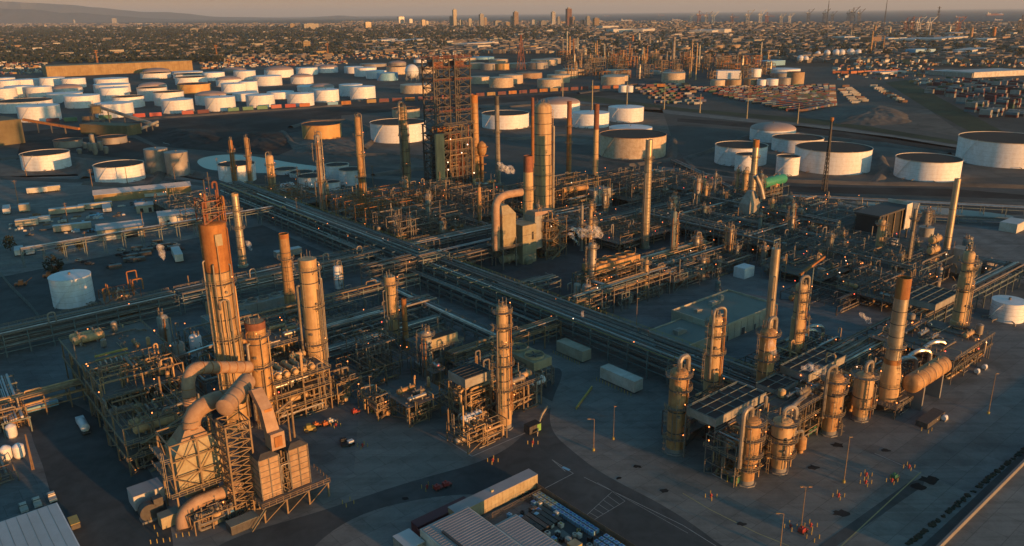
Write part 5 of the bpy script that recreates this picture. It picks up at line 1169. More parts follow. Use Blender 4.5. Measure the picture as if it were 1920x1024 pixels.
# ------------------------------------------------------------------ pipe racks
rack('pipe_rack','main wide pipe rack crossing the whole plant from upper left to lower right, far half',203.5,548,203.5,306,15,10,3,20,1,'steel_teal',9,True,yellow=True,lamps=10)
rack('pipe_rack','main wide pipe rack, near half running from the crossing down to the right unit',203.5,298,203.5,108,15,10,3,20,2,'steel_teal',9,True,yellow=True,lamps=12)
rack('pipe_rack','raised crossing where the racks meet in the middle of the plant',196,302,211,302,9,12.5,2,8,3,'steel_teal',7,False,lamps=1)
rack('pipe_rack','long left pipe rack passing behind the rusty tower, from the left edge',0,336,96,338,11,8.5,3,14,4,'steel_teal',8,True,lamps=4,hump=1)
rack('pipe_rack','left pipe rack continuing right from the rusty tower to the main rack',98,338,195.5,338,11,8.5,3,14,5,'steel_teal',8,True,lamps=4,hump=5)
rack('pipe_rack','thin pipe rack joining the upper left end of the main rack',60,457,195.5,458,5,9,1,7,6,'steel_teal',10,False,lamps=1)
rack('pipe_rack','short rack ending with an orange lit boxed pipe left of the crossing',170,305.5,195.5,305.5,8,12,3,8,7,'steel',6,False,lamps=2)
rack('pipe_rack','narrow rack running down from the short rack to the fan cooler',171,300,171,206,5,7.5,2,9,8,'steel_teal',8,False,lamps=3)
rack('pipe_rack','back pipe rack leading right from the main rack, behind the green grey boiler',211.5,334,345,330,9,9,2,12,9,'steel',8,True,lamps=5,hump=1)
rack('pipe_rack','long rack right of the crossing that passes the steaming columns',211.5,302,455,300,10,9,2,14,10,'steel',9,False,lamps=8)
rack('pipe_rack','short rack at the foot of the boiler joining the main rack',211.5,250,233,249,10,8,2,12,11,'steel_teal',7,False,lamps=1)
rack('pipe_rack','orange lit rack above the low pump rows right of the boiler',240,238,328,236,8,8.5,2,12,12,'steel_cream',7,True,mats=('clad','steel_cream','clad_shiny','col_cream'),lamps=8)
rack('pipe_rack','tall teal truss bridge crossing the back right unit',343,295,343,206,5,13,2,6,13,'steel_teal',9,True,lamps=6)
rack('pipe_rack','rack in the far right corner behind the tall lit column',300,119,400,118,9,9,2,12,14,'steel_teal',8,False,lamps=4)
rack('pipe_rack','rack turning down at the right edge above the white tank',398,150,398,60,7,8,2,8,15,'steel_teal',8,False,lamps=2)
rack('pipe_rack','pipe rack in the middle of the right unit between the air coolers',190,119,296,119,12,9,3,18,16,'steel',7,False,mats=('clad','clad','clad_shiny','steel_cream','col_grey'),lamps=12)
rack('pipe_rack','small orange lit rack entering from the left edge',-10,274,48,274,6,6.5,2,8,17,'steel_cream',7,False,mats=('steel_cream','clad','col_cream'),lamps=1)
rack('pipe_rack','teal pipes running down the left edge',26,300,24,262,7,5,1,12,18,'steel_teal',8,False,mats=('clad','roof_light'),lamps=2)
rack('pipe_rack','short lit rack between the centre column and the main rack',146,207.5,195.5,207.5,6,9,2,9,19,'steel_cream',8,False,mats=('clad','steel_cream'),lamps=1)
rack('pipe_rack','long pair of bright pipes far behind the right unit',463,280,560,130,8,5,1,8,20,'steel_teal',12,False,mats=('clad_shiny','clad'),lamps=2)
rack('pipe_rack','low pipe way behind the dark right unit',440,262,540,110,8,3,1,8,21,'steel_teal',12,False,lamps=2)
rack('pipe_rack','far pipe rack leading up to the tan tank',460,300,530,420,6,2,1,8,22,'steel',12,False,lamps=2)
rack('pipe_rack','pipe way along the far side of the derrick unit',300,395,470,385,8,6,1,10,23,'steel',10,False,lamps=5)
rack('pipe_rack','rack through the middle of the left unit behind the twin tan columns',96,262,176,262,9,8,2,14,24,'steel_teal',8,False,lamps=4)
rack('pipe_rack','low pipe rack between the left unit and the small centre unit',108,245,168,245,7,6,2,12,25,'steel_teal',8,False,lamps=2)
rack('pipe_rack','pipe way left of the derrick unit',209,430,300,430,8,7,2,10,26,'steel',9,False,lamps=5)
for i,(a,ln) in enumerate([((275,226,345,226),'in front of the truss bridge'),((345,225,395,225),'through the front of the dark right unit'),((345,252,460,252),'through the middle of the dark right unit'),((345,275,455,275),'through the back of the dark right unit'),((215,318,340,318),'between the two long back racks'),((400,300,400,205),'down the right half of the dark unit'),((375,300,375,200),'down the centre of the dark unit'),((268,440,268,340),'down the middle of the derrick side unit'),((215,375,268,375),'across the unit behind the main rack'),((240,345,240,425),'along the unit behind the main rack'),((335,345,430,345),'behind the giant domed vessel'),((345,165,395,165),'below the very tall silver chimney'),((212,215,270,215),'at the edge of the open yard'),((100,288,186,288),'through the dark field between the left racks'),((240,232,240,212),'at the blue grey vessels')]):
    rack('pipe_rack','pipe rack running '+ln,*a,4.5,[8,10.5,9,11,7,12,9.5][i%7],2,9,40+i,'steel_teal' if i%3 else 'steel',7,False,lamps=4,mats=('clad','steel','clad_shiny','steel_teal','steel_cream'))
rack('pipe_rack','low side pipe way hugging the near side of the main rack',192.5,500,192.5,206,4,6,2,6,27,'steel_teal',9,False,lamps=4)
# ------------------------------------------------------------------ columns and chimneys (pixel of base, pixel of top)
def at(px,py): return UV(px,py,0)
def hgt(px,py,yt): X,Y=P(px,py); return zt(X,Y,yt)
def rad(px,py,wpx): X,Y=P(px,py); return wpx/2*depth(X,Y,10)/F
# -- tall rusty topped tower
u,v=at(447,800); h=hgt(447,800,417)
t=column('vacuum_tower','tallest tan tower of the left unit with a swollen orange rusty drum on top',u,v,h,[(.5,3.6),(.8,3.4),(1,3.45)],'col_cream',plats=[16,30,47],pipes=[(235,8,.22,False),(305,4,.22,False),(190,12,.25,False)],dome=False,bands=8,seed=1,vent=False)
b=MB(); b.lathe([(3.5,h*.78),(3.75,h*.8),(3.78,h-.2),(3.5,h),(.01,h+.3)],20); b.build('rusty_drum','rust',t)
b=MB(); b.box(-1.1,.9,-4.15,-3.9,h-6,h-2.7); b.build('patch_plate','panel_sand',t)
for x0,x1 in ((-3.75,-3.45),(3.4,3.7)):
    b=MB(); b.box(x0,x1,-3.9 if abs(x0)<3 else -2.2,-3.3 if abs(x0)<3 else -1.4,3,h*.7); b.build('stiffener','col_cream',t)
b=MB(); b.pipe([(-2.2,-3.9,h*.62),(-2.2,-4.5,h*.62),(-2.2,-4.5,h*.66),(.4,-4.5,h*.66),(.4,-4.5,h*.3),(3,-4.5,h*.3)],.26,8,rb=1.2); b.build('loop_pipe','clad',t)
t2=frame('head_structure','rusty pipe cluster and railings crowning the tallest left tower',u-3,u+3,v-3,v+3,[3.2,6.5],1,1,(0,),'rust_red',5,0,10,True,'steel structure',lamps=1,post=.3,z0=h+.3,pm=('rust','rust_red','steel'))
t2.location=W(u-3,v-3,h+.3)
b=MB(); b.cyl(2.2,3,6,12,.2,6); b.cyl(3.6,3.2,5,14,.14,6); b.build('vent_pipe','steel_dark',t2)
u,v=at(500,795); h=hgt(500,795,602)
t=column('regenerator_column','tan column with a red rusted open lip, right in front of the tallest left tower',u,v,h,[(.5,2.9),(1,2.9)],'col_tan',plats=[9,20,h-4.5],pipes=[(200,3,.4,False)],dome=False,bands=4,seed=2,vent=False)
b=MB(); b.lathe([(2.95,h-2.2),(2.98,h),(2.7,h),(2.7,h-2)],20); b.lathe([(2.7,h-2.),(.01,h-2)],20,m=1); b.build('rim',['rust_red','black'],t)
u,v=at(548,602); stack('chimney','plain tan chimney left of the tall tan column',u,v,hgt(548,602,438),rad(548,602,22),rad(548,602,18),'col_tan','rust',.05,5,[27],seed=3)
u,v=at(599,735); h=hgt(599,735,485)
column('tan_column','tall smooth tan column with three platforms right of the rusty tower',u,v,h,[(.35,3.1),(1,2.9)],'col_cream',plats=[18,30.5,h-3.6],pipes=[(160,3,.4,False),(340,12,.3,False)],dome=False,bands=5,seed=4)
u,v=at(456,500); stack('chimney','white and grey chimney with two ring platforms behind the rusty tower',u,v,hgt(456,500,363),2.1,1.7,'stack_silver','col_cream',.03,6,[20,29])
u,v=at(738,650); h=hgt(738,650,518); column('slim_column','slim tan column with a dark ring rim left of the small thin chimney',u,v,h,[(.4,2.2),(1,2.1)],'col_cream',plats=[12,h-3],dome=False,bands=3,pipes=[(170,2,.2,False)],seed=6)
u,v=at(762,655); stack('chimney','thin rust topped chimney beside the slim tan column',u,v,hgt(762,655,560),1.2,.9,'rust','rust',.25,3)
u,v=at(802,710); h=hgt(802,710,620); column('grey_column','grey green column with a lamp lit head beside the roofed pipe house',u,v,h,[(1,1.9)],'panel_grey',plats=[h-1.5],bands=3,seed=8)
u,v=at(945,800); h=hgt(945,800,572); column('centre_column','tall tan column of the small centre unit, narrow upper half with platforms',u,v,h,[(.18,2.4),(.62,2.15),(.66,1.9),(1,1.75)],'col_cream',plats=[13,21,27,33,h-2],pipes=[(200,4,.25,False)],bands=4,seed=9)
# -- middle and back columns
def col2(px,py,yt,wpx,name,label,mt,fn=column,**k):
    u,v=at(px,py); h=hgt(px,py,yt); r=rad(px,py,wpx)
    return column(name,label,u,v,h,k.pop('segs',[(.5,r*1.05),(1,r)]),mt,**k)
def stk_(px,py,yt,wpx,label,mt,cap='rust',capf=.1,**k):
    u,v=at(px,py); h=hgt(px,py,yt); r=rad(px,py,wpx); return stack('chimney',label,u,v,h,r*1.12,r*.92,mt,cap,capf,**k)
col2(1018,420,192,32,'giant_vessel','giant grey tan vessel with a domed head in the middle of the plant','col_cream',bands=11,plats=[22,30],pipes=[(330,3,.6,False),(300,6,.4,False),(20,3,.5,False)],seed=12)
stk_(991,455,292,19,'grey chimney with a red rusted top rising from the boiler','col_cream','rust_red',.18,bands=4,plats=[30])
stk_(1066,345,190,9,'thin dark red chimney right of the giant domed vessel','rust','rust_red',.2,bands=6,plats=[30,42])
stk_(1115,380,195,10,'thin pinkish chimney with a spiral strake at the top','col_cream','rust_red',.25,bands=5)
stk_(934,345,180,9,'thin dark chimney between the derricks and the giant vessel','col_grey','steel_dark',.1,bands=4,plats=[38])
stk_(893,360,178,15,'lit chimney standing against the right side of the derricks','col_tan','rust',.08,bands=8,plats=[30])
stk_(999,350,183,6,'thin rusty pipe chimney hugging the giant vessel','rust','rust_red',.2,bands=5)
col2(762,345,200,15,'lit_tower','tall cream lit tower left of the derricks','col_cream',bands=6,plats=[14,26,36],pipes=[(200,3,.9,True)],seed=15,dome=False)
col2(684,425,218,12,'slender_tower','tall thin brown tower with many platforms, right of its twin','col_tan',bands=5,plats=[18,30,42,54],seed=16,pipes=[(300,4,.3,True)])
col2(608,420,252,11,'slender_tower','tall thin grey tower left of its brown twin','col_grey',bands=5,plats=[15,26,38,48],seed=17,pipes=[(330,4,.3,True)])
col2(441,345,262,8,'slender_tower','left of the two slim rusty columns at the small upper left unit','rust',bands=3,plats=[12,24],seed=18,pipes=[(250,2,.25,True)])
col2(470,342,257,8,'slender_tower','right of the two slim rusty columns at the small upper left unit','col_tan',bands=3,plats=[20],seed=19)
col2(512,362,290,14,'short_column','stout lit column with a round window near its top, upper left unit','col_cream',bands=3,plats=[12,20],seed=20,pipes=[(200,2,.3,True)])
col2(602,392,345,6,'short_column','left one of the pair of short lit columns behind the main rack','col_cream',plats=[8],seed=21)
col2(616,388,343,7,'short_column','right one of the pair of short lit columns behind the main rack','col_cream',plats=[8],seed=22)
stk_(1209,465,262,14,'tall smooth lit chimney right of the steaming columns','stack_silver','stack_silver',.05,bands=3,plats=[48],pipe=True)
col2(1106,480,392,7,'steam_column','lit column standing in the steam','col_cream',plats=[12,h*.5],seed=25,dome=False)
col2(1090,470,385,6,'steam_column','dark column just left of the one in the steam','col_grey',plats=[14],seed=26)
col2(1259,500,395,10,'teal_column','blue green column dotted with lamps right of the tall lit chimney','steel_teal',plats=[10,17,22],seed=27)
stk_(1407,400,262,12,'silver chimney with a bent lower duct in the back right unit','stack_silver','rust',.1,bands=4,plats=[35])
col2(1428,755,466,15,'chimney','bright smooth silver chimney on a thin neck near the admin building end','stack_silver',segs=[(.42,.9),(.5,1.0),(.56,1.35),(1,1.3)],dome=False,plats=[24],cat='chimney',seed=44)
mast(1545,358,138,'tall dark lattice flare mast in front of the biggest white tank',.7,'flare tower',mt='steel_dark',wd=1.3,name='flare_tower')
X,Y=P(1545,358); b=MB(); hh=zt(X,Y,220); t=thing('flare_stack','dark flare pipe with a rusty head inside the lattice mast','flare stack',(X,Y,0),0); MB().cyl(0,0,0,hh-3,.6,10).build('pipe','steel_dark',t); MB().lathe([(.6,hh-3),(1.3,hh-2),(1.2,hh),(1,hh)],10).build('tip','rust',t)
u,v=at(1770,490); stk_(1770,495,335,12,'very tall bright silver chimney at the right, standing on a grey furnace','stack_silver','stack_silver',.03,bands=2)
stk_(1697,530,392,8,'thin grey silver chimney just behind the big rust topped chimney','clad','clad',.05,bands=3,plats=[30],pipe=True)
# -- right unit
u,v=at(1660,765); h=hgt(1660,765,520); t=stack('chimney','big cream chimney with a broad rust brown top in the right unit',u,v,h,2.35,2.05,'stack_silver','rust',.15,8,[8,21])
b=MB(); b.lathe([(3.2,3),(3.2,11),(2.45,16)],18); b.lathe([(2.5,14.6),(2.52,17.2)],18,m=1); b.build('lower_shell',['col_cream','rust'],t); MB().lathe([(3.3,0),(3.3,3)],18).build('burner_box','steel_dark',t)
u,v=at(1787,655); h=hgt(1787,655,470); column('right_column','tall lit column with a spiky head at the far right unit',u,v,h,[(.3,2.5),(.75,2.2),(.8,2.),(1,1.9)],'col_cream',plats=[10,17,24,31,h-4],pipes=[(340,6,.4,False),(30,3,.3,True)],bands=4,seed=31)
u,v=at(1265,845); h=hgt(1265,845,690); column('strip_column','column with an orange top and big overhead pipe at the left corner of the right unit',u,v,h,[(1,2.55)],'col_tan',plats=[5,9,14.5,h-6,h-2],pipes=[(0,3,.75,True)],bands=3,seed=32,dome=True)
u,v=at(1330,770); h=hgt(1330,770,590); column('lit_column','tall brightly lit column with a wide ring platform, left of the admin building front',u,v,h,[(.62,2.4),(.66,2.),(1,1.95)],'col_cream',plats=[h*.3,h*.62,h*.8,h-3],pipes=[(330,8,.5,True),(200,12,.45,True)],bands=2,seed=33)
u,v=at(1427,770); h=hgt(1427,770,615); column('strip_column','orange topped column with a looping overhead pipe near the admin building end',u,v,h,[(1,2.5)],'col_tan',plats=[8,12,18,h-2],pipes=[(0,8,.7,True)],bands=3,seed=34)
u,v=at(1487,690); h=hgt(1487,690,530); column('lit_column','tall brightly lit column with a ring platform, right of the admin building',u,v,h,[(.6,2.3),(.64,2.),(1,1.95)],'col_cream',plats=[h*.25,h*.45,h*.6,h*.8,h-3],pipes=[(340,8,.5,True),(200,10,.45,True)],bands=2,seed=35)
u,v=at(1398,905); h=hgt(1398,905,780); t=column('front_column','front column with a yellow orange head and a big hook pipe on its left',u,v,h,[(.3,2.1),(.36,2.6),(1,2.6)],'col_tan',plats=[5,9,14,h-1.6],pipes=[(180,6,.65,True)],bands=2,seed=36)
u,v=at(1459,882); h=hgt(1459,882,783); column('front_column','stout grey tan front column, right of the yellow orange one',u,v,h,[(.3,2.1),(.37,2.9),(1,2.9)],'col_cream',plats=[5.5,10,h-1.2],pipes=[(340,5,.6,True)],bands=2,seed=37)
u,v=at(1553,812); h=hgt(1553,812,700); column('front_column','front column with a steaming head and dense platforms',u,v,h,[(.35,2.2),(.4,2.6),(1,2.6)],'col_tan',plats=[3,7,14,h-2],pipes=[(170,6,.55,True)],bands=2,seed=38)
u,v=at(1611,785); h=hgt(1611,785,698); column('front_column','stout front column with vertical ribs left of the big chimney',u,v,h,[(.25,2.2),(.32,2.9),(1,2.9)],'col_cream',plats=[5,h-1],pipes=[(0,5,.6,True)],bands=1,seed=39)
hvessel('horizontal_drum','big tan horizontal drum on tall legs, right of the big chimney',249,92.5,9.8,22,2.9,'x','col_tan',bands=5)
# ------------------------------------------------------------------ left unit
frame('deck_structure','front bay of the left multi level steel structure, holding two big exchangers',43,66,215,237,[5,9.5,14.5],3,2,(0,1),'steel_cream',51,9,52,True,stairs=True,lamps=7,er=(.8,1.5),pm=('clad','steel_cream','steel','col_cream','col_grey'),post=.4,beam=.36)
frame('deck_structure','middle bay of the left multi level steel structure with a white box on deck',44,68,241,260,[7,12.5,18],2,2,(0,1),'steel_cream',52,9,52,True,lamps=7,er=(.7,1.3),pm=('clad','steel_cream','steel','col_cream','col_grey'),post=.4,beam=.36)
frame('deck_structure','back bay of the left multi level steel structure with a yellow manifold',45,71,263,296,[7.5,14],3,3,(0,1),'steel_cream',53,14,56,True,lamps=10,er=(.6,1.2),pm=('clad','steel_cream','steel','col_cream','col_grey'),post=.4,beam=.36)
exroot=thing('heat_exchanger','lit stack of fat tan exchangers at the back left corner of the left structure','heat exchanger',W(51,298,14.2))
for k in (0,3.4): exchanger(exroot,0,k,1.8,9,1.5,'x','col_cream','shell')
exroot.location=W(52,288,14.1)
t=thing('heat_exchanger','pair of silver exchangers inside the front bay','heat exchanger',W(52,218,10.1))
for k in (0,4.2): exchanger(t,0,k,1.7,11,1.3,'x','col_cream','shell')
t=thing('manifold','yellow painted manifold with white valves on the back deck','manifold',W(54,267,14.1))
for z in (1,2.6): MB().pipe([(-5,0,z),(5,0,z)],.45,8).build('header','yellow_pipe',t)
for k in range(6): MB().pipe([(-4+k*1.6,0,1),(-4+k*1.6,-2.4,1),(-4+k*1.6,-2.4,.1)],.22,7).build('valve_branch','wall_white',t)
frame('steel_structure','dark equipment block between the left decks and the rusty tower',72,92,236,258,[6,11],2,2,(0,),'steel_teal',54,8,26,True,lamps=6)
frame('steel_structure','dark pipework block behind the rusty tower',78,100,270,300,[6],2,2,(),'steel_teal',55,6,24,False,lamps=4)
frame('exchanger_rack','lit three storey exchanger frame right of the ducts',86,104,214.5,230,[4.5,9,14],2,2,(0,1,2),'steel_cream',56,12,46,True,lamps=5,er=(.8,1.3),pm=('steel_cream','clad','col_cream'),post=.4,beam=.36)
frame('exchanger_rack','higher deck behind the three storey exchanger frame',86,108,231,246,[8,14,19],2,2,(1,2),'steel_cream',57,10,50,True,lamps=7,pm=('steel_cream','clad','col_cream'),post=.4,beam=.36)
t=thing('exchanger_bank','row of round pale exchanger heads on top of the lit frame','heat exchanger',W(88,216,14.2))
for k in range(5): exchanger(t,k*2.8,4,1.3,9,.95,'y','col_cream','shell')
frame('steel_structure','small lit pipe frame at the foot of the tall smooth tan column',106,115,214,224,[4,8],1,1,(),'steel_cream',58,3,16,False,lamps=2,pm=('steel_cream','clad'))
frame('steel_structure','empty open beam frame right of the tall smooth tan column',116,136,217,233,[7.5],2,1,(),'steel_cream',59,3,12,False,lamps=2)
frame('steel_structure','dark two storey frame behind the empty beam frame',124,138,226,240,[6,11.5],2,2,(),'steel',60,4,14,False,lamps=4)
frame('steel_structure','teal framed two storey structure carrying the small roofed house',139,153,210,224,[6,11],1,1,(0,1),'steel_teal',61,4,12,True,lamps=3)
t=building('pipe_house','small roofed house with a lit end wall on the teal structure',0,12,0,4,3.2,'panel_sand','roof_dark',0,loc=W(140,211,11.1),cat='shelter')
frame('valve_platform','small square valve tower with a railed top, in front of the grey green column',134,137.5,200,203.5,[8],1,1,(0,),'steel_cream',62,1,9,True,lamps=1,pm=('steel_cream','clad'))
frame('steel_structure','low dark equipment field behind the slim tan column',120,166,248,268,[5],4,2,(),'steel_teal',63,12,34,False,lamps=4)
frame('steel_structure','dark equipment field between the left racks',100,160,272,300,[4],4,2,(),'steel_teal',64,12,26,False,lamps=4,post=.25)
frame('steel_structure','equipment on the far side of the left rack behind the chimney pair',104,124,344,352,[5],2,1,(0,),'rust',65,4,18,False,lamps=2,pm=('rust','clad','steel_cream'))
frame('steel_structure','rusty steaming pipe stand on the left rack',70,84,341,350,[9,13],2,1,(0,),'rust_red',66,2,16,False,lamps=2,pm=('rust','clad','steel_cream'))
t=building('switch_house','low flat roofed switch house behind the ducts',0,17,0,11,4.5,'panel_grey','roof_flat',.4,loc=W(98,302),units=((3,3,3,2,1.2),),cat='building')
t=building('roofed_cooler','small lit roofed box behind the rusty tower',0,9,0,6,6.5,'col_cream','roof_flat',0,loc=W(104,318),cat='building')
fan_top('cooling_unit','row of dark cooling cells with pale slanted tops between the tall columns',112,138,309,317,1,5,5)
truss('overhead_pipe_bridge','long bright pipe crossing from the left decks to the rusty tower',(287,745),11,(420,720),15,1.1,'clad_shiny',1,cat='pipe')
# pale silo tanks near the left decks
for i,(x,y,yt,wp,lb) in enumerate([(316,672,590,20,'tall pale grey vessel standing between the left decks and the rusty tower'),(345,725,640,24,'grey square topped vessel left of the rusty tower'),(375,700,626,22,'pale banded vessel close to the rusty tower'),(636,545,497,16,'pale vessel with a hook pipe right of the tall tan column'),(1082,585,530,14,'left one of the two blue grey vessels beside the main rack'),(1099,590,532,18,'right one of the two blue grey vessels beside the main rack'),(900,440,350,8,'thin lit column with a pointed top left of the boiler')]):
    col2(x,y,yt,wp,'vertical_vessel',lb,['panel_grey','panel_grey','tank_white','tank_white','panel_grey','tank_grey','col_tan'][i],seed=70+i,pipes=[(20,1,.3,True)] if i in (3,5) else [],plats=[])
# ------------------------------------------------------------------ boiler and ducts in the left foreground
def ray_v(px,py,v):
    d=fw+rt*((px-CX)/F)-up*((py-CY)/F); n=np.array([-SA,CA,0]); t_=v/(d@n); p=np.array([0,0,H])+d*t_; return (p[0]*CA+p[1]*SA,v,p[2])
def LP(o,pt): return (pt[0]-o[0],pt[1]-o[1],pt[2])
O=(57,180)
t=thing('flue_duct','thick round duct bending down from the tan column, upper one','duct',W(80,205))
pts=[LP((80,205),ray_v(x,y,vv)) for x,y,vv in ((468,688,212),(362,690,205),(352,712,203),(356,760,202))]; pts.append((pts[-1][0],pts[-1][1],3))
bent_duct(t,pts,1.75)
b=MB(); p_=pts[-2]; b.lathe([(1.82,p_[2]-2.5),(1.82,p_[2]+.5)],16,(p_[0],p_[1],0)); b.build('expansion_joint','steel_dark',t)
t=thing('flue_duct','thickest round duct bending down into the boiler hopper, lower one','duct',W(57,188))
pts=[LP((57,188),ray_v(x,y,vv)) for x,y,vv in ((455,741,190),(392,752,189),(358,778,188.5),(360,822,188.5))]
bent_duct(t,pts,2.2); PH=pts[-1]
b=MB()
for k in (.2,.5,.8):
    p=Vector(pts[2]).lerp(Vector(pts[3]),k); b.lathe([(2.25,p.z-.1),(2.32,p.z-.1),(2.32,p.z+.1),(2.25,p.z+.1)],16,(p.x,p.y,0))
b.build('flange','steel',t)
# drum on the lattice tower
a=ray_v(421,765,181); c=ray_v(466,737,190)
t=thing('flue_drum','short fat horizontal drum resting on top of the lattice tower','duct',W(a[0],a[1],0))
d_=Vector(LP(a,c)); d_.z=c[2]; p0=Vector((0,0,a[2])); d_=Vector((d_.x,d_.y,a[2]+1.0))
q=[p0+(d_-p0)*f for f in (-.04,0,1,1.04)]; MB().tube(q,[1.5,2.3,2.3,1.5],18).build('shell','duct',t)
b=MB()
for f in (.2,.45,.7): p=p0+(d_-p0)*f; b.tube([p,p+(d_-p0)*.03],2.36,18)
b.build('band','steel',t)
# lattice tower
zl=ray_v(435,775,179)[2]-2.2; O=(57.4,177)
t=thing('lattice_tower','pale square lattice tower with X bracing under the flue drum','lattice tower',W(*O)); s_=6.0
cn=[(0,0),(s_,0),(s_,s_),(0,s_)]
for (x,y) in cn: MB().bar((x,y,0),(x,y,zl),.42).build('leg','steel_cream',t)
b=MB(); n=10
for i in range(n):
    z0,z1=zl*i/n,zl*(i+1)/n
    for k in range(4):
        p,q=cn[k],cn[(k+1)%4]; b.bar((*p,z1),(*q,z1),.26); b.bar((*p,z0),(*q,z1),.2); b.bar((*q,z0),(*p,z1),.2)
b.build('bracing','steel_cream',t)
# boiler frame with hopper
O=(46,184); t=thing('boiler','sand coloured boiler hopper inside an X braced frame, left of the lattice tower','boiler',W(*O))
zt_=21.5; hp=(PH[0]+57-46,PH[1]+188-184,PH[2])
b=MB(); b.box(1.2,12,1.2,9,9,17.5)
b.hexa([(1.2,1.2,17.51),(12,1.2,17.51),(12,9,17.51),(1.2,9,17.51)],[(3,2,20),(10.5,2,20),(10.5,8,20),(3,8,20)]); b.build('hopper','panel_sand',t,ang=0)
b=MB(); b.hexa([(3,2,20.02),(10.5,2,20.02),(10.5,8,20.02),(3,8,20.02)],[(hp[0]-2,hp[1]-2,max(23,hp[2])),(hp[0]+2,hp[1]-2,max(23,hp[2])),(hp[0]+2,hp[1]+2,max(23,hp[2])),(hp[0]-2,hp[1]+2,max(23,hp[2]))]); b.build('throat','duct',t,ang=0)
b=MB(); b.hexa([(2.5,2,5),(10.5,2,5),(10.5,8,5),(2.5,8,5)],[(1.2,1.2,8.98),(12,1.2,8.98),(12,9,8.98),(1.2,9,8.98)]); b.build('lower_hopper','panel_sand',t,ang=0)
for x in (0,6.5,13):
    for y in (0,10): MB().bar((x,y,0),(x,y,zt_),.4).build('post','steel_cream',t)
b=MB()
for z in (8.2,12.5,17,zt_):
    for y in (0,10): b.bar((0,y,z),(13,y,z),.32)
    for x in (0,13): b.bar((x,0,z+.01),(x,10,z+.01),.3)
for x0,x1 in ((0,6.5),(6.5,13)):
    b.bar((x0,0,8.2),(x1,0,zt_*.58),.22); b.bar((x1,0,8.2),(x0,0,zt_*.58),.22); b.bar((x0,0,12.5),(x1,0,zt_),.22); b.bar((x1,0,12.5),(x0,0,zt_),.22)
b.bar((0,0,8),(0,10,zt_*.6),.22); b.bar((0,10,8),(0,0,zt_*.6),.22); b.bar((0,0,zt_*.6),(0,10,zt_),.22); b.build('brace','steel_cream',t)
b=MB(); b.box(-1.6,14.6,-1.8,0,8.4,8.5); d=b.build('deck','steel',t); b=MB(); railing(b,[(-1.6,0,8.5),(-1.6,-1.8,8.5),(14.6,-1.8,8.5),(14.6,0,8.5)],1.15,False,1.8,.09); b.build('railing','rail',d)
for z in (13,17.5):
    b=MB(); b.box(-2,-.3,-.5,10,z,z+.1); d=b.build('deck','steel',t); b=MB(); railing(b,[(-2,10,z),(-2,-.5,z),(-.3,-.5,z)],1.15,False,1.8,.09); b.build('railing','rail',d)
add_ladder(t,8.5,21,0,200,2.2)
t=thing('air_duct','low fat duct curling down at the foot of the boiler','duct',W(48,181)); MB().pipe([(13,1.5,5.2),(1,1.5,5.2),(-2,1.5,3),(-2.5,0,.3)],1.65,14,rb=3.2).build('duct','duct',t)
MB().pipe([(10,-1,2),(3,-1,2),(3,-1,.2)],.8,10).build('branch','duct',t)
frame('steel_structure','low pipe frame at the foot of the boiler',47,60,176.5,180,[4],3,1,(),'steel_cream',80,3,14,False,lamps=2,post=.25)
t=trailer('fan_housing','white ribbed louvred housing left of the boiler',0,7.5,0,5.5,4,1.2,'roof_light','roof_metal',cat='fan housing',loc=W(38.5,195),wheels=False)
t=thing('blower','dark round blower with a grey casing beside the white ribbed housing','blower',W(40.5,191)); b=MB(); b.lathe([(.01,-1.2),(2.2,-1.2),(2.2,1.2),(.01,1.2)],18,(0,0,2.6),'y'); b.build('casing','steel_dark',t); MB().box(-2,2,-1.5,1.5,0,.6).build('base','concrete',t); MB().box(1.4,3.6,-1,1,2.2,5.5).build('outlet','steel_dark',t)
t=trailer('control_cabin','small sand coloured cabin below the blower',0,5,0,3,3,.3,'panel_sand','roof_flat',cat='cabin',loc=W(41.5,184),wheels=False)
t=trailer('control_cabin','low dark cabin with flat roof in front of the lattice tower',0,7,0,3.2,2.2,.3,'steel_dark','roof_flat',cat='cabin',loc=W(53.5,170.5),wheels=False)
# brick panelled box unit
O=(63,173); t=thing('furnace','pair of brick panelled furnace boxes on a raised platform right of the lattice tower','furnace',W(*O))
for x0,x1 in ((0,5.2),(7.9,13)):
    b=MB(); b.box(x0,x1,0,13,4.5,15.8); b.build('furnace_box','brick_panel',t,ang=0)
    b=MB()
    for z in np.arange(6,15.7,1.6): b.box(x0-.03,x1+.03,-.12,-.01,z,z+.14); b.box(x0-.12,x0-.01,.1,13,z,z+.14)
    for x in (x0,(x0+x1)/2,x1): b.box(x-.14,x+.14,-.2,-.121,4.5,15.9)
    b.build('panel_joint','steel',t,ang=0)
    b=MB(); b.hexa([(x0-.2,-.2,15.82),(x1+.2,-.2,15.82),(x1+.2,13.2,15.82),(x0-.2,13.2,15.82)],[(x0+1.2,1.2,16.8),(x1-1.2,1.2,16.8),(x1-1.2,12,16.8),(x0+1.2,12,16.8)]); b.build('roof','steel_dark',t,ang=0)
b=MB(); b.box(5.21,7.89,2.5,12,4.5,14.6); b.build('core','steel_dark',t,ang=0)
rand_pipes(t,random.Random(5),5.3,7.8,-.3,2.2,4.6,16,14,('steel_cream','steel','clad'),(.1,.15,.22))
b=MB()
for z in (7,10,13): b.bar((5.2,-.1,z),(7.9,-.1,z),.18); b.bar((5.2,-.1,z),(7.9,-.1,z-3),.14)
b.build('brace','steel_cream',t)
b=MB(); b.box(-1.5,17,-3,13.5,4.2,4.35); d=b.build('deck','steel',t); b=MB(); railing(b,[(-1.5,13,4.4),(-1.5,-3,4.4),(17,-3,4.4),(17,6,4.4)],1.15,False,1.8,.1); b.build('railing','steel_cream',d)
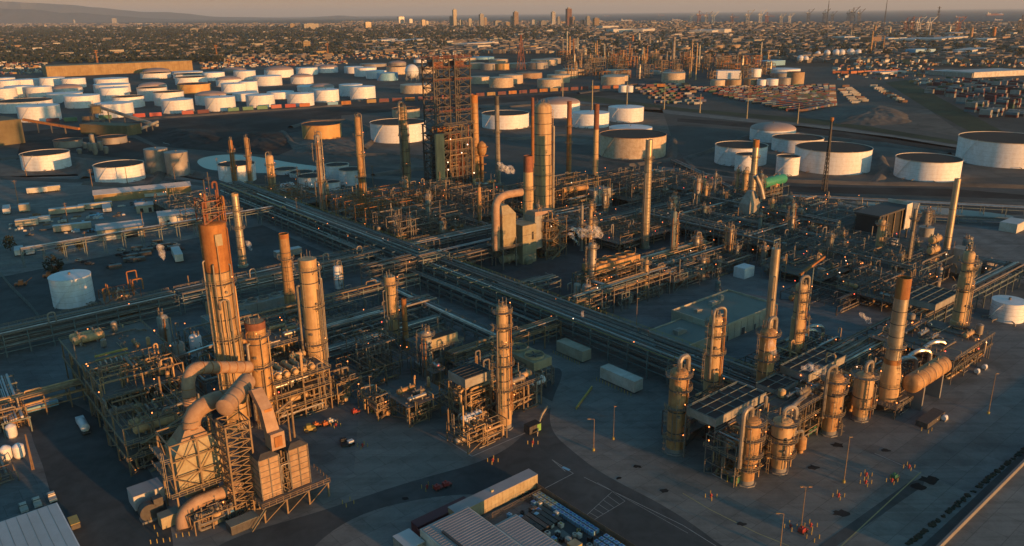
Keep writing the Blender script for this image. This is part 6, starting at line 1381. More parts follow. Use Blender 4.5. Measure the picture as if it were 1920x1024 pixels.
for x in (-1,5,11,16.5):
    for y in (-2.6,4,12): MB().bar((x,y,0),(x,y,4.2),.4).build('leg','steel_cream',t)
b=MB(); b.bar((-1,-3.6,4.3),(-5,-3.6,0),1.,.15); b.bar((-1,-4.1,5.3),(-5,-4.1,1),.1); b.build('stairs','rail',t)
b=MB()
for p,q in (((-1,-2.6,0),(5,-2.6,4)),((11,-2.6,0),(16.5,-2.6,4)),((5,-2.6,0),(11,-2.6,4))): b.bar(p,q,.2)
b.build('under_brace','steel_cream',t)
t=thing('flue_stack','slanting rectangular flue rising from the furnace boxes','duct',W(67,173))
b=MB(); b.box(0,3.6,.5,4.5,16.8,21.3); b.build('flue_base','duct',t,ang=0)
b=MB(); b.box(.8,2.8,.2,.49,17.6,20.4); b.build('damper_plate','rust',t,ang=0)
b=MB(); b.hexa([(-.2,2,21.32),(3.0,2,21.32),(3.0,5.2,21.32),(-.2,5.2,21.32)],[(-.4,3.5,27),(2.6,3.5,27),(2.6,6.5,27),(-.4,6.5,27)]); b.hexa([(-.4,3.5,27.01),(2.6,3.5,27.01),(2.6,6.5,27.01),(-.4,6.5,27.01)],[(-.6,8,31),(2.2,8,31),(2.2,10.5,30),(-.6,10.5,30)]); b.build('sloping_duct','duct',t,ang=0)
b=MB(); b.box(.3,2.3,3.3,3.49,22.5,27); b.build('rust_patch','rust',t,ang=0)
MB().pipe([(3,3,25.5),(7.2,3,27.5),(7.2,3,17)],.28,8).build('side_pipe','steel_cream',t); MB().pipe([(3,2,24),(5.6,2,25.8),(5.6,2,17)],.22,8).build('side_pipe','steel_cream',t)
# ------------------------------------------------------------------ small centre unit
frame('steel_structure','lit X braced box frame at the left front of the small centre unit',115.5,130,187,197,[3.5,7],2,1,(1,),'steel_cream',90,5,22,False,lamps=2,pm=('steel_cream','clad','col_cream'))
frame('steel_structure','dense lit pipe tangle at the left end of the small centre unit',110.5,117,197,209,[3.5,6],1,2,(),'steel_cream',91,4,22,False,lamps=3,pm=('steel_cream','clad','col_cream','steel'))
frame('steel_structure','lit pipe racks stacked under the dark roofed cooler of the centre unit',127,143,174,187,[5,8.5,12],2,2,(0,),'steel_cream',92,9,46,True,lamps=5,pm=('steel_cream','clad','col_cream'))
def rectpx(l,z):
    q=[UV(x,y,z) for x,y in l]; us=sorted(a[0] for a in q); vs=sorted(a[1] for a in q); return (us[0]+us[1])/2,(us[2]+us[3])/2,(vs[0]+vs[1])/2,(vs[2]+vs[3])/2
r_=rectpx([(836,697),(879,712),(926,691),(879,681)],17.5)
t=building('air_cooler','dark topped metal cooler box at the middle of the small centre unit',0,r_[1]-r_[0],0,r_[3]-r_[2],2.8,'panel_grey','roof_dark',0,loc=W(r_[0],r_[2],14.7),cat='air cooler')
b=MB(); 
for i in range(1,5): b.bar((.3,(r_[3]-r_[2])*i/5,2.95),(r_[1]-r_[0]-.3,(r_[3]-r_[2])*i/5,2.95),.15)
b.build('roof_rib','steel_dark',t)
for x in (0,r_[1]-r_[0]):
    for y in (0,r_[3]-r_[2]): MB().bar((x,y,-14.7),(x,y,0),.35).build('leg','steel_cream',t)
frame('steel_structure','front pipe stands at the near corner of the small centre unit',119.5,134,163,173,[3.5,6.5],2,1,(),'steel_cream',93,4,34,False,lamps=2,pm=('steel_cream','clad','col_cream'))
frame('steel_structure','lit beam frame joining the tall centre column on its right',141,156,172,181,[5,9],2,1,(1,),'steel_cream',94,5,24,True,lamps=3,pm=('steel_cream','clad'))
frame('steel_structure','equipment deck behind the tall centre column',142,160,184,200,[5,9],2,2,(0,),'steel',95,8,26,True,lamps=5)
hvessel('horizontal_drum','white horizontal drum low in the front of the centre unit',126.5,170,6.8,6,1.3,'x','tank_white')
hvessel('horizontal_drum','pale drum under the fan cooler at the right end of the centre unit',158,178,5,8,1.4,'x','tank_white')
fan_top('fan_cooler','pair of round fans on a boxed cooler at the right end of the centre unit',160,168,180,197,7.5,3,1,nl=2,mt='panel_sand')
frame('steel_structure','pipe bundle under the pair of round fans',160,169,180,196,[3.5,6.5],1,2,(),'steel',96,4,16,False,lamps=1)
t=trailer('equipment_box','dark box with a lime yellow end at the corner of the centre pad',0,4.5,0,2.6,2.4,.2,'steel_dark','roof_dark',cat='box',loc=W(140,159.5),wheels=False); b=MB(); b.box(4.52,4.58,.05,2.55,.25,2.5); b.box(3.0,4.5,-.1,-.06,.25,2.5); b.build('end_panel','lime',t,ang=0)
# low kerb wall segment, curved barrier
t=thing('guard_wall','curved pale guard rail by the road bend','barrier',(*P(1008,818),0),0); base=Vector((*P(1008,818),0)); pts=[Vector((*P(x,y),0))-base for x,y in ((1008,818),(1010,800),(1016,783),(1026,768))]
b=MB()
for a,c in zip(pts,pts[1:]): b.bar(a+Vector((0,0,1.)),c+Vector((0,0,1.)),.35,.8); b.bar(a,a+Vector((0,0,.8)),.2)
b.build('rail','wall_beige',t)
t=thing('guard_wall','straight yellow guard rail left of the white trailer','barrier',(*P(1080,768),0),0); base=Vector((*P(1080,768),0)); c=Vector((*P(1110,728),0))-base; b=MB(); b.bar((0,0,.5),c+Vector((0,0,.5)),.3,.9); b.build('rail','yellow_pipe',t)
# ------------------------------------------------------------------ trailers by the main rack
for k,(a,w_,L,lb) in enumerate([((1189,740),4.2,15.6,'long white windowless trailer in front of the right unit'),((1092,682),4.4,13.6,'long sand coloured trailer, farther of the two beside the main rack')]):
    u,v=at(*a); t=trailer('trailer',lb,0,w_,0,L,3.9,.6,'wall_white' if k==0 else 'wall_beige','wall_white' if k==0 else 'wall_beige',loc=W(u,v),wheels=False)
    for i in range(12): bollard('yellow post along the %s trailer, %s from its near end'%('white' if k==0 else 'sand coloured',ORD[i]),W(u-1.6,v+i*L/11),'yellow posts along the %s trailer'%('white' if k==0 else 'sand coloured'))
# ------------------------------------------------------------------ right unit
def aircool(l,z,label,nf=3,h=2.4): r=rectpx(l,z+h); return air_cooler('air_cooler',label,*r,z,h,nf,mt='panel_grey'),r
aircool([(1287,762),(1341,787),(1434,739),(1387,715)],13.5,'grey air cooler with a dark grid top at the near left of the right unit',4)
aircool([(1417,716),(1455,736),(1495,718),(1462,700)],12.5,'smaller air cooler grid directly behind the near left one',2,1.2)
aircool([(1464,685),(1513,704),(1588,668),(1540,648)],12.5,'grey air cooler with a dark grid top in the middle of the right unit',4)
aircool([(1702,555),(1750,575),(1792,552),(1745,530)],11.5,'far air cooler with a dark grid top beside the lit right column',3)
pmr=('clad','steel_cream','clad_shiny','col_cream','steel')
frame('steel_structure','front left open structure under the near air cooler, with a ladder',162.5,180,103.5,113,[4,8,12],2,1,(1,),'steel',101,6,34,True,lamps=7,pm=pmr)
frame('steel_structure','lit pipe mass between the near air cooler and the front columns',180,204,103.5,113,[4,8,12.5],3,1,(1,2),'steel_cream',102,12,60,True,lamps=7,pm=pmr)
frame('steel_structure','lit pipe mass behind the steaming front column',206,228,104.5,113.5,[4,8,12],3,1,(1,),'steel_cream',103,10,44,True,lamps=6,pm=pmr)
frame('steel_structure','pipework behind the big rust topped chimney',230,262,100,113,[4,8],4,1,(0,),'steel',104,12,44,True,lamps=8,pm=pmr)
frame('steel_structure','dark equipment rows between the rack and the lit column right of the admin building',214,262,125,142,[4,7],5,2,(0,),'steel_dark',105,16,50,False,lamps=10,pm=pmr)
frame('steel_structure','dark equipment rows at the back left of the right unit',170,206,125,134,[4,8],4,1,(0,),'steel_dark',106,9,30,False,lamps=7,pm=pmr)
frame('steel_structure','structure around the foot of the far right lit column',268,300,92,112,[5,9],3,2,(0,1),'steel',107,14,50,True,lamps=8,pm=pmr)
frame('steel_structure','rack of lit pipes beside the far air cooler',262,292,112,118,[6,11],3,1,(1,),'steel_cream',108,5,40,False,lamps=5,pm=pmr)
for k,(x,y) in enumerate([(1520,640),(1536,630),(1548,622)]):
    X,Y=P(x,y,7); t=thing('curved_pipe','silver curved transfer pipe, %s of the three beside the lit column'%['nearest','middle','farthest'][k],'pipe',(X,Y,0),A40,'three silver curved pipes'); MB().pipe([(-7,6,7),(0,6,7.5),(4,3,7.5),(4,3,1)],.7,10,rb=3).build('pipe','clad_shiny',t)
for k,(x,y) in enumerate([(1735,690),(1762,675),(1790,658)]):
    X,Y=P(x,y,9); t=thing('curved_pipe','silver curved pipe above the big tan drum, %s one'%['left','middle','right'][k],'pipe',(X,Y,0),A40,'silver curved pipes above the big drum'); MB().pipe([(-8,7,10),(-1,7,10.5),(2.5,4,10.5),(2.5,4,3)],.75,10,rb=3).build('pipe','clad_shiny',t)
t=thing('overhead_pipe','long fat lit pipe running over the front of the right unit','pipe',W(183,105)); MB().pipe([(-1,-1.5,4),(-1,-1.5,13),(21,2,13.6),(25,2,13.6)],.75,12).build('pipe','clad',t)
for k,(x,y,r_) in enumerate([(1438,858,1.5),(1500,848,1.5),(1593,770,1.4),(1636,745,1.3)]):
    X,Y=P(x,y); t=thing('reboiler','squat tan vessel with a bent inlet pipe beside the front columns, %s from the left'%ORD[k],'vessel',(X,Y,0),A40,'squat vessels beside the front columns'); MB().lathe([(.8,0),(.8,.8),(r_,1.4),(r_,4.6),(.5,5.4),(.01,5.5)],14).build('shell','col_tan',t); MB().pipe([(0,0,5.2),(0,0,7),(-4,1,7)],.6,10,rb=1.4).build('inlet_pipe','clad',t)
for k,(x,y) in enumerate([(1380,912),(1515,820)]):
    X,Y=P(x,y); t=thing('shelter','small green sided shelter, %s'%['in front of the yellow orange front column','between the front columns'][k],'shelter',(X,Y,0),A40)
    b=MB()
    for xx in (0,5.5):
        for yy in (0,2.8): b.bar((xx,yy,0),(xx,yy,2.9),.18)
    b.build('post','yellow_pipe',t); MB().box(-.3,5.8,-.3,3.1,2.91,3.08).build('roof','roof_flat',t,ang=0); MB().box(.2,5.3,-.02,.05,.6,2.3).build('side_panel','green',t,ang=0); MB().box(.6,4.8,.8,2.2,.1,1.8).build('panel_board','green',t,ang=0)
u,v=at(1665,770); frame('steel_structure','dark burner frame round the foot of the big chimney',u-4.5,u+5.5,v-4,v+4,[3.5],2,1,(0,),'steel_dark',109,0,10,True,lamps=1)
u,v=at(1760,790); t=trailer('pump_skid','low dark pump skid at the corner below the big drum',0,12,0,3.5,1.6,.2,'steel_dark','steel_dark',cat='pump skid',loc=W(u-8,v),wheels=False)
for k,(x,y) in enumerate([(1752,790),(1771,788),(1832,700),(1846,692)]):
    X,Y=P(x,y); t=thing('pump','small white pump %s'%['at the left end of the low dark skid','at the right end of the low dark skid','under the far right column deck','farthest right under the column deck'][k],'pump',(X,Y,0),A40,'white pumps'); MB().lathe([(.01,-1),(.8,-1),(.9,0),(.5,1),(.01,1)],12,(0,0,1),'x').build('motor','white_paint',t); MB().box(-1.3,1.3,-.6,.6,0,.4).build('base','concrete',t)
# admin building
t=building('admin_building','large flat roofed beige building in two steps beside the right unit, taller part',240,277.5,163.5,187.5,6.2,'wall_beige','roof_flat',.9,units=((6,16,2.4,2,1.2),(17,17,5,2,1.5),(24,18,1.6,1.6,2.6),(10,8,1.4,1.4,.8)),panels=9,doors=(('-y',4,.1,1.2,2.3,'steel_dark'),('-y',14,.1,2.4,3,'steel_dark'),('-y',22,.1,1.2,2.3,'steel_dark'),('-y',31,.1,1.2,2.3,'steel_dark')),cat='office building')
t=building('admin_annex','lower flat roofed wing of the beige building, nearer the main rack',216,239.9,163.2,182.5,4.6,'wall_beige','roof_flat',.6,units=((9,9,4,2.6,1.7),),cat='office building')
t=building('small_cabin','small grey cabin at the near foot of the beige building',0,4,0,3,2.6,'panel_grey','roof_light',0,loc=W(216,158),cat='cabin')
X,Y=P(1355,578-60,0); 
t=building('white_shed','small white block shed in the yard behind the beige building',0,8,0,6,5,'tank_white','tank_white',0,loc=(*P(1395,524),0),cat='shed')
t=building('white_shed','open fronted white shed at the far right edge',0,16,0,9,5,'wall_white','roof_light',0,loc=(*P(1905,438),0),cat='shed')
# ------------------------------------------------------------------ boiler (grey green) in the middle of the plant
u,v=at(945,500); t=thing('boiler','grey green boiler box on a hopper with splayed legs in the middle of the plant','boiler',W(u-3,v-3))
b=MB(); b.hexa([(1.5,1.5,10),(7,1.5,10),(7,7,10),(1.5,7,10)],[(0,0,15),(8.5,0,15),(8.5,8.5,15),(0,8.5,15)]); b.box(0,8.5,0,8.5,15.01,27); b.build('casing','panel_sand',t,ang=0)
b=MB(); b.hexa([(0,0,27.02),(8.5,0,27.02),(8.5,8.5,27.02),(0,8.5,27.02)],[(2,3,31),(6,3,31),(6,8,31),(2,8,31)]); b.build('roof_hood','panel_sand',t,ang=0)
for x in (0,8.5):
    for y in (0,8.5): MB().bar((x,y,0),(x,y,15),.5).build('leg','steel',t)
b=MB(); b.bar((0,0,10),(4,0,2),.3); b.bar((8.5,0,10),(4,0,2),.3); b.bar((0,8.5,10),(0,0,2),.3); b.build('brace','steel_cream',t)
b=MB(); b.box(-2,10.5,-2,10.5,10.6,10.75); d=b.build('deck','steel',t); b=MB(); railing(b,[(-2,-2,10.8),(10.5,-2,10.8),(10.5,10.5,10.8),(-2,10.5,10.8)],1.15,True,2.5,.1); b.build('railing','rail',d)
MB().pipe([(-2.5,2,10),(-2.5,2,34),(4,4,36),(15,3,36)],1.9,14,rb=4).build('duct','duct',t)
MB().pipe([(3,5,3),(12,5,3),(15,2,3),(15,-3,1)],2.,12,rb=4).build('lower_duct','panel_sand',t)
t=thing('boiler','tall grey box boiler with small windows right of the grey green one','boiler',W(u+9,v-4)); b=MB(); b.box(0,9,0,10,0,20); b.build('casing','panel_sand',t,ang=0); b=MB(); b.box(9.05,14,1,9,6,23); b.build('side_box','panel_grey',t,ang=0)
b=MB()
for z in (5,10,15,20): b.box(-.15,9.02,-.16,-.01,z-.2,z)
b.build('band','steel',t,ang=0); b=MB(); b.box(6,7.2,-.1,-.02,12,16); b.build('window','black',t,ang=0)
b=MB(); b.hexa([(9.2,1,23.02),(14,1,23.02),(14,9,23.02),(9.2,9,23.02)],[(10,2,25),(24,2,24),(24,8,24),(10,8,25)]); b.build('breeching','duct',t,ang=0)
frame('steel_structure','orange lit stair and pipe structure right of the boiler boxes',u+23,u+37,v-6,v+8,[5,10,15,20],2,1,(0,1,2,3),'steel_cream',111,8,44,True,lamps=6,stairs=True,pm=('rust','col_tan','steel_cream','clad'))
u,v=at(1120,548)
fan_top('fan_cooler','row of round fans on a lit cooler deck below the steaming columns',u-4,u+26,v-2,v+6,10,3,5,mt='col_tan')
frame('steel_structure','pipe deck under the row of round fans',u-8,u+30,v-4,v+8,[5,9],4,2,(0,),'steel_cream',112,12,46,True,lamps=8,pm=('clad','steel_cream','rust','col_cream'))
for (u0,u1,v0,v1,zs,s_,lb,mt_,n) in [
 (272,296,404,424,[6,12,18],147,'frame block at the near left foot of the twin derricks','steel_cream',40),
 (236,262,432,470,[6,12],148,'back frame block between the two thin tall towers and the ponds','steel',36),
 (430,470,330,372,[5,9],149,'low tank side frames right of the pink topped chimney','steel',30),
 (214,236,215,232,[5],121,'low dark pump and pipe field beside the two blue grey vessels','steel_teal',26),
 (240,270,214,232,[5],122,'low pump house with many square legs facing the open yard','steel_teal',40),
 (272,300,212,232,[5,8],123,'dark two level pipe field with a lit gate frame','steel_teal',40),
 (302,336,212,234,[5],124,'flat decked pump row beside the small white shed','steel_teal',34),
 (350,392,205,235,[5,9],125,'dense dark pipe blocks in front of the silver bent chimney','steel_teal',50),
 (350,392,240,290,[5,10],126,'dark equipment blocks behind the teal truss bridge','steel_teal',44),
 (396,440,205,250,[6,11],127,'dark unit with vessels left of the black furnace','steel_teal',44),
 (396,440,255,296,[6,10],128,'dark back unit near the green vessel','steel_teal',40),
 (300,338,150,176,[4],129,'low equipment behind the lit column right of the admin building','steel_dark',26),
 (322,348,170,200,[5,8],130,'dark structure with the rusty outrigger pipe','steel_teal',36),
 (350,395,140,200,[6,11],131,'crowded dark structure at the foot of the very tall silver chimney','steel_teal',60),
 (318,345,130,160,[5,10],132,'structure crowded with exchangers beside the thin grey chimney','steel',40),
 (285,336,306,326,[5,9],133,'pipe blocks between the two back racks right of the boiler','steel',34),
 (214,270,306,330,[4],134,'low dark sheds and pipes between the back racks','steel_dark',20),
 (350,430,306,330,[5],135,'low dark pipework behind the long back rack','steel_teal',30),
 (300,345,270,296,[5,9],136,'pipework at the foot of the tall smooth lit chimney','steel_cream',34),
 (214,262,345,372,[6,12,18],137,'dense unit of frames and furnaces behind the main rack, front row','steel',60),
 (214,268,380,425,[7,13,19],138,'dense unit of frames and furnaces behind the main rack, back row','rust',60),
 (272,296,360,400,[7,13,19],139,'equipment between the derricks and the lit brown tower','steel',40),
 (150,182,480,540,[5,9],140,'small upper left unit around the two slim rusty columns','steel',40),
 (209,240,470,520,[5,9],141,'small unit behind the upper left end of the main rack','rust',36),
 (330,372,345,375,[6,12,19],142,'structures around the foot of the giant domed vessel','steel_cream',56),
 (376,420,330,372,[6,12,17],143,'furnace area between the dark red and the pink topped chimneys','steel',44),
 (300,330,345,378,[6,12,18],144,'lit frame stack in front of the derricks','steel_cream',50),
 (445,480,200,255,[5],145,'low dark pipework in the far right of the back unit','steel_teal',26)]:
    frame('steel_structure',lb,u0,u1,v0,v1,zs,max(2,int((u1-u0)/9)),max(2,int((v1-v0)/10)),(0,) if len(zs)>1 else (),mt_,s_,max(6,n//4),n,True,lamps=9,post=.34,er=(.7,1.7))
# vertical vessels and towers scattered in the dark right unit
vv=[(1310,470,28,14),(1352,440,26,12),(1372,430,20,14),(1478,410,44,12),(1466,420,36,10),(1497,440,50,10),(1640,500,66,9),(1577,500,48,9),(1600,520,34,8),(1545,470,30,10),(1525,430,24,12),(1735,420,28,16),(1812,470,22,18),(1740,520,50,10),(1500,400,22,12),(1430,500,40,10),(1385,400,22,10),(1667,520,40,8),(1757,540,40,10),(1530,520,40,7),(1290,520,24,8),(1235,540,30,8),(1345,545,20,10),(650,415,30,8),(720,400,24,8),(745,410,30,8),(836,410,24,8),(1140,400,24,8),(1160,430,26,8),(1170,460,24,7),(560,345,22,8),(1050,430,20,8),(1075,430,22,7)]
for i,(x,y,h_,w_) in enumerate(vv):
    col2(x,y,y-h_,w_,'vertical_vessel','%s upright vessel %s'%(['slim','stout','squat','plain'][i%4] if w_<12 else 'wide',('in the dark back right unit' if x>1200 else 'among the frames of the middle units')+', %s from left'%nth(1+sum(1 for q in vv if (q[0]>1200)==(x>1200) and (q[0],q[1])<(x,y)))),['panel_grey','col_grey','steel_teal','tank_grey','col_cream'][i%5],seed=200+i,plats=[zt(*P(x,y),y-h_)*.85] if i%2 else [],pipes=[(20,1,.25,True)] if i%3==0 else [],group='upright vessels of the %s'%('back right unit' if x>1200 else 'middle units'))
X,Y=P(1446,385); hvessel('horizontal_drum','bright green horizontal drum on a raised frame in the back right unit',*UV(1446,385),16,22,3.2,'x','green_vessel',bands=0)
frame('steel_structure','frame carrying the green drum',UV(1446,385)[0]-12,UV(1446,385)[0]+12,UV(1446,385)[1]-4,UV(1446,385)[1]+4,[6,12],3,1,(1,),'steel_teal',146,5,20,False,lamps=4)
hvessel('horizontal_drum','pale round ended drum behind the main rack by the short lit column',*UV(540,364),5,8,3,'x','tank_white')
rv=random.Random(321); vz=[(350,440,206,296,26,'dark back right unit'),(214,262,345,425,14,'unit behind the main rack'),(275,345,345,400,10,'unit in front of the derricks'),(350,395,140,200,9,'very tall chimney unit'),(240,340,212,236,9,'pump field beside the open yard'),(285,345,268,330,8,'back rack strip')]
for (ua,ub,va,vb,n_,nm_) in vz:
    ps=sorted([(rv.uniform(ua,ub),rv.uniform(va,vb)) for _ in range(n_)],key=lambda q:pix(*W(*q)[:2])[0])
    for i,(uu,v2_) in enumerate(ps):
        hh=rv.choice([8,11,14,18,24]); rr=rv.uniform(.8,1.9)
        column('process_vessel','%s process vessel, %s from left in the %s'%('tall' if hh>15 else 'short',nth(i+1),nm_),uu,v2_,hh,[(1,rr)],rv.choice(['panel_grey','col_grey','steel_teal','tank_grey','col_cream','clad']),plats=[hh*.55,hh*.9] if hh>10 else [hh*.85],pipes=[(rv.uniform(-40,40),1,.25,True)] if i%2 else [],seed=900+i,group='process vessels of the '+nm_,cat='vessel',lamps=False)
# black furnace with white sign board and bent stack base
u,v=at(1650,455); t=thing('furnace','long black box furnace with lit posts in the far right unit','furnace',W(u-14,v-4)); b=MB(); b.box(0,34,0,12,5,17); b.build('casing','black',t,ang=0); b=MB(); b.box(-1,35,-1,13,17.02,18); b.build('roof','steel_dark',t,ang=0)
for k in range(5): MB().bar((k*8.5,-.5,0),(k*8.5,-.5,18),.6).build('post','steel_cream',t)
b=MB(); b.hexa([(34.2,-3,5),(34.8,-3,5),(34.8,9,5),(34.2,9,5)],[(34.2,-5,20),(34.8,-5,20),(34.8,12,20),(34.2,12,20)]); b.build('end_wall','wall_white',t,ang=0)
b=MB(); b.box(27,33.5,-2,-1.5,6,20); b.build('side_panel','wall_white',t,ang=0)
u,v=at(1407,430); t=thing('furnace','grey cone topped furnace under the bent silver chimney','furnace',W(u-5,v-2)); b=MB(); b.box(1,11,1,8,0,15); b.hexa([(1,1,15.02),(11,1,15.02),(11,8,15.02),(1,8,15.02)],[(4.5,3,22),(8,3,22),(8,6,22),(4.5,6,22)]); b.build('casing','panel_grey',t,ang=0); MB().pipe([(9,-2,18),(8,0,26),(5.5,2,31)],1.4,12,rb=3).build('bent_duct','clad',t)
u,v=at(1775,515); t=thing('furnace','grey furnace box with stairs under the very tall silver chimney','furnace',W(u-4,v-9)); b=MB(); b.hexa([(0,0,3),(11,0,3),(11,10,3),(0,10,3)],[(2,2,14),(9,2,14),(9,8,14),(2,8,14)]); b.box(1,8,-4,-.02,0,9); b.build('casing','panel_grey',t,ang=0)
b=MB()
for k in range(4): b.bar((-2,3,3*k),(-6,3,3*k+3) if k%2==0 else (-2,3,3*k+3),.8,.2)
b.build('stairs','rail',t)
for k,(x,y) in enumerate([(1740,505),(1742,480),(1745,455),(1740,430)]):
    X,Y=P(1742,520); t=thing('heat_exchanger','lit round exchanger head, %s level beside the very tall silver chimney'%['bottom','second','third','top'][k],'heat exchanger',W(*[a for a in at(1742,520)],0),A40,'stacked exchangers beside the very tall chimney'); exchanger(t,0,0,3+k*5.2,7,1.7,'x','col_cream','shell'); MB().bar((0,1.9,0),(0,1.9,5+k*5.2),.4).build('post','steel',t)
u,v=at(1500,560); t=thing('outrigger_pipe','rusty pipe jutting out over the lit column right of the admin building','pipe',W(*UV(1500,515,18),0)); MB().bar((0,0,18),(18,0,22),.9).build('pipe','rust',t)
for k in (2,10): MB().bar((k,0,0),(k,0,19),.5).build('post','steel_teal',t)
X,Y=P(1850,505,4); hvessel('horizontal_drum','pale green drum at the right, beside the far corner rack',*UV(1850,512),4,9,2.4,'x','tank_grey')
t=tk(1735,445,26,16,'cone','panel_grey','small grey green tank behind the black furnace'); tk(1812,468,16,22,'cone','panel_grey','small upright pale tank right of the grey green one'); tk(1672,460,22,9,'cone','tank_white','small white lidded tank by the black furnace')
# ------------------------------------------------------------------ twin derrick coke tower
u,v=at(850,372); O=(u-13,v-2); t=thing('coke_drum_structure','dark block with pipe decks under the twin lattice derricks','process tower',W(*O)); Wd,Dp=30,16
for x in (0,10,20,30):
    for y in (0,16): MB().bar((x,y,0),(x,y,50),.9).build('post','steel_dark',t)
for k,z in enumerate((8,14,20,26,32,38,44,50)):
    b=MB(); b.box(-1,Wd+1,-1,Dp+1,z,z+.3); d=b.build('deck','steel_dark',t); b=MB(); railing(b,[(-1,-1,z+.3),(Wd+1,-1,z+.3),(Wd+1,Dp,z+.3)],1.3,False,3,.16); b.build('railing','steel',d)
for x in (6,15,24): MB().lathe([(2,9),(4,14),(4,38),(1.5,43),(.01,43.2)],16,(x,8,0)).build('coke_drum','black',t)
rand_pipes(t,random.Random(78),-1,31,8,17,2,50,36,('steel_dark','steel','rust'),(.3,.45,.6))
b=MB()
for z in range(2,50,6):
    for x in (0,10,20): b.bar((x,-.4,z),(x+10,-.4,z+6),.4); b.bar((x+10,-.4,z),(x,-.4,z+6),.4)
    b.bar((-.4,0,z),(-.4,16,z+6),.4); b.bar((-.4,16,z),(-.4,0,z+6),.4)
b.build('lattice','steel_dark',t)
rand_pipes(t,random.Random(77),0,30,-1.5,3,2,50,60,('rust_red','steel_dark','steel','steel_dark','steel_cream'),(.2,.3,.45))
for k in range(8): lampdot(random.Random(k).uniform(0,30),-1.5,6+k*5,t,'lamp_white',.4)
t=building('elevator_shaft','pale grey slab shaft standing against the left front of the derricks',0,6.5,0,1.6,46,'col_cream','roof_flat',0,loc=W(O[0]-5,O[1]-6),cat='shaft')
def derrick(x0,y0,lb,z0=50,z1=92,s=6.2):
    t=thing('derrick',lb,'derrick',W(O[0]+x0,O[1]+y0)); cn=[(-s,-s),(s,-s),(s,s),(-s,s)]
    for (x,y) in cn: MB().bar((x,y,z0),(x,y,z1),.75).build('leg','steel_dark',t)
    b=MB(); n=7
    for i in range(n):
        a,c=z0+(z1-z0)*i/n,z0+(z1-z0)*(i+1)/n
        for k in range(4):
            p,q=cn[k],cn[(k+1)%4]; b.bar((*p,c),(*q,c),.45); b.bar((*p,a),(*q,c),.3); b.bar((*q,a),(*p,c),.3)
    b.build('bracing','steel_dark',t)
    for z in (z0+8,z1-14,z1-6,z1):
        b=MB(); b.box(-s-1,s+1,-s-1,-s+.6,z,z+.25); b.box(-s-1,s+1,s-.6,s+1,z,z+.25); d=b.build('platform','steel_dark',t); b=MB(); railing(b,[(-s-1,-s-1,z+.2),(s+1,-s-1,z+.2),(s+1,s+1,z+.2),(-s-1,s+1,z+.2)],1.4,True,3,.2); b.build('railing','rust_red',d)
    b=MB(); b.box(-s*.6,s*.6,-s*.5,s*.5,z1-4.5,z1-1.5); b.build('crown_block','rust_red',t)
    for k in range(4): b=MB(); b.bar((-s+k*4,-s-.9,z1),(-s+k*4,-s-.9,z1+3),.35); b.build('pole','rust_red',t)
    MB().bar((0,0,z0),(0,0,z1-2),.8).build('drill_stem','steel_dark',t)
derrick(6.6,8,'left lattice derrick on the dark coke tower'); derrick(23.6,8,'right lattice derrick on the dark coke tower')
u2,v2=at(920,395); frame('steel_structure','low lit cage of thin posts in front of the derricks',u2-14,u2+8,v2-3,v2+9,[6,12,16],5,3,(2,),'steel_cream',150,6,20,True,lamps=5,post=.5)
t=thing('round_furnace','round tan vessel head bulging out right of the derricks','vessel',W(O[0]+40,O[1]+4)); MB().lathe([(1.2,0),(1.2,25),(3.2,28),(3.6,31),(3,34),(.5,36),(.01,36)],18).build('shell','col_tan',t)
for k in range(4):
    b=MB(); b.ring(0,0,14+k*6,1.2 if k<2 else 3.2,3.2 if k<2 else 4.6,.3,16); b.build('platform','rust',t)
u2,v2=at(1116,395); t=thing('furnace_box','blue grey furnace box under the pink topped chimney','furnace',W(u2-6,v2-4)); b=MB(); b.box(0,16,0,10,4,14); b.build('casing','panel_grey',t,ang=0)
for x in (0,4,8,12,16): MB().bar((x,-.6,0),(x,-.6,17),.35).build('post','steel_teal',t)
MB().pipe([(-1,5,16),(-22,5,17)],1.6,12).build('lit_duct','col_tan',t)
# buildings and trailers of the middle block
t=building('control_building','low flat pale roofed building behind the main rack',0,30,0,16,3.2,'panel_grey','roof_light',.3,loc=W(UV(740,455)[0]-2,UV(740,455)[1]-8),cat='building',units=((8,8,3,2,1),(12,4,2,2,1)))
X,Y=P(812,416); trailer('trailer','white box trailer parked below the derricks',0,14,0,3.4,3.6,.8,'wall_white','roof_light',loc=(X,Y,0),rz=R(32))
X,Y=P(850,405); trailer('trailer','short white cabin behind the box trailer below the derricks',0,6,0,3,2.6,.5,'wall_white','roof_light',loc=(X,Y,0),rz=R(32),wheels=False,cat='cabin')
# ------------------------------------------------------------------ far left small unit
frame('steel_structure','orange lit pipe stack cut by the left edge',6,27.5,266,273,[4,7],2,1,(),'steel_cream',160,6,40,False,lamps=2,pm=('steel_cream','clad','col_cream'))
frame('steel_structure','small low unit with white drums at the left edge',3,19,233,247,[3],2,2,(),'steel',161,5,22,False,lamps=1)
for k,(x,y) in enumerate([(14,862),(38,858),(24,820)]):
    X,Y=P(x,y); t=thing('small_tank','small white upright drum at the left edge, %s'%['left one','right one','back one'][k],'small tank',(X,Y,0),0,'small white drums at the left edge'); MB().lathe([(1.3,.4),(1.5,.8),(1.5,3.8),(.6,4.5),(.01,4.6)],14).build('shell','tank_white',t); MB().cyl(0,0,0,.4,1.2,10).build('base','concrete',t)
mast(62,880,66,'short pole with a cross at the left small unit',.5,'pole',mt='wood',wd=.25,name='pole')
t=trailer('flat_cabin','blue flat roofed box lying on the dark road at left',0,9,0,5,1.4,.1,'lightblue','lightblue',cat='cabin',loc=(*P(52,776),0),wheels=False)
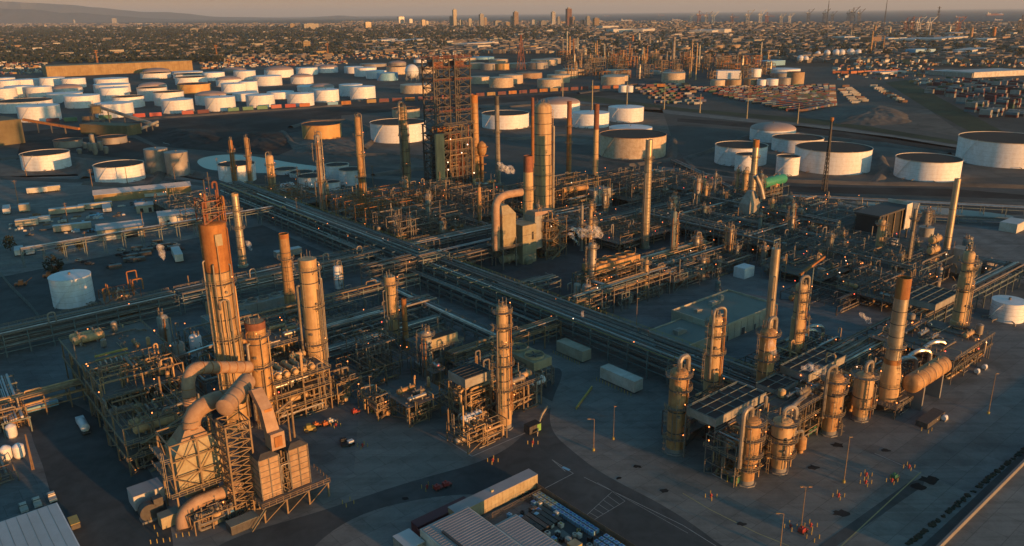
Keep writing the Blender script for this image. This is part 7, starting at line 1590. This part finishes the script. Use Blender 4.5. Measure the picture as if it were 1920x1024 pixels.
t=thing('tank_truck','white tank truck parked beside the left decks','tank truck',(*P(157,805),0),R(128)); MB().lathe([(.01,-4.4),(.9,-4.2),(1.3,-3.8),(1.3,1.5),(.9,2.),(.01,2.1)],14,(0,0,2.1),'x').build('tank','white_paint',t)
MB().box(-5,4.6,-1.1,1.1,.7,.95).build('chassis','steel_dark',t); b=MB(); b.box(2.4,4.7,-1.15,1.15,.96,2.6); b.build('cab','white_paint',t); b=MB(); b.box(3.8,4.75,-1.,1.,1.8,2.4); b.build('windscreen','glass',t)
for x in (-3.8,-2.6,3.4):
    for s_ in (-1,1): b=MB(); b.lathe([(.01,-.15),(.5,-.15),(.5,.15),(.01,.15)],10,(x,s_*1.,.5),'y'); b.build('wheel','rubber',t)
# ------------------------------------------------------------------ bottom of the picture
t=building('metal_building','white flat metal roof building cut by the bottom left corner',-8,23.3,176,204,6,'tank_white','roof_light',0,cat='building')
b=MB()
for i in range(1,14): b.box(i*31.3/14-.05,i*31.3/14+.05,.35,27.6,6.125,6.17)
b.build('roof_seam','panel_grey',t,ang=0); b=MB(); b.cyl(15.5,14,6.1,7.1,.9,14); b.cyl(15.5,14,7.1,7.3,1.15,14); b.build('roof_vent','white_paint',t)
b=MB(); b.box(31.32,31.4,2,26,2.6,2.9); b.build('wall_band','red',t,ang=0)
for k,(x,y) in enumerate([(45,955),(70,945),(98,935)]): car(x,y,R(128),'wall_white','white pickup truck behind the white roofed building, %s'%['left one','middle one','right one'][k],'white pickup trucks behind the white roof',True)
X,Y=P(152,990); trailer('dumpster','dark dumpster with a yellow edge right of the white roofed building',0,4,0,2,1.4,.2,'steel_dark','yellow_pipe',cat='dumpster',loc=(X,Y,0),rz=R(128),wheels=False)
def u0v(px,py,z=0): return UV(px,py,z)
a=u0v(800,990,5.5); r1=UV(880,960,5.5); r2=UV(925,1000,5.5)
t=building('workshop','ribbed metal roofed workshop at the bottom centre, left part',85.5,99.5,106,136.5,5.4,'wall_white','roof_metal',0,cat='building')
b=MB()
for i in range(1,34): b.box(.4,13.6,i*30.5/34-.05,i*30.5/34+.05,5.525,5.58)
b.build('roof_rib','roof_metal',t,ang=0); b=MB(); b.box(3,3.6,2,26,5.6,5.9); b.build('gutter','steel_dark',t,ang=0)
t=building('workshop','ribbed metal roofed workshop at the bottom centre, right part',99.6,106.5,96,126.5,5.2,'wall_white','roof_metal',0,cat='building')
b=MB()
for i in range(1,34): b.box(.4,6.5,i*30.5/34-.05,i*30.5/34+.05,5.325,5.38)
b.build('roof_rib','roof_metal',t,ang=0)
t=trailer('office_trailer','long trailer with a bright orange lit side above the workshop',0,26.5,0,3.6,3.7,.6,'panel_sand','roof_metal',cat='trailer',loc=W(96.5,137.0),wheels=True); b=MB(); b.box(12,12.8,1.4,2.,4.43,4.9); b.build('roof_vent','panel_sand',t)
t=trailer('shipping_container','long maroon container behind the workshop',0,16,0,3,2.7,.15,'maroon','maroon',cat='container',loc=W(87.5,140.5),wheels=False)
t=trailer('shipping_container','maroon container in shadow beside the long maroon one',0,13,0,2.6,2.5,.15,'maroon','maroon',cat='container',loc=W(87.0,137.2),wheels=False)
t=trailer('box_cabin','pale box cabin at the left end of the maroon containers',0,4.5,0,6.5,3.4,.2,'panel_grey','roof_light',cat='cabin',loc=W(80.5,134),wheels=False)
# fence with privacy slats round the storage yard
q=[W(122.5,137.5)[:2],W(122.5,96)[:2]]
t=fence('brown slatted fence along the right side of the storage yard',q,2.0,'steel',3,solid=False,world=True)
b=MB(); b.box(0,.06,-41.4,-.0,.1,1.9); 
o=b.build('slat_screen','wood',t,ang=0); o.rotation_euler=(0,0,A40)
t=fence('dark fence rail between the long trailer and the storage yard',[W(99,134.5)[:2],W(122.3,134.5)[:2]],1.8,'steel',3,world=True)
# totes and drums
rn=random.Random(33); TOT={}
def tote(u,v,mt,label,group,h=1.2,z=0):
    if (mt,h) in TOT: t=copy_tree(TOT[(mt,h)]); t.location=W(u,v,z); t['label']=label; t['group']=group; return t
    t=thing('tote_container',label,'tote tank',W(u,v,z),A40,group)
    b=MB(); b.box(-.52,.52,-.6,.6,.18,h); b.build('tank','wall_white' if mt!='blue' else 'lightblue',t); b=MB(); b.ring(0,0,h+.002,.05,.36,.06,10); b.build('lid',mt,t)
    b=MB()
    for x in (-.56,.56):
        for y in (-.64,0,.64): b.bar((x,y,.05),(x,y,h),.06)
    b.box(-.58,.58,-.66,.66,0,.12); b.build('cage','steel',t); TOT[(mt,h)]=t; return t
for i in range(15): 
    for j in range(2): tote(121.0-j*1.5,134-i*1.45,'blue' if i>4 else 'yellow','%s lidded tote, %s from the far end, %s row along the slatted fence'%('blue' if i>4 else 'yellow',ORD[i],['fence side','inner'][j]),'totes lined up along the slatted fence')
for i in range(5):
    for j in range(3):
        for k in range(2): tote(114+j*1.6+2.5,107-i*1.6+2,'blue','blue ringed tote, %s layer, %s from front, column %s of the stacked block'%(['lower','upper'][k],ORD[i],['one','two','three'][j]),'stacked block of totes',z=k*1.25)
for i in range(44):
    u,v=rn.uniform(108,118.5),rn.uniform(108,133); k=rn.random()
    if k<.5: tote(u,v,rn.choice(['blue','wall_white','yellow','black']),'loose %s lidded tote, %s among the mixed goods in the storage yard'%(CNAME.get('x','pale'),nth(i+1)),'loose totes in the storage yard')
    else:
        t=thing('pallet_stack','pallet of %s in the storage yard, %s of the mixed goods'%(['drums','crates','dark hoses'][i%3],nth(i+1)),'pallet',W(u,v),A40+rn.choice([0,.2]),'pallets in the storage yard'); b=MB(); b.box(-.6,.6,-.6,.6,0,.15); b.build('pallet','wood',t,ang=0); b=MB()
        if i%3==0:
            for x in (-.3,.3):
                for y in (-.3,.3): b.cyl(x,y,.16,1.05,.28,10)
        elif i%3==1: b.box(-.55,.55,-.5,.5,.16,rn.uniform(.7,1.4))
        else:
            for z in (.3,.55,.8): b.ring(0,0,z,.3,.55,.2,12)
        b.build('load',rn.choice(['wall_white','blue','lightblue','black','steel_dark','wood','yellow']),t)
trailer('storage_box','olive box among the totes, squarish one',0,2.6,0,2.4,1.9,.1,'yellow_pipe','panel_sand',cat='box',loc=W(111,111),wheels=False); trailer('storage_box','long olive box beside the workshop wall',0,1.8,0,5,1.6,.1,'yellow_pipe','panel_sand',cat='box',loc=W(108,106),wheels=False)
# long dark pallets rows
for i in range(5): trailer('black_bin','long black bin, %s from the workshop side of the storage yard'%ORD[i],0,1.1,0,7,1.,.1,'black','steel_dark',cat='bin',loc=W(110.5+i*1.5,122),wheels=False,group='long black bins')
# painted markings
def line_(name,pts,w_,m='white_line',z=.04):
    b=MB()
    for a,c in zip(pts,pts[1:]):
        a=Vector((*a[:2],0));c=Vector((*c[:2],0)); d=(c-a).normalized(); n=Vector((-d.y,d.x,0))*w_/2; b.add([(a-n)+Vector((0,0,z)),(c-n)+Vector((0,0,z)),(c+n)+Vector((0,0,z)),(a+n)+Vector((0,0,z))],[(0,1,2,3)])
    o=b.build(name,m,ang=0); o['kind']='structure'
line_('road_marking',pxs([(1010,922),(1075,888),(1035,862),(1060,884)]),.18)
line_('road_marking',pxs([(1095,895),(1280,985),(1400,1060)]),.16)
line_('road_marking',pxs([(1120,905),(1290,1000)]),.12)
for i in range(8):
    a=P(1150+i*0,0) if False else None
    s=i/7; A=Vector(P(1148-s*60,922+s*55)); B=Vector(P(1172-s*72,940+s*42)); line_('road_marking',[A,B],.12,z=.041)
line_('road_marking',pxs([(1148,922),(1088,977)]),.12,z=.042); line_('road_marking',pxs([(1172,940),(1102,982)]),.12,z=.042)
line_('road_marking',pxs([(1280,925),(1330,955),(1420,1000),(1480,1024)]),.25,'yellow_line')
line_('pad_edge',pxs([(822,815),(885,856),(985,812)]),.3,'white_line',.05); line_('pad_edge',pxs([(1640,850),(1727,888)]),.25,'white_line'); line_('pad_edge',pxs([(1727,885),(1560,1040)]),.3,'yellow_line')
# arrow patch painted at the road corner
line_('road_marking',pxs([(1055,876),(1068,882)]),.9,'lightblue',.05)
# low wall / kerb at far right
q=[P(x,y) for x,y in ((1740,1050),(1800,990),(1870,920),(1925,865),(2100,705))]
base=Vector((*q[0],0)); t=thing('retaining_wall','long pale retaining wall running up the lower right corner','wall',base,0); b=MB()
for a,c in zip(q,q[1:]): b.bar(Vector((*a,.7))-base,Vector((*c,.7))-base,.6,1.4)
b.build('wall','concrete',t,ang=0)
rn=random.Random(8)
b=MB()
for i in range(260):
    s=rn.random(); x=1700+s*225; y=1030-s*185+rn.uniform(-5,1); X,Y=P(x,y-4)
    if rn.random()<.6+.3*math.sin(s*20): clump(b,(X,Y),rn.uniform(.25,.8),rn.uniform(.2,.5),rn)
o=b.build('verge_weeds','leaf',ang=0); o['kind']='stuff'
b=MB()
for (x,y,w_) in [(1500,828,2.5),(1570,835,2),(1525,877,1.6),(1575,962,2),(1742,900,2.6),(1722,912,2),(1195,875,1.2),(1160,897,.9),(1245,920,1.4),(1390,983,1.2),(760,935,1),(1330,820,2),(1660,845,1.4)]:
    X,Y=P(x,y); vs=[(X+w_*math.cos(a)*rn.uniform(.6,1.3),Y+w_*.8*math.sin(a)*rn.uniform(.5,1.2),.046) for a in np.linspace(0,6.283,13)[:-1]]; b.add(vs,[tuple(range(12))])
o=b.build('oil_stain','coal',ang=0); o['kind']='structure'
sheet('patched_asphalt',pxs([(1700,907),(1736,895),(1730,912),(1560,1030),(1500,1070),(1470,1070)]),.036,'asphalt_dark')
# lamp posts
for (x,y,yt,lb,arm,hd) in [(1113,845,786,'lamp post with a bent arm left of the pair by the road bend',-1.5,'single'),(1150,824,762,'straight lamp post, right one of the pair by the road bend',.3,'single'),(1582,905,820,'tall lamp post without an arm in front of the right unit',.25,'single'),(1502,990,913,'double headed lamp post in the right foreground',1.,'double'),(1462,1035,963,'lamp post with an arm at the bottom edge',-1.4,'single'),(1853,776,701,'lamp post at the right beside the perimeter road',.4,'single'),(697,773,706,'lamp post between the left unit and the small centre unit',.3,'single'),(1192,640,560,'lamp post in the yard behind the main rack',.3,'single'),(560,430,372,'lamp post in the dark area behind the left rack',.3,'single')]:
    X,Y=P(x,y); lamp_post('lamp_post',lb,(X,Y,0),zt(X,Y,yt),0,arm,hd,lit='lamp_warm' if x in (1150,1502) else 'wall_white')
# hydrants with guard posts
hy=[(924,866,'by the near corner of the centre pad'),(999,833,'by the lower end of the curved guard rail'),(801,916,'left of the two red carts'),(680,838,'left, in the middle of the asphalt yard'),(1624,893,'front right group, upper left'),(1623,907,'front right group, lower left'),(1572,932,'just right of the tall lamp post'),(1672,904,'beside the green cart'),(1704,878,'at the far right of the hydrant group'),(1482,990,'left of the double headed lamp post'),(1520,988,'right of the double headed lamp post'),(1333,933,'below the green sided shelter'),(653,945,'at the lower left of the yard'),(1524,1010,'below the double headed lamp post'),(1737,808,'near the pump skid'),(630,800,'beside the row of red machines')]
for i,(x,y,lb) in enumerate(hy):
    X,Y=P(x,y); g='red hydrants with yellow posts around the yards'
    if i not in (12,13,14): hydrant('fire_hydrant','red hydrant '+lb,(X,Y,0),g)
    for k,(dx,dy) in enumerate([(-1.1,-1.),(1.1,-1.),(1.1,1.),(-1.1,1.)]):
        bollard(['nearest','right','far','left'][k]+' yellow post of the '+('hydrant ' if i not in (12,13,14) else 'bare group ')+lb,(X+dx*CA-dy*SA,Y+dx*SA+dy*CA,0),g.replace('red hydrants with yellow','yellow guard'))
for i in range(8): X,Y=P(283+i*12,1002-i*1.5+ (18 if i<4 else 12)); bollard('yellow post in the line at the foot of the boiler, %s from the left'%ORD[i],(X,Y,0),'yellow posts at the foot of the boiler')
for i in range(5): X,Y=P(272+i*6,950+i*14); bollard('yellow post in the slanting line left of the control cabin, %s from the top'%ORD[i],(X,Y,0),'yellow posts left of the control cabin')
# red and dark carts
def cart(x,y,mt,lb,name='cart',L=2.4,hh=1.2,rz=A40):
    X,Y=P(x,y); t=thing(name,lb,'cart',(X,Y,0),rz); b=MB(); b.box(-L/2,L/2,-.7,.7,.5,.8); b.box(-L/2,L*.1,-.6,.6,.81,.8+hh*.6); b.build('body',mt,t,ang=0); MB().bar((L/2,0,.6),(L/2+1.2,0,.5),.1).build('tow_bar','steel_dark',t)
    MB().bar((-L*.2,0,.8+hh*.6),(-L*.2,0,.8+hh),.3).build('mast',mt,t)
    for s_ in (-1,1):
        for k in (-.7,.7): b=MB(); b.lathe([(.01,-.1),(.35,-.1),(.35,.1),(.01,.1)],10,(k,s_*.75,.35),'y'); b.build('wheel','rubber',t)
for a in [(822,918,'red','red cart between the hydrants, larger one'),(838,912,'red','smaller red cart right beside the larger one'),(667,775,'red','red cart at the foot of the lamp post in the yard'),(595,800,'orange','orange red machine beside the dark tractor'),(612,798,'orange','small orange machine right of the orange red one'),(622,793,'wall_white','small pale machine in the row of machines'),(1677,897,'green','green cart among the right hydrants'),(1505,998,'red','red valve cart at the foot of the double headed lamp post'),(603,765,'wall_white','small white unit under the lit shelter')]: cart(*a)
X,Y=P(583,808); t=thing('tractor','dark tow tractor left of the orange red machine','tractor',(X,Y,0),R(20)); b=MB(); b.box(-2,1.4,-.9,.9,.6,1.4); b.box(-1.2,.2,-.8,.8,1.41,2.3); b.build('body','yellow_pipe',t)
for k in (-1.3,1.2):
    for s_ in (-1,1): b=MB(); b.lathe([(.01,-.2),(.6,-.2),(.6,.2),(.01,.2)],12,(k,s_*.95,.6),'y'); b.build('wheel','rubber',t)
car(645,832,R(110),'black','black pickup truck alone on the asphalt yard',None,True)
X,Y=P(655,838); t=trailer('small_tank_trailer','tiny white trailer behind the black pickup truck',0,1.6,0,1.2,1.1,.4,'white_paint','white_paint',cat='trailer',loc=(X,Y,0))
t=thing('shelter','small lit open shelter in front of the left exchanger frame','shelter',(*P(605,765),0)); b=MB()
for x in (0,6):
    for y in (0,4): b.box(x-.3,x+.3,y-.3,y+.3,0,3.2)
b.build('post','col_cream',t,ang=0); MB().box(-.8,6.8,-.8,4.8,3.21,3.5).build('roof','roof_flat',t,ang=0)
# loose stains of weeds on left
# ------------------------------------------------------------------ steam
def vmat(name,col,d):
    m=bpy.data.materials.new(name); m.use_nodes=True; n=m.node_tree.nodes; l=m.node_tree.links; b=n['Principled BSDF']; b.inputs['Base Color'].default_value=(*col,1); b.inputs['Roughness'].default_value=1; b.inputs['Specular IOR Level'].default_value=0
    t=n.new('ShaderNodeTexCoord'); z=n.new('ShaderNodeTexNoise'); z.inputs['Scale'].default_value=.5; z.inputs['Detail'].default_value=6; l.new(t.outputs['Object'],z.inputs[0]); r=n.new('ShaderNodeMapRange'); r.inputs[1].default_value=.35; r.inputs[2].default_value=.65; r.inputs[3].default_value=0; r.inputs[4].default_value=d; l.new(z.outputs[0],r.inputs[0]); l.new(r.outputs[0],b.inputs['Alpha']); M[name]=m
vmat('steam',(.9,.87,.88),.34); vmat('steam_thin',(.88,.85,.86),.24)
def plume(label,pts,seed,m='steam',jit=.35):
    """pts: photo x, y, height offset plane v, radius"""
    rn=random.Random(seed); b=MB(); c0=None
    for i in range(len(pts)-1):
        a=pts[i];c=pts[i+1]; n=5
        for k in range(n):
            f=k/n; r=a[3]+(c[3]-a[3])*f; p=ray_v(a[0]+(c[0]-a[0])*f,a[1]+(c[1]-a[1])*f,a[2]); p=Vector(W(*p))
            if c0 is None: c0=Vector((p.x,p.y,0))
            p=p-c0+Vector((rn.uniform(-1,1),rn.uniform(-1,1),rn.uniform(-1,1)))*r*jit
            b.sphere(p,r*rn.uniform(.7,1.15),8,6,(1,1,rn.uniform(.8,1.2)))
    o=b.build('steam_plume',m,ang=60); o.location=c0; tag(o,label,'steam'); 
    md=o.modifiers.new('r','REMESH'); md.mode='VOXEL'; md.voxel_size=max(.25,pts[-1][3]*.25); md.use_smooth_shade=True
    tx=bpy.data.textures.new('cl','CLOUDS'); tx.noise_scale=max(1.,pts[-1][3]*.9); d=o.modifiers.new('d','DISPLACE'); d.texture=tx; d.strength=pts[-1][3]*.45; d.mid_level=.6; return o
v_=at(1106,480)[1]
plume('big pinkish steam cloud between the two steaming columns',[(1075,430,v_,1.6),(1090,437,v_,2.2),(1105,435,v_,2.6),(1118,432,v_,2.6),(1126,446,v_,1.2)],1)
plume('thin slanting steam wisp left of the steaming columns',[(1085,460,v_,.4),(1076,446,v_,.9),(1068,438,v_,1.2)],2)
plume('white steam jet low beside the giant domed vessel',[(935,306,350,1.),(943,315,350,2.),(955,320,350,2.2),(964,321,350,1.2)],3)
plume('pink steam puff above the rusty pipe stand on the left rack',[(307,488,345,.5),(304,478,345,1.2),(303,468,345,1.6),(300,458,345,1.3)],4)
plume('small steam puff over the rack near the white chimney',[(470,468,341,.6),(466,460,341,1.1),(463,452,341,.9)],5)
plume('steam drifting left from the steaming front column',[(1555,715,104,.7),(1545,700,105,1.3),(1535,690,106,1.4),(1520,688,108,1.1),(1505,690,110,.9)],6,'steam_thin')
plume('small steam wisp in the middle of the right unit',[(1632,605,125,.8),(1625,598,125,1.2),(1612,588,125,.8)],7,'steam_thin')
plume('faint steam wisp over the main rack',[(1093,600,200,.4),(1092,590,200,.7),(1093,582,200,.5)],8,'steam_thin')
plume('steam beside the overhead pipe near the admin building end',[(1452,660,118,.9),(1448,650,118,1.3),(1447,640,118,1.)],9,'steam_thin')
plume('white steam cloud far away beside the harbour',[(1590,50,6000,14),(1600,48,6000,26),(1608,51,6000,22)],10,'steam_thin') if False else None
# ------------------------------------------------------------------ haze
b=MB(); b.box(-95000,95000,-3200,91000,-1.2,700); o=b.build('haze','steel',ang=0); o['kind']='stuff'
m=bpy.data.materials.new('haze'); m.use_nodes=True; n=m.node_tree.nodes; n.remove(n['Principled BSDF']); v=n.new('ShaderNodeVolumePrincipled')
v.inputs['Color'].default_value=(.78,.86,.95,1); v.inputs['Density'].default_value=2.8e-5; v.inputs['Anisotropy'].default_value=.1
m.node_tree.links.new(v.outputs[0],n['Material Output'].inputs['Volume']); o.data.materials.clear(); o.data.materials.append(m)
